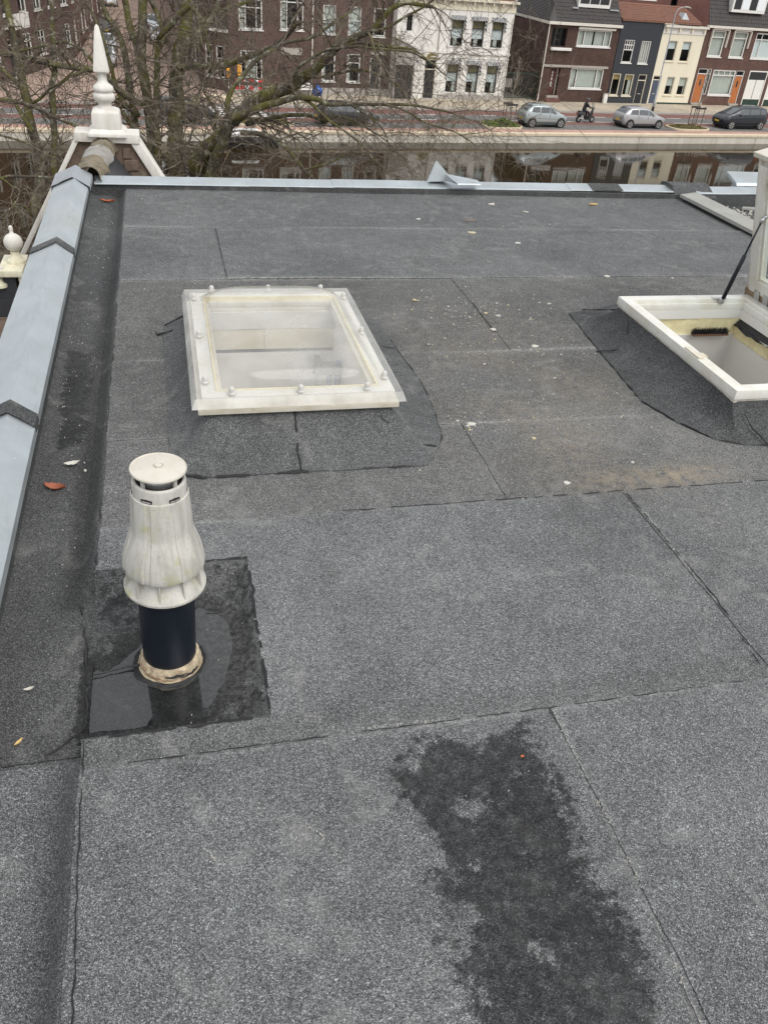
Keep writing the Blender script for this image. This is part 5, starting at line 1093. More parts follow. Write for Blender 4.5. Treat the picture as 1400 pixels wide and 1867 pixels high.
# ---- big brick building left of the white house
h = House('large purple brown brick building behind the bare tree branches', 'building', 14.75, 71.3, 13.6, 10.2, 12, BR['purple'], name='brick_building'); X = h.X
for u0, u1, z0, z1 in ((15.62,17.45,4.35,6.35),(18.85,20.7,4.45,7.0)): h.window(X(u0), X(u1), z0, z1, bars=(.28,.74), hbars=(.72,), fw=.1, curt=((.03,.26),))
for u0, u1 in ((22.28,23.33),(24.38,25.45),(26.5,27.55)): h.window(X(u0), X(u1), 4.3, 6.28, hbars=(.5,), fw=.09, blinds=((.02,.48,'blind_w'),(.52,.97,'curtain')) if u0 < 26 else ())
for u0, u1 in ((22.28,23.4),(24.4,25.55)): h.window(X(u0), X(u1), .95, 3.0, hbars=(.68,), fw=.09, curt=((.05,.3),))
h.window(X(15.69), X(17.41), .9, 2.95, bars=(.26,.74), hbars=(.66,), fw=.09, curt=((.28,.72),)); h.door(X(26.4), X(27.4), .22, 2.75, 'door_k', 'frame_w', fan=.4)
for u0, u1 in ((15.62,17.45),(18.85,20.7),(22.28,23.33),(24.38,25.45),(26.5,27.55)): h.window(X(u0), X(u1), 7.6, 9.4, hbars=(.6,), fw=.09)
h.band('stone_lintel', X(18.9), X(20.6), 2.75, 3.25, .05, 'stone'); h.wall(); m = MB(); m.tube([(X(21.42),-.07,0),(X(21.42),-.07,10)], .06, 8); m.build('downpipe', M['gutter'], h.r)
m = MB(); m.box(-.1, 13.7, -.35, 12, 10.2, 10.45); m.build('cornice', M['gutter'], h.r); h.band('stone_lintel', X(26.4), X(27.7), 3.0, 3.22, .05, 'stone')
h.band('plinth', 0.05, 13.6, -.1, .5, .03, 'plaster_grey')
h.tiles(0, 13.6, -.1, 10.5, 4, 13.5, M['tile_k'])
# chamfered corner bay with its own little roof
h = House('chamfered brick corner bay with a small hipped roof on the side street', 'corner bay', 13.15, 73.4, 2.6, 4.2, 1.9, BR['purple'], name='corner_bay', rz=AS-radians(52))
h.window(.25, 1.0, .9, 3.1, hbars=(.6,), fw=.08); h.window(1.35, 2.2, .9, 3.1, hbars=(.6,), fw=.08); h.wall()
m = MB(); m.hexa([(-.15,-.2,4.2),(2.75,-.2,4.2),(2.75,1.9,4.2),(-.15,1.9,4.2)], [(.8,1.0,5.2),(2.2,1.0,5.2),(2.2,1.9,5.2),(.8,1.9,5.2)]); m.build('roof', M['tile_k'], h.r); m = MB(); m.box(-.2, 2.8, -.26, -.2005, 4.05, 4.25); m.build('gutter', M['frame_w'], h.r)
# ---- houses along the side street, and the one left of it
def side_house(label, p0, p1, H, wall, n, cat='house', dep=10, seed=0):
    """front runs from p0 to p1 (u, v); the body lies to its left-hand side"""
    L = hypot(p1[0]-p0[0], p1[1]-p0[1]); a = math.atan2(p1[1]-p0[1], p1[0]-p0[0]); hh = House(label, cat, p0[0], p0[1], L, H, dep, wall, rz=AS+a); rnd = random.Random(seed); w = L/n
    for i in range(n):
        for f in range(int(H/3.1)):
            z = 1.0+3.1*f; x0 = i*w+w*.24; x1 = i*w+w*.76
            if f == 0 and i % 3 == 1: hh.door(x0, x0+1.0, .1, 2.6, rnd.choice(['door_k','door_r','door_b']), 'frame_w', fan=.4)
            else: hh.window(x0, x1, z, z+1.75, bars=(.5,), hbars=(.68,), fw=.12, curt=((.05,.45),) if rnd.random() < .5 else None)
    hh.wall(); m = MB(); m.box(-.05, L+.05, -.3, dep, H, H+.2); m.build('cornice', M['gutter'], hh.r); return hh
hA = side_house('brick house left of the side street behind the finial with white balcony', (-14, 71.3), (-2.4, 71.3), 12.4, BR['row'], 5, seed=1)
hB = side_house('brick house flank along the left of the side street with white frames', (-2.38, 71.35), (4.45, 88.2), 12.4, BR['purple'], 6, seed=2)
m = MB(); m.box(3.2, 6.2, -.9, -.004, 3.3, 3.45); bal = m.build('balcony', M['frame_w'], hB.r); m = MB(); m.box(3.2, 6.2, -.92, -.88, 3.4505, 4.3); m.build('balcony_panel', M['frame_w'], bal)
side_house('far brick house on the left of the side street beyond the parked cars', (4.5, 88.4), (9.6, 124), 11, BR['red'], 9, seed=3)
side_house('grey plastered house on the right of the side street', (19.6, 128), (15.0, 93), 10, M['plaster_grey'], 9, seed=4)
side_house('brick flank house on the right of the side street beside the corner bay', (14.9, 92.8), (13.3, 75), 10, BR['purple'], 5, seed=5)
side_house('brick house closing the far end of the side street', (9.8, 176), (27, 176), 11, BR['row'], 6, seed=6)
side_house('far right brick house of the side street', (25, 175), (19.7, 128.5), 11, BR['red'], 9, seed=7)
side_house('far left house of the side street with many windows', (9.8, 124.5), (14.4, 175), 11, BR['purple'], 10, seed=8)
# ================================================================== VEHICLES
def carpaint(name, col, metal=0.5, rough=0.3):
    t = NT(name); n = t.noise(t.obj(), 2.0, 4); c = t.mix(n, tuple(x*.93 for x in col), tuple(x*1.07 for x in col)); b = t.bsdf(c, rough, metal, None, .5); b.inputs['Coat Weight'].default_value = .6; b.inputs['Coat Roughness'].default_value = .08; return t.done(b)
M['p_silver'] = carpaint('silver_green_paint', (0.33,0.37,0.37)); M['p_grey'] = carpaint('silver_grey_paint', (0.36,0.355,0.36)); M['p_navy'] = carpaint('dark_navy_paint', (0.006,0.009,0.016), .3); M['p_black'] = carpaint('black_car_paint', (0.01,0.01,0.011), .2); M['p_white'] = carpaint('white_car_paint', (0.7,0.71,0.72), 0)
M['p_pale'] = carpaint('pale_silver_paint', (0.5,0.53,0.55))
M['car_glass'] = plain('car_glass', (0.075,0.085,0.09), 0.04, 0, .1, 1, 0, .8); M['tyre'] = plain('tyre_rubber', (0.012,0.012,0.012), .85); M['rim'] = plain('alloy_rim', (0.45,0.45,0.45), .35, .7); M['lamp_r'] = plain('red_lamp', (0.35,0.015,0.015), .2); M['lamp_w'] = plain('clear_lamp', (0.62,0.64,0.66), .12); M['plate'] = plain('yellow_plate', (0.65,0.45,0.03), .5); M['trim'] = plain('black_trim', (0.015,0.015,0.016), .6)
def car(label, pos, rz, L, W, H, paint, style='hatch', group='cars parked across the canal'):
    """x from 0 (rear) to L (front); y across; wheels on z = 0"""
    t = thing('parked_car', label, 'car', pos, rz, group)
    k = L/3.75; s = H/1.5
    if style == 'mpv': st_ = [(0,.48,.86,.86,.74),(.05,.34,.98,1.02,.86),(.25,.24,1.02,1.42,.95),(.55,.2,1.02,1.50,.98),(1.3,.2,1.0,1.52,1),(2.0,.2,.98,1.49,1),(2.45,.2,.97,1.38,1),(2.95,.2,.96,1.12,.99),(3.25,.22,.92,.955,.97),(3.55,.25,.80,.82,.9),(3.70,.34,.68,.69,.78),(3.75,.45,.60,.60,.66)]
    else: st_ = [(0,.50,.80,.80,.70),(.04,.36,.93,.94,.84),(.16,.25,.98,1.06,.92),(.34,.2,1.0,1.28,.96),(.62,.2,.99,1.46,.985),(1.2,.2,.96,1.50,1),(1.8,.2,.94,1.48,1),(2.2,.2,.93,1.40,1),(2.60,.2,.92,1.18,1),(2.95,.2,.90,.945,.985),(3.3,.22,.85,.865,.95),(3.58,.27,.74,.75,.86),(3.71,.36,.64,.64,.74),(3.75,.46,.58,.58,.62)]
    m = MB(); R = []; hw = W/2
    def sec(x, zb, belt, top, f):
        w = hw*f; tw = w*(.80 if top > belt+.08 else .93); z = lambda q: q*s
        return [(x*k,y,z(q)) for y, q in ((-w*.86,zb),(-w*.97,zb+.08),(-w,zb+.28),(-w*.985,(zb+belt)/2+.16),(-w*.955,belt),(-tw-.0,belt+(top-belt)*.82 if top > belt+.08 else top-.0),(-tw*.82,top),(0,top+.015),(tw*.82,top),(tw,belt+(top-belt)*.82 if top > belt+.08 else top),(w*.955,belt),(w*.985,(zb+belt)/2+.16),(w,zb+.28),(w*.97,zb+.08),(w*.86,zb))]
    for a in st_: R.append(sec(*a))
    m.rings(R, True, True); smooth_by_angle(m.build('body', paint, t), 42)
    def at(x):
        x = x/k
        for i in range(len(st_)-1):
            if st_[i][0] <= x <= st_[i+1][0]:
                q = (x-st_[i][0])/(st_[i+1][0]-st_[i][0]); return [st_[i][j]+(st_[i+1][j]-st_[i][j])*q for j in range(5)]
        return list(st_[-1])
    def sidept(x, f, sg, out=.008):
        a = at(x); w = hw*a[4]; b, tp = a[2]*s, a[3]*s; tw = w*(.80 if a[3] > a[2]+.08 else .93); zt = b+(tp-b)*.82
        return (x, sg*((w*.955)*(1-f)+tw*f+out), b+(zt-b)*f)
    wins = ((.50,1.18),(1.24,2.02),(2.07,2.62)) if style == 'hatch' else ((.30,.80),(.86,1.70),(1.76,2.50),(2.53,2.86))
    for sg in (-1, 1):
        for a, b in wins:
            m = MB(); n = 5; lo = [sidept((a+(b-a)*i/n)*k, .10, sg) for i in range(n+1)]; hi_ = [sidept((a+(b-a)*i/n)*k, .93, sg) for i in range(n+1)]
            if a == wins[-1][0]: hi_ = [sidept((a+(b-a)*i/n)*k, .93 if i < 2 else .93-.10*(i-1), sg) for i in range(n+1)]
            m.rings([lo, hi_], False, False); m.build('side_window', M['car_glass'], t)
        m = MB(); m.box(wins[0][0]*k, 2.65*k, sg*hw*.99-.004, sg*hw*.99+.006, .30*s, .36*s); m.build('sill_trim', M['trim'], t)
        m = MB(); m.box(2.42*k, 2.58*k, sg*(hw*.93), sg*(hw*1.06), .94*s, 1.05*s); bevel(m.build('mirror', paint, t), .03)
        for xd in (1.21, 2.05): m = MB(); m.box(xd*k-.006, xd*k+.006, sg*hw*.965, sg*hw*.992, .38*s, .93*s); m.build('door_gap', M['trim'], t)
        for xd in (1.32, 2.12): pass
        m = MB(); m.box(1.30*k, 1.45*k, sg*hw*.975, sg*hw*1.0, .80*s, .83*s); m.box(2.1*k-.62, 2.1*k-.46, sg*hw*.975, sg*hw*1.0, .795*s, .825*s); m.build('door_handle', paint, t)
    def cross(x0, x1, name, fy=.80, off=.012, f0=0.03, f1=.95):
        m = MB(); P = []
        for i in range(5):
            x = x0+(x1-x0)*i/4; a = at(x); w = hw*a[4]*.80*.84; P.append([(x, -w, a[3]*s+off), (x, 0, a[3]*s+.016+off), (x, w, a[3]*s+off)])
        m.rings(P, False, False); m.build(name, M['car_glass'], t)
    cross(*((.17*k, .58*k) if style == 'hatch' else (.07*k, .24*k)), 'rear_window'); cross(*((2.24*k, 2.90*k) if style == 'hatch' else (2.48*k, 3.18*k)), 'windscreen')
    rw = .30*s
    for x in (.60*k, 3.05*k):
        for sg in (-1, 1):
            m = MB(); m.tube([(x,sg*(hw-.10),rw+.03),(x,sg*(hw+.004),rw+.03)], rw+.065, 24); m.build('wheel_arch', M['trim'], t)
            m = MB(); c = Vector((x, 0, rw)); rg = []
            for y, r in ((hw-.16,rw*.7),(hw-.16,rw*.97),(hw-.13,rw),(hw-.0,rw),(hw+.025,rw*.96),(hw+.028,rw*.70),(hw+.01,rw*.68)): rg.append([(x+r*cos(2*pi*i/24), sg*y, rw+r*sin(2*pi*i/24)) for i in range(24)])
            m.rings(rg, True, True); w = smooth_by_angle(m.build('wheel', M['tyre'], t), 40)
            m = MB()
            for i in range(5):
                a = 2*pi*i/5; P = lambda r, b, y: (x+r*cos(a+b), sg*y, rw+r*sin(a+b)); m.hexa([P(.05,-.5,hw+.012),P(rw*.66,-.22,hw+.012),P(rw*.66,.22,hw+.012),P(.05,.5,hw+.012)], [P(.05,-.5,hw+.03),P(rw*.66,-.20,hw+.026),P(rw*.66,.20,hw+.026),P(.05,.5,hw+.03)])
            m.rings([[(x+r*cos(2*pi*i/24), sg*y, rw+r*sin(2*pi*i/24)) for i in range(24)] for r, y in ((rw*.62,hw+.014),(rw*.62,hw+.03),(rw*.71,hw+.032),(rw*.71,hw+.014))], True, False); m.build('rim', M['rim'], w)
    for sg in (-1, 1):
        m = MB()
        if style == 'hatch': m.hexa([(.03*k,sg*hw*.50,.72*s),(.26*k,sg*hw*.945,.72*s),(.26*k,sg*hw*.90,.72*s),(.10*k,sg*hw*.50,.72*s)], [(.02*k,sg*hw*.62,.95*s),(.28*k,sg*hw*.955,.93*s),(.26*k,sg*hw*.88,.93*s),(.12*k,sg*hw*.50,.95*s)])
        else: m.box(.0, .1*k, sg*hw*.6, sg*hw*.86, .8*s, 1.15*s)
        m.build('tail_lamp', M['lamp_r'], t)
        m = MB(); m.hexa([(3.68*k,sg*hw*.45,.60*s),(3.40*k,sg*hw*.93,.64*s),(3.30*k,sg*hw*.85,.62*s),(3.6*k,sg*hw*.4,.58*s)], [(3.63*k,sg*hw*.48,.76*s),(3.28*k,sg*hw*.945,.84*s),(3.2*k,sg*hw*.85,.84*s),(3.5*k,sg*hw*.4,.78*s)]); m.build('headlight', M['lamp_w'], t)
        m = MB(); m.box(3.58*k, 3.70*k, sg*hw*.55, sg*hw*.7, .36*s, .42*s); m.build('fog_lamp', M['lamp_w'], t)
    m = MB(); m.box(-.014, .03, -.26, .26, .52*s, .63*s); m.build('number_plate', M['plate'], t); m = MB(); m.box(L-.02, L+.014, -.26, .26, .46*s, .56*s); m.build('number_plate', M['plate'], t)
    m = MB(); m.box(L-.10, L+.004, -.42, .42, .30*s, .43*s); m.box(.01, .09, -hw*.7, hw*.7, .32*s, .42*s); m.build('bumper_trim', M['trim'], t)
    m = MB(); m.box(.25*k, 3.5*k, -hw*.8, hw*.8, .13*s, .3*s); m.build('underbody', M['trim'], t)
    return t
car('small silver green hatchback parked between the green planter and the scooter rider', st(34.62, 59.98, GZ), AS, 3.85, 1.66, 1.55, M['p_silver'])
car('silver grey hatchback parked in front of the street lamp', st(43.5, 60.05, GZ), AS, 4.2, 1.74, 1.48, M['p_grey'])
car('dark navy family car cut by the right photo edge', st(58.2, 60.15, GZ), AS+pi, 4.7, 1.8, 1.66, M['p_navy'], 'mpv')
car('black car mostly hidden behind the hanging tree branches', st(18.3, 59.6, GZ), AS, 4.5, 1.78, 1.46, M['p_black'])
car('dark car parked by the zebra crossing behind the leaning trunk', st(7.4, 59.8, GZ), AS, 3.9, 1.7, 1.5, M['p_black'])
for i, (u, v, p, lb) in enumerate([(6.9,86.5,'p_white','white car nearest on the left of the side street'),(7.9,95.5,'p_pale','pale silver car second on the left of the side street'),(9.1,110,'p_black','dark car third on the left of the side street'),(13.95,105,'p_white','white van-like car on the right of the side street'),(15.2,117,'p_pale','pale car further up on the right of the side street'),(13.2,146,'p_white','light car far up the side street')]):
    c = car(lb, st(u, v, PZ+.02), AS-pi/2-.10, 4.2, 1.75, 1.52, M[p], group='cars parked in the side street')

# ================================================================== SCOOTER AND RIDER
sc = thing('motor_scooter', 'black motor scooter ridden along the red lane', 'scooter', st(41.45, 61.5, GZ), AS)
for x in (-.62, .62):
    m = MB(); m.rings([[(x+r*cos(2*pi*i/24), y, .25+r*sin(2*pi*i/24)) for i in range(24)] for y, r in ((-.05,.14),(-.055,.23),(0,.255),(.055,.23),(.05,.14))], True, True); w = smooth_by_angle(m.build('wheel', M['tyre'], sc), 50)
    m = MB(); m.rings([[(x+r*cos(2*pi*i/16), y, .25+r*sin(2*pi*i/16)) for i in range(16)] for y, r in ((-.06,.02),(-.062,.13),(.062,.13),(.06,.02))], True, True); m.build('rim', M['rim'], w)
m = MB(); R = []
for x, z0, z1, w in ((-.86,.62,.72,.08),(-.7,.45,.80,.16),(-.4,.30,.78,.19),(-.1,.24,.66,.16),(0,.2,.34,.17),(.3,.2,.33,.17),(.42,.25,.75,.15),(.52,.45,.98,.12),(.60,.62,1.0,.08)):
    R.append([(x,-w*.7,z0),(x,-w,z0+(z1-z0)*.4),(x,-w*.75,z1),(x,w*.75,z1),(x,w,z0+(z1-z0)*.4),(x,w*.7,z0)])
m.rings(R, True, True); bevel(m.build('fairing', M['p_black'], sc), .02)
m = MB(); R = [[(x,-w,z),(x,-w*.9,z+.09),(x,w*.9,z+.09),(x,w,z)] for x, z, w in ((-.78,.78,.12),(-.4,.76,.16),(0,.70,.12))]; m.rings(R, True, True); bevel(m.build('seat', M['trim'], sc), .02)
m = MB(); m.tube([(.60,0,.25),(.50,0,.98),(.46,0,1.08)], .03, 8); m.tube([(.40,-.33,1.10),(.46,0,1.07),(.40,.33,1.10)], .018, 8); m.build('handlebar', M['trim'], sc)
m = MB(); m.rings([[(.60-.16*t, -.24+.48*i/6, 1.0+.52*t-.05*abs(i/3-1)) for i in range(7)] for t in (0,.33,.66,1)], False, False); m.build('wind_screen', glassy('scooter_screen', (.75,.77,.78), .05, .25, (.7,.7,.7)), sc)
for x, mt, nm in ((.615,'lamp_w','headlight'),(-.875,'lamp_r','tail_lamp')): m = MB(); m.box(x-.02, x+.02, -.06, .06, .70 if x < 0 else .82, .78 if x < 0 else .93); bevel(m.build(nm, M[mt], sc), .01)
m = MB(); m.box(-.55, -.35, -.22, -.18, .3, .55); m.tube([(-.75,-.2,.36),(-.3,-.2,.30)], .045, 8); m.build('exhaust', M['steel'], sc)
def skin_body(name, verts, edges, radii, mat, parent, root=0, sub=2):
    me = bpy.data.meshes.new(name); me.from_pydata(verts, edges, []); me.materials.append(mat); o = bpy.data.objects.new(name, me); COL.objects.link(o); o.parent = parent
    sk = o.modifiers.new('skin', 'SKIN'); sk.use_smooth_shade = True
    for i, r in enumerate(radii): d = me.skin_vertices[0].data[i]; d.radius = (r, r) if not hasattr(r, '__len__') else r; d.use_root = (i == root)
    ss = o.modifiers.new('sub', 'SUBSURF'); ss.levels = sub; ss.render_levels = sub; return o
rd = thing('person', 'person in dark clothes and dark helmet riding the black scooter', 'person', st(41.45, 61.5, GZ), AS)
V = [(-.30,0,.86),(-.27,0,1.02),(-.20,0,1.22),(-.14,0,1.38),(-.10,0,1.47),(-.07,0,1.56),
     (-.25,-.11,.87),(.12,-.17,.78),(.14,-.16,.42),(.30,-.15,.40),(-.25,.11,.87),(.12,.17,.78),(.14,.16,.42),(.30,.15,.40),
     (-.13,-.19,1.36),(.06,-.26,1.12),(.36,-.28,1.12),(.42,-.28,1.12),(-.13,.19,1.36),(.06,.26,1.12),(.36,.28,1.12),(.42,.28,1.12)]
E_ = [(0,1),(1,2),(2,3),(3,4),(4,5),(0,6),(6,7),(7,8),(8,9),(0,10),(10,11),(11,12),(12,13),(3,14),(14,15),(15,16),(16,17),(3,18),(18,19),(19,20),(20,21)]
rad = [.15,.155,.16,.14,.07,.075,.11,.085,.06,.05,.11,.085,.06,.05,.08,.06,.045,.045,.08,.06,.045,.045]
M['cloth_k'] = plain('dark_jacket', (0.012,0.012,0.014), .85, 0, .3, 6)
skin_body('body', V, E_, rad, M['cloth_k'], rd)
m = MB(); m.rings([[(-.03+.10*sin(p)*cos(2*pi*i/16)*1.05, .09*sin(p)*sin(2*pi*i/16), 1.65-.125*cos(p)) for i in range(16)] for p in [pi*(.06+.88*j/9) for j in range(10)]], True, True); hd = m.build('head', plain('skin', (.45,.28,.21), .6), rd, True)
m = MB(); m.rings([[(-.05+.135*sin(p)*cos(2*pi*i/18)*1.08, .125*sin(p)*sin(2*pi*i/18), 1.67+.14*cos(p)) for i in range(18)] for p in [pi*(.02+.60*j/9) for j in range(10)]], True, True); smooth_by_angle(m.build('helmet', plain('grey_black_helmet', (.05,.05,.055), .25), rd), 60)
m = MB(); m.rings([[(.01+.09*cos(a), .10*sin(a), z) for a in [-1+2*i/8 for i in range(9)]] for z in (1.60,1.68)], False, False); m.build('visor', M['car_glass'], rd)
for sg in (-1, 1):
    m = MB(); m.box(.08, .33, sg*.155-.045, sg*.155+.045, .335, .41); bevel(m.build('shoe', M['trim'], rd), .02)
    m = MB(); m.tube([(.36,sg*.27,1.125),(.43,sg*.28,1.12)], .04, 8)
    for k in range(4): m.tube([(.42,sg*(.25+.02*k),1.13),(.455,sg*(.25+.02*k),1.10),(.43,sg*(.25+.02*k),1.075)], .010, 6)
    m.build('hand', M['trim'], rd)

# ================================================================== STREET FURNITURE
lp = thing('street_lamp', 'tall grey street lamp with a curved arm behind the silver grey car', 'street lamp', st(51.72, 66.55, PZ), AS)
m = MB(); m.tube([(0,0,0),(0,0,.9),(0,0,.95),(0,0,7.2),(.03,0,7.55),(.16,0,7.80),(.38,0,7.92),(.8,0,7.98)], [.10,.10,.065,.045,.04,.036,.032,.03], 12); m.build('post', M['lead'], lp, True)
m = MB(); m.tube([(0,0,0),(0,0,.35)], .12, 12); m.build('base', M['trim'], lp)
m = MB(); m.rings([[(x, w*cos(a), z+h_*sin(a)) for a in [2*pi*i/12 for i in range(12)]] for x, w, z, h_ in ((.72,.04,7.98,.04),(.85,.10,7.99,.07),(1.2,.13,7.97,.08),(1.42,.08,7.93,.05),(1.46,.02,7.92,.02))], True, True); hd = smooth_by_angle(m.build('lamp_head', M['stone'], lp), 50)
m = MB(); m.rings([[(x, w*cos(a), 7.90-.03) for a in [2*pi*i/12 for i in range(12)]] for x, w in ((.9,.02),(1.0,.09),(1.35,.08),(1.4,.02))], False, False); m.build('lens', M['lamp_w'], hd)
def planter(u0, u1, v0, v1, label, col, hgt, seed):
    t = thing('planter_bed', label, 'plant bed', st((u0+u1)/2, (v0+v1)/2, GZ), AS)
    m = MB(); n = 24; W_, D_ = (u1-u0)/2, (v1-v0)/2; sq = lambda a, s: (s*W_*math.copysign(abs(cos(a))**.6, cos(a)), s*D_*math.copysign(abs(sin(a))**.6, sin(a)))
    R = [[(*sq(2*pi*i/n, s), z) for i in range(n)] for s, z in ((1.0,0),(1.0,.13),(.93,.14),(.93,.05))]; m.rings(R, True, True); m.build('kerb', M['coping'], t)
    m = MB(); rnd = random.Random(seed)
    for i in range(5200):
        a, r = rnd.uniform(0, 2*pi), sqrt(rnd.random()); x, y = sq(a, r*.95); z = .06+hgt*rnd.random()*(1-r**3)*(.75+.6*nz(x*1.3, y*1.3, seed)); s = rnd.uniform(.04, .085)
        d = Vector((rnd.gauss(0,1), rnd.gauss(0,1), rnd.gauss(.8,.5))).normalized(); e1 = d.orthogonal().normalized()*s; e2 = d.cross(e1)*.7; p = Vector((x,y,z)); m.cm = 0 if rnd.random() < .6 else 1; m.face([p-e1, p-e2, p+e1, p+e2])
    o = m.build('foliage', col, t); o['kind'] = 'stuff'; return t
gl = [plain('yellow_green_leaf', (0.16,0.20,0.035), .6, 0, .4, 5), plain('mid_green_leaf', (0.07,0.115,0.02), .6, 0, .4, 5)]
dl = [plain('olive_leaf', (0.13,0.125,0.04), .7, 0, .4, 5), plain('straw', (0.22,0.17,0.08), .8, 0, .4, 5)]
planter(31.1, 34.35, 58.35, 60.6, 'bright green planting bed behind the silver green hatchback', gl, .50, 3); planter(48.25, 51.9, 58.4, 60.5, 'straggly olive planting bed in front of the silver grey hatchback', dl, .28, 5)
planter(12.6, 16.6, 58.4, 60.3, 'olive green planting bed behind the leaning tree', dl, .35, 7)
M['bark_y'] = plain('young_bark', (0.24,0.21,0.17), .8, 0, .25, 6); M['stake'] = plain('tree_stake', (0.14,0.10,0.075), .85, 0, .3, 5)
def young(label, u, v, H, lean, seed):
    t = thing('young_tree', label, 'tree', st(u, v, GZ), AS); rnd = random.Random(seed); m = MB(); P = [(lean*(i/8)**1.3+.03*rnd.uniform(-1,1), .03*rnd.uniform(-1,1), H*i/8) for i in range(9)]
    m.tube(P, [.055-.045*i/8 for i in range(9)], 8); m.build('trunk', M['bark_y'], t, True); m = MB()
    for i in range(34):
        f = rnd.uniform(.38, .97); q = Vector(P[int(f*8)]).lerp(Vector(P[min(8, int(f*8)+1)]), f*8-int(f*8)); a = rnd.uniform(0, 6.28); L = (1.05-f)*2.0*rnd.uniform(.6, 1.2); d = Vector((cos(a)*.75, sin(a)*.75, .8)); pts = [q]
        for k in range(4): d = (d+Vector((rnd.gauss(0,.15),rnd.gauss(0,.15),.12))).normalized(); pts.append(pts[-1]+d*L/4)
        m.tube(pts, [.017,.013,.010,.007,.004], 4)
        for k in (2, 3): m.tube([pts[k], pts[k]+Vector((rnd.gauss(0,.2),rnd.gauss(0,.2),rnd.uniform(.1,.4)))*L*.8], [.007,.003], 3)
    m.build('crown', M['bark_y'], t); return t
young('bare young tree in the green planting bed in front of the white house', 33.55, 59.9, 4.6, .25, 1); young('bare young tree in the olive bed before the orange door', 51.0, 59.9, 4.4, .1, 4)
def stakes(label, u0, u1, v, H):
    t = thing('tree_stakes', label, 'tree support', st(u0, v, GZ), AS)
    for x, y in ((0,0),(u1-u0,0),(0.12,.6),(u1-u0-.05,.6)): m = MB(); m.tube([(x,y,0),(x,y,H)], .038, 8); m.build('stake', M['stake'], t)
    m = MB(); m.box(-.08, u1-u0+.08, -.055, -.038, H-.16, H-.02); m.box(.05, u1-u0+.02, .638, .655, H-.16, H-.02); m.build('cross_board', M['trim'], t); return t
stakes('wooden stakes with a crossbar round the young tree by the white house', 33.15, 34.0, 59.7, 1.55); stakes('wooden stakes with a crossbar round the young tree before the orange door', 50.55, 51.5, 59.6, 1.6)
# roadworks barrier, boards, bench, bag, boat
M['b_red'] = plain('barrier_red', (0.55,0.02,0.025), .5); M['b_white'] = plain('barrier_white', (.78,.78,.77), .5); M['b_yel'] = plain('sign_orange', (0.70,0.32,0.02), .5)
t = thing('road_barrier', 'red and white striped roadworks barrier on the pavement', 'barrier', st(14.85, 69.9, PZ), AS)
for z in (.42, .92):
    for i in range(6):
        m = MB(); x0, x1 = .37*i+.003, .37*(i+1)-.003; o_ = .07; m.hexa([(x0,-.02,z),(x1,-.02,z),(x1,.02,z),(x0,.02,z)], [(x0+o_,-.02,z+.26),(x1+o_,-.02,z+.26),(x1+o_,.02,z+.26),(x0+o_,.02,z+.26)]); m.build('rail_stripe', M['b_red' if i in (0,1,3,5) else 'b_white'], t)
for x in (.42, 1.85): m = MB(); m.box(x-.03, x+.03, .021, .07, 0, 1.3); m.box(x-.05, x+.05, -.25, .25, 0, .06); m.build('leg', M['gutter'], t)
for u, lb in ((14.35, 'orange roadworks board on a post left of the striped barrier'), (15.2, 'orange roadworks board on a post in front of the striped barrier')):
    t = thing('marker_board', lb, 'road sign', st(u, 69.6, PZ), AS, 'orange boards by the barrier'); m = MB(); m.tube([(0,0,0),(0,0,2.1)], .03, 8); m.build('post', M['gutter'], t); m = MB(); m.box(-.14, .14, -.05, -.031, 1.25, 2.15); bevel(m.build('board', M['b_yel'], t), .005)
t = thing('bench', 'pale grey bench against the brick building', 'bench', st(19.7, 70.6, PZ), AS); m = MB(); [m.box(0, 1.5, -.25+.14*k, -.13+.14*k, .42, .46) for k in range(4)]; m.build('seat', M['plaster_white'], t); m = MB(); m.box(0, 1.5, .30, .34, .55, .85); m.build('backrest', M['plaster_white'], t)
for x in (.15, 1.35): m = MB(); m.box(x-.04, x+.04, -.22, .30, 0, .419); m.build('leg', M['stone'], t)
t = thing('rubbish_bag', 'bright blue rubbish bag at the foot of the downpipe', 'bag', st(21.75, 70.6, PZ), AS)
m = MB(); m.rings([[(r*(1+.18*nz(cos(a)*2,sin(a)*2,z*5))*cos(a), r*(1+.18*nz(cos(a)*2,sin(a)*2,z*5+3))*sin(a), z) for a in [2*pi*i/18 for i in range(18)]] for r, z in ((.25,0),(.40,.1),(.42,.35),(.34,.55),(.12,.68),(.05,.72),(.12,.82))], True, True); m.build('bag_body', plain('blue_plastic', (0.015,0.10,0.42), .35), t, True)
t = thing('boat', 'small boat with a white canopy moored at the far quay', 'boat', st(11.2, 55.6, WZ), AS)
m = MB(); m.rings([[(x,-w*.7,-.15),(x,-w,.35+.1*(x/3.4)**2),(x,w,.35+.1*(x/3.4)**2),(x,w*.7,-.15)] for x, w in ((0,.6),(.6,.75),(1.8,.8),(2.6,.6),(3.2,.25),(3.4,.04))], True, True); m.build('hull', M['trim'], t)
m = MB(); m.rings([[(x,-.7*f,.75),(x,-.55*f,.95),(x,0,1.02),(x,.55*f,.95),(x,.7*f,.75)] for x, f in ((.2,.8),(.5,1),(1.7,1),(2.0,.8))], False, False); m.build('canopy', M['frame_w'], t)
for x in (.4, 1.8):
    for y in (-.6, .6): m = MB(); m.tube([(x,y,.35),(x,y,.85)], .02, 6); m.build('canopy_pole', M['steel'], t)
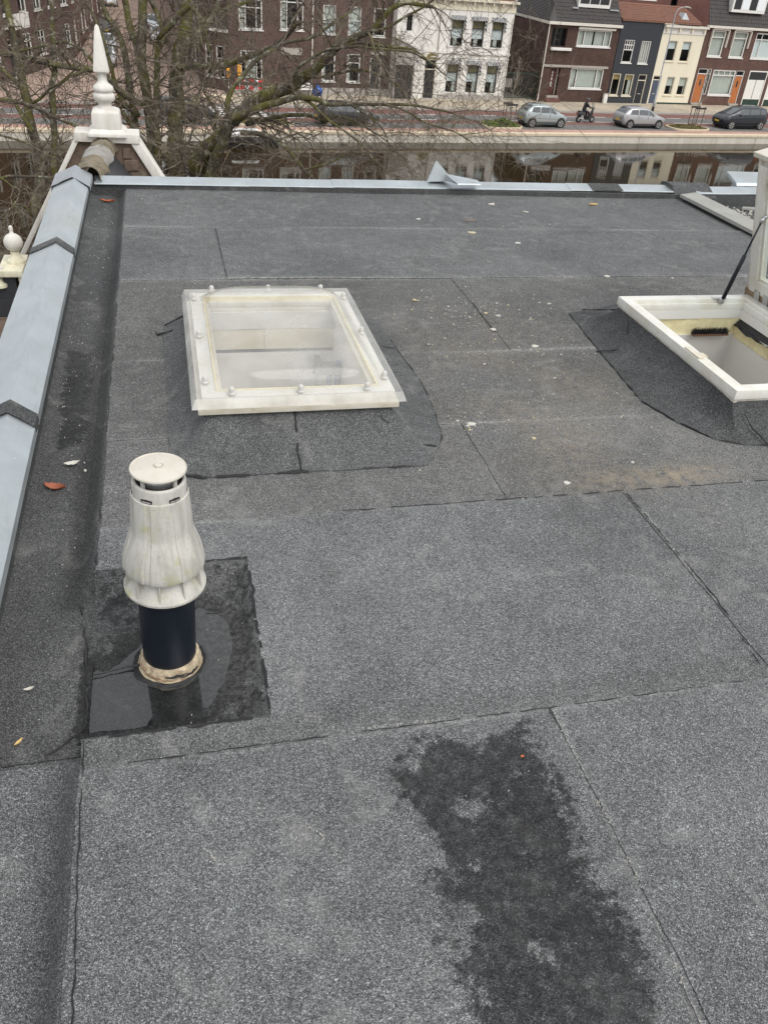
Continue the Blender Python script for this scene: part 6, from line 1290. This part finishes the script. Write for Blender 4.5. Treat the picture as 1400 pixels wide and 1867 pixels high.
# ================================================================== BARE TREES ON THE NEAR QUAY
def bark():
    t = NT('mossy_bark'); v = t.obj(); a = t.noise(v, 2.2, 6, 0.7); b = t.noise(v, 7, 6, 0.75); c = t.noise(v, 30, 4, 0.7)
    col = t.mix(t.ramp(c, [(0.3, 0), (0.7, 1)]), (0.032,0.027,0.020), (0.135,0.115,0.09))
    col = t.mix(t.ramp(a, [(0.44, 0), (0.58, 0.8)]), col, (0.11,0.105,0.022))
    col = t.mix(t.ramp(b, [(0.53, 0), (0.66, 0.85)]), col, (0.36,0.36,0.27))
    return t.done(t.bsdf(col, .9, 0, t.bump(c, .7, .03), .2))
M['bark'] = bark()
def twig():
    t = NT('twig_bark'); v = t.obj(); a = t.noise(v, 1.3, 5, 0.7); b = t.noise(v, 9, 4, .7)
    col = t.mix(t.ramp(b, [(0.35, 0), (0.65, 1)]), (0.055,0.043,0.033), (0.20,0.168,0.13)); col = t.mix(t.ramp(a, [(0.55, 0), (0.68, .65)]), col, (0.17,0.16,0.065)); col = t.mix(t.ramp(a, [(0.30, .5), (0.38, 0)]), col, (0.34,0.31,0.25))
    return t.done(t.bsdf(col, .9, 0, None, .2))
M['twig'] = twig()
LIMBS=[
 ('a',1,[(0.17,19.0,-2.84,0.159),(0.21,19.04,-2.43,0.149),(0.25,19.09,-2.04,0.139),(0.31,19.13,-1.59,0.13),(0.36,19.17,-0.87,0.119),(0.55,19.21,-0.31,0.109),(0.61,19.26,0.08,0.1),(0.65,19.3,0.58,0.091)]),
 ('a',1,[(-0.24,19.4,-2.94,0.108),(-0.21,19.46,-2.48,0.101),(-0.24,19.51,-1.79,0.095),(-0.28,19.57,-1.24,0.088),(-0.33,19.63,-0.76,0.082),(-0.26,19.69,-0.2,0.076),(-0.2,19.74,0.27,0.07),(-0.17,19.8,0.5,0.065)]),
 ('a',0,[(-0.33,19.7,-0.81,0.073),(-0.39,19.85,-0.51,0.068),(-0.48,20.0,-0.31,0.062),(-0.54,20.15,-0.01,0.056),(-0.58,20.3,0.45,0.05)]),
 ('a',0,[(-0.54,19.6,-2.13,0.065),(-0.58,19.73,-1.73,0.062),(-0.62,19.85,-1.33,0.059),(-0.63,19.98,-1.11,0.057),(-0.67,20.1,-0.61,0.054),(-0.78,20.23,-0.32,0.052),(-0.91,20.35,-0.14,0.049),(-1.06,20.48,0.17,0.047),(-1.15,20.6,0.4,0.045)]),
 ('a',0,[(-0.12,19.0,-2.21,0.057),(-0.1,18.89,-1.57,0.054),(-0.04,18.77,-0.98,0.052),(0.03,18.66,-0.36,0.048),(0.12,18.54,-0.18,0.047),(0.31,18.43,0.01,0.045),(0.48,18.31,0.2,0.043),(0.65,18.2,0.33,0.041)]),
 ('a',0,[(0.04,19.1,-0.46,0.054),(0.16,19.27,-0.23,0.051),(0.08,19.45,0.03,0.046),(-0.04,19.62,0.29,0.042),(-0.09,19.8,0.51,0.038)]),
 ('a',0,[(0.65,18.2,0.33,0.036),(0.79,18.05,0.23,0.031),(0.88,17.9,0.07,0.026),(0.92,17.75,-0.18,0.02),(0.97,17.6,-0.43,0.015)]),
 ('a',0,[(0.39,18.9,-0.77,0.06),(0.64,18.69,-0.73,0.056),(1.15,18.48,-0.66,0.053),(1.47,18.26,-0.55,0.049),(1.69,18.05,-0.43,0.045),(1.95,17.84,-0.3,0.041),(2.19,17.62,-0.14,0.037),(2.39,17.41,0.06,0.034),(2.54,17.2,0.27,0.03)]),
 ('a',0,[(0.36,19.1,-0.86,0.055),(0.33,19.28,-0.66,0.051),(0.42,19.47,-0.38,0.046),(0.71,19.65,-0.19,0.042),(1.07,19.83,0.06,0.038),(1.53,20.02,0.23,0.033),(2.12,20.2,0.43,0.029)]),
 ('a',0,[(0.54,19.3,-0.45,0.066),(0.82,19.52,-0.22,0.063),(1.15,19.75,0.07,0.059),(1.33,19.98,0.35,0.055),(1.42,20.2,0.58,0.051)]),
 ('a',0,[(-0.64,19.4,-1.67,0.046),(-0.79,19.58,-1.48,0.042),(-0.89,19.77,-1.22,0.038),(-0.99,19.95,-0.75,0.034),(-1.08,20.13,-0.44,0.03),(-1.17,20.32,-0.21,0.026),(-1.27,20.5,0.01,0.023)]),
 ('a',0,[(-0.35,19.3,-1.54,0.062),(-0.53,19.2,-1.48,0.06),(-0.78,19.1,-1.28,0.057),(-1.01,19.0,-1.03,0.054),(-1.15,18.9,-0.92,0.052),(-1.37,18.8,-0.88,0.049),(-1.73,18.7,-0.83,0.046),(-2.05,18.6,-0.78,0.044),(-2.29,18.5,-0.72,0.042),(-2.49,18.4,-0.67,0.039),(-2.82,18.3,-0.62,0.037),(-3.17,18.2,-0.59,0.035)]),
 ('a',0,[(-1.37,18.8,-0.88,0.032),(-1.54,18.65,-0.95,0.028),(-1.69,18.5,-0.99,0.024),(-1.9,18.35,-1.15,0.02),(-2.1,18.2,-1.24,0.016)]),
 ('a',0,[(-0.46,19.5,-1.79,0.04),(-0.77,19.62,-1.61,0.037),(-1.07,19.75,-1.33,0.034),(-1.2,19.88,-1.0,0.031),(-1.49,20.0,-0.7,0.028),(-1.8,20.12,-0.57,0.025),(-2.14,20.25,-0.65,0.023),(-2.6,20.38,-0.78,0.02),(-2.94,20.5,-0.86,0.017)]),
 ('a',0,[(-0.05,19.5,-3.1,0.054),(-0.35,19.62,-2.46,0.048),(-0.65,19.75,-2.05,0.041),(-0.89,19.88,-1.66,0.035),(-1.02,20.0,-1.32,0.029)]),
 ('c',1,[(-2.48,17.5,-3.18,0.091),(-2.42,17.6,-2.86,0.086),(-2.34,17.7,-2.48,0.081),(-2.35,17.8,-2.11,0.076),(-2.42,17.9,-1.74,0.072),(-2.44,18.0,-1.3,0.067),(-2.48,18.1,-0.88,0.062),(-2.51,18.2,-0.54,0.057),(-2.53,18.3,-0.15,0.053),(-2.57,18.4,0.22,0.048),(-2.59,18.5,0.46,0.044)]),
 ('c',0,[(-2.37,17.6,-1.81,0.041),(-2.48,17.68,-1.59,0.036),(-2.6,17.75,-1.38,0.03),(-2.74,17.82,-1.17,0.025),(-2.92,17.9,-0.96,0.02)]),
 ('c',0,[(-2.18,18.5,-2.59,0.055),(-2.1,18.58,-1.96,0.052),(-2.03,18.67,-1.22,0.048),(-1.96,18.75,-0.98,0.045),(-1.91,18.83,-0.48,0.042),(-1.84,18.92,0.23,0.039),(-1.83,19.0,0.44,0.036)]),
 ('c',0,[(-3.16,17.4,-1.18,0.039),(-2.78,17.25,-1.22,0.036),(-2.45,17.1,-1.23,0.032),(-2.12,16.95,-1.29,0.029),(-1.81,16.8,-1.41,0.026),(-1.46,16.65,-1.53,0.023),(-1.13,16.5,-1.7,0.02)]),
 ('c',0,[(-2.83,15.5,-1.39,0.018),(-2.57,15.32,-1.43,0.016),(-2.2,15.14,-1.5,0.014),(-1.87,14.96,-1.63,0.012),(-1.63,14.78,-1.69,0.011),(-1.43,14.6,-1.78,0.009)]),
 ('c',0,[(-2.89,15.0,-2.07,0.022),(-2.62,14.9,-2.01,0.021),(-2.43,14.8,-1.94,0.019),(-2.22,14.7,-1.91,0.018),(-1.95,14.6,-1.89,0.016),(-1.73,14.5,-1.87,0.015),(-1.59,14.4,-1.8,0.013)]),
 ('c',0,[(-2.53,14.0,-1.76,0.012),(-2.38,13.92,-1.79,0.011),(-2.28,13.84,-1.85,0.01),(-2.18,13.76,-1.88,0.009),(-2.2,13.68,-1.98,0.007),(-2.31,13.6,-2.12,0.006)]),
 ('c',0,[(-2.3,15.5,-2.77,0.019),(-2.35,15.38,-2.6,0.016),(-2.49,15.25,-2.5,0.014),(-2.69,15.12,-2.63,0.011),(-2.85,15.0,-2.77,0.009)]),
 ('c',0,[(-2.44,18.0,-1.11,0.036),(-2.67,18.17,-0.99,0.031),(-2.86,18.33,-0.84,0.026),(-3.06,18.5,-0.78,0.02)]),
 ('c',0,[(-2.43,17.9,-1.4,0.026),(-2.15,17.73,-1.26,0.022),(-1.94,17.55,-1.05,0.019),(-1.74,17.38,-0.93,0.015),(-1.46,17.2,-0.7,0.012)]),
 ('b',1,[(0.6,17.0,-2.49,0.16),(0.58,16.89,-2.21,0.149),(0.68,16.77,-1.97,0.139),(0.83,16.66,-1.77,0.13),(0.98,16.55,-1.61,0.12),(1.21,16.44,-1.31,0.111),(1.55,16.32,-1.01,0.102),(1.85,16.21,-0.81,0.093),(2.25,16.1,-0.63,0.085),(2.48,15.99,-0.44,0.076),(2.64,15.88,-0.31,0.068),(2.92,15.76,-0.01,0.06),(3.19,15.65,0.19,0.052),(3.5,15.54,0.35,0.045),(3.81,15.43,0.68,0.037),(4.07,15.31,0.79,0.03),(4.47,15.2,0.77,0.023)]),
 ('b',0,[(0.79,16.6,-2.44,0.089),(0.87,16.47,-2.06,0.082),(1.0,16.33,-1.74,0.076),(1.13,16.2,-1.43,0.071),(1.19,16.07,-1.23,0.065),(1.36,15.93,-1.09,0.06),(1.63,15.8,-0.96,0.055),(1.94,15.67,-0.83,0.05),(2.17,15.53,-0.74,0.045),(2.33,15.4,-0.7,0.04),(2.61,15.27,-0.71,0.036),(2.77,15.13,-0.74,0.031),(3.11,15.0,-0.71,0.027),(3.7,14.87,-0.67,0.023),(4.28,14.73,-0.65,0.018),(4.76,14.6,-0.71,0.014)]),
 ('b',0,[(1.49,16.4,-1.32,0.04),(1.75,16.23,-1.22,0.036),(2.0,16.05,-1.13,0.033),(2.22,15.88,-1.06,0.029),(2.49,15.7,-1.03,0.025),(2.79,15.53,-1.06,0.022),(2.98,15.35,-0.96,0.018),(3.27,15.18,-1.01,0.015),(3.63,15.0,-1.17,0.012)]),
 ('b',0,[(1.35,16.0,-1.39,0.039),(1.63,15.83,-1.37,0.036),(1.91,15.66,-1.43,0.033),(2.07,15.49,-1.5,0.031),(2.18,15.31,-1.59,0.028),(2.38,15.14,-1.81,0.025),(2.48,14.97,-1.89,0.022),(2.56,14.8,-2.01,0.019)]),
 ('b',0,[(2.34,14.9,-1.75,0.019),(2.55,14.77,-1.66,0.016),(2.78,14.63,-1.54,0.013),(2.96,14.5,-1.38,0.009)]),
 ('b',0,[(2.11,15.8,-1.07,0.019),(2.16,15.67,-1.25,0.016),(2.25,15.53,-1.42,0.013),(2.31,15.4,-1.6,0.01)]),
 ('b',0,[(1.22,16.6,-1.34,0.045),(1.19,16.73,-1.07,0.042),(1.3,16.85,-0.81,0.039),(1.51,16.98,-0.59,0.036),(1.78,17.1,-0.37,0.033),(2.2,17.23,-0.1,0.03),(2.72,17.35,0.0,0.027),(3.2,17.48,0.24,0.024),(3.58,17.6,0.47,0.021)]),
 ('b',0,[(2.23,16.0,-0.62,0.029),(2.31,15.88,-0.37,0.026),(2.48,15.75,-0.18,0.023),(2.75,15.62,0.0,0.021),(2.95,15.5,0.06,0.019),(3.25,15.38,0.11,0.016),(3.69,15.25,0.11,0.014),(4.09,15.12,0.1,0.011),(4.5,15.0,-0.03,0.009)]),
 ('b',0,[(2.91,15.7,-0.01,0.028),(3.19,15.55,0.13,0.025),(3.44,15.4,0.17,0.021),(3.78,15.25,0.15,0.018),(4.13,15.1,0.14,0.015),(4.44,14.95,-0.0,0.012),(4.65,14.8,-0.16,0.009)]),
 ('b',0,[(2.47,15.9,-0.43,0.024),(2.77,15.75,-0.41,0.021),(3.12,15.6,-0.29,0.019),(3.43,15.45,-0.24,0.016),(3.74,15.3,-0.31,0.014),(4.0,15.15,-0.45,0.012),(4.18,15.0,-0.67,0.009)]),
 ('b',0,[(2.35,15.5,-0.71,0.024),(2.56,15.26,-0.82,0.021),(2.76,15.02,-0.98,0.018),(3.0,14.78,-1.1,0.015),(3.25,14.54,-1.26,0.012),(3.5,14.3,-1.51,0.009)]),
 ('b',0,[(3.11,15.0,-0.71,0.019),(3.32,14.8,-0.8,0.016),(3.52,14.6,-0.92,0.013),(3.63,14.4,-1.09,0.01),(3.7,14.2,-1.4,0.007)]),
 ('b',0,[(3.65,14.8,-0.66,0.016),(3.98,14.6,-0.71,0.014),(4.33,14.4,-0.86,0.011),(4.76,14.2,-0.94,0.009),(5.02,14.0,-1.06,0.007)]),
 ('b',0,[(3.47,15.4,0.36,0.023),(3.73,15.3,0.42,0.021),(4.01,15.2,0.6,0.018),(4.3,15.1,0.78,0.016),(4.48,15.0,0.95,0.013)]),
 ('b',0,[(0.99,16.8,-1.66,0.031),(0.94,16.83,-1.42,0.028),(0.99,16.87,-1.24,0.024),(0.89,16.9,-1.06,0.021),(0.78,16.93,-0.89,0.018),(0.87,16.97,-0.67,0.015),(1.02,17.0,-0.48,0.012)]),
]
def grow(m, p, d, L, r, lvl, rnd, droop):
    n = 4 if lvl < 2 else 3; pts = [p]; dirs = [d]; q = p.copy(); e = d.copy()
    for i in range(n):
        e = (e + Vector((rnd.gauss(0,.24), rnd.gauss(0,.24), rnd.gauss(0,.22)-droop*(i+1)/n))).normalized(); q = q + e*(L/n); pts.append(q); dirs.append(e)
    m.tube(pts, [r*(1-.72*i/n) for i in range(n+1)], 4 if lvl == 0 else 3, False)
    if lvl >= 3 or L < .22: return
    for k in range(rnd.randint(3, 5) if lvl < 2 else rnd.randint(1, 3)):
        f = rnd.uniform(.25, 1.0); i = min(n-1, int(f*n)); b = pts[i].lerp(pts[i+1], f*n-i); a = dirs[i+1].orthogonal().normalized(); a.rotate(Matrix.Rotation(rnd.uniform(0, 6.28), 3, dirs[i+1]))
        grow(m, b, (dirs[i+1]*rnd.uniform(.5,1.1)+a*rnd.uniform(.5,1.1)).normalized(), L*rnd.uniform(.42,.75), max(.0036, r*.55), lvl+1, rnd, droop*1.15)
def plant(key, label, seed, gap=.30, lmul=1.0):
    rnd = random.Random(seed); paths = [(mn_, [Vector(p[:3]) for p in L], [p[3]*1.18 for p in L]) for k, mn_, L in LIMBS if k == key]
    base = paths[0][1][0]; root = thing('bare_tree', label, 'tree', (base.x, base.y, GZ-.05), 0, 'bare trees on the near quay'); off = Vector((base.x, base.y, GZ-.05)); crown = MB()
    for main, P, R in paths:
        if main or (P[0].z < -2.2 and len(P) > 5 and R[0] > .05):
            n = 5; b0 = Vector((P[0].x+(rnd.uniform(-.2,.2)), P[0].y+.25, GZ-.05)); ext = [b0.lerp(P[0], i/n) + Vector((rnd.uniform(-.03,.03),0,0)) for i in range(n)]; P = ext+P; R = [R[0]*(1.55-.55*i/n) for i in range(n)]+R
        # smooth the limb and add knots
        Q, S_ = [], []
        for i in range(len(P)-1):
            p0, p1, p2, p3 = P[max(0,i-1)], P[i], P[i+1], P[min(len(P)-1,i+2)]
            for k in range(4):
                t = k/4; q = .5*((2*p1)+(p2-p0)*t+(2*p0-5*p1+4*p2-p3)*t*t+(3*p1-p0-3*p2+p3)*t**3); rr = R[i]+(R[i+1]-R[i])*t; w = .22*rr+.012
                Q.append(q+Vector((w*nz(q.x*3,q.z*3,1), w*nz(q.z*3,q.y*3,2), w*nz(q.x*3,q.y*3,q.z)))); S_.append(rr*(1+.16*nz(q.x*5,q.z*5,q.y*5)))
        Q.append(P[-1]); S_.append(R[-1]); m = MB(); m.tube([q-off for q in Q], S_, 10 if R[0] > .05 else 7, True)
        m.build('trunk' if main else 'limb', M['bark'], root, True)
        # side branches
        acc = 0
        for i in range(1, len(Q)-1):
            acc += (Q[i]-Q[i-1]).length
            if Q[i].z < -5.2 or (Q[i].z < -2.6 and rnd.random() < .6): continue
            while acc > gap:
                acc -= gap*rnd.uniform(.6, 1.5); d = (Q[i+1]-Q[i-1]).normalized(); a = d.orthogonal().normalized(); a.rotate(Matrix.Rotation(rnd.uniform(0, 6.28), 3, d)); r = min(.026, S_[i]*.45)
                big = rnd.random() < .3
                grow(crown, Q[i]-off, (a*rnd.uniform(.7,1.2)+d*rnd.uniform(.1,.9)+Vector((0,0,.12))).normalized(), lmul*(rnd.uniform(1.1,1.9) if big else rnd.uniform(.4,1.0)), max(.009, r)*(1 if big else .75), 0 if big else 1, rnd, rnd.uniform(.0,.30))
        for k in range(3): grow(crown, Q[-1]-off, ((Q[-1]-Q[-3]).normalized()+Vector((rnd.gauss(0,.4),rnd.gauss(0,.4),rnd.gauss(-.1,.3)))).normalized(), lmul*rnd.uniform(.7,1.5), min(.012, S_[-1]*.6), 0, rnd, .2)
    c = crown.build('crown', M['twig'], root); c['kind'] = 'stuff'; return root
plant('a', 'bare mossy tree with several upright stems right of the finial', 3, .25)
plant('b', 'bare tree leaning right with long lichen covered branches over the canal', 5, .165)
plant('c', 'bare mossy tree with slim stems left of the finial', 9, .34)
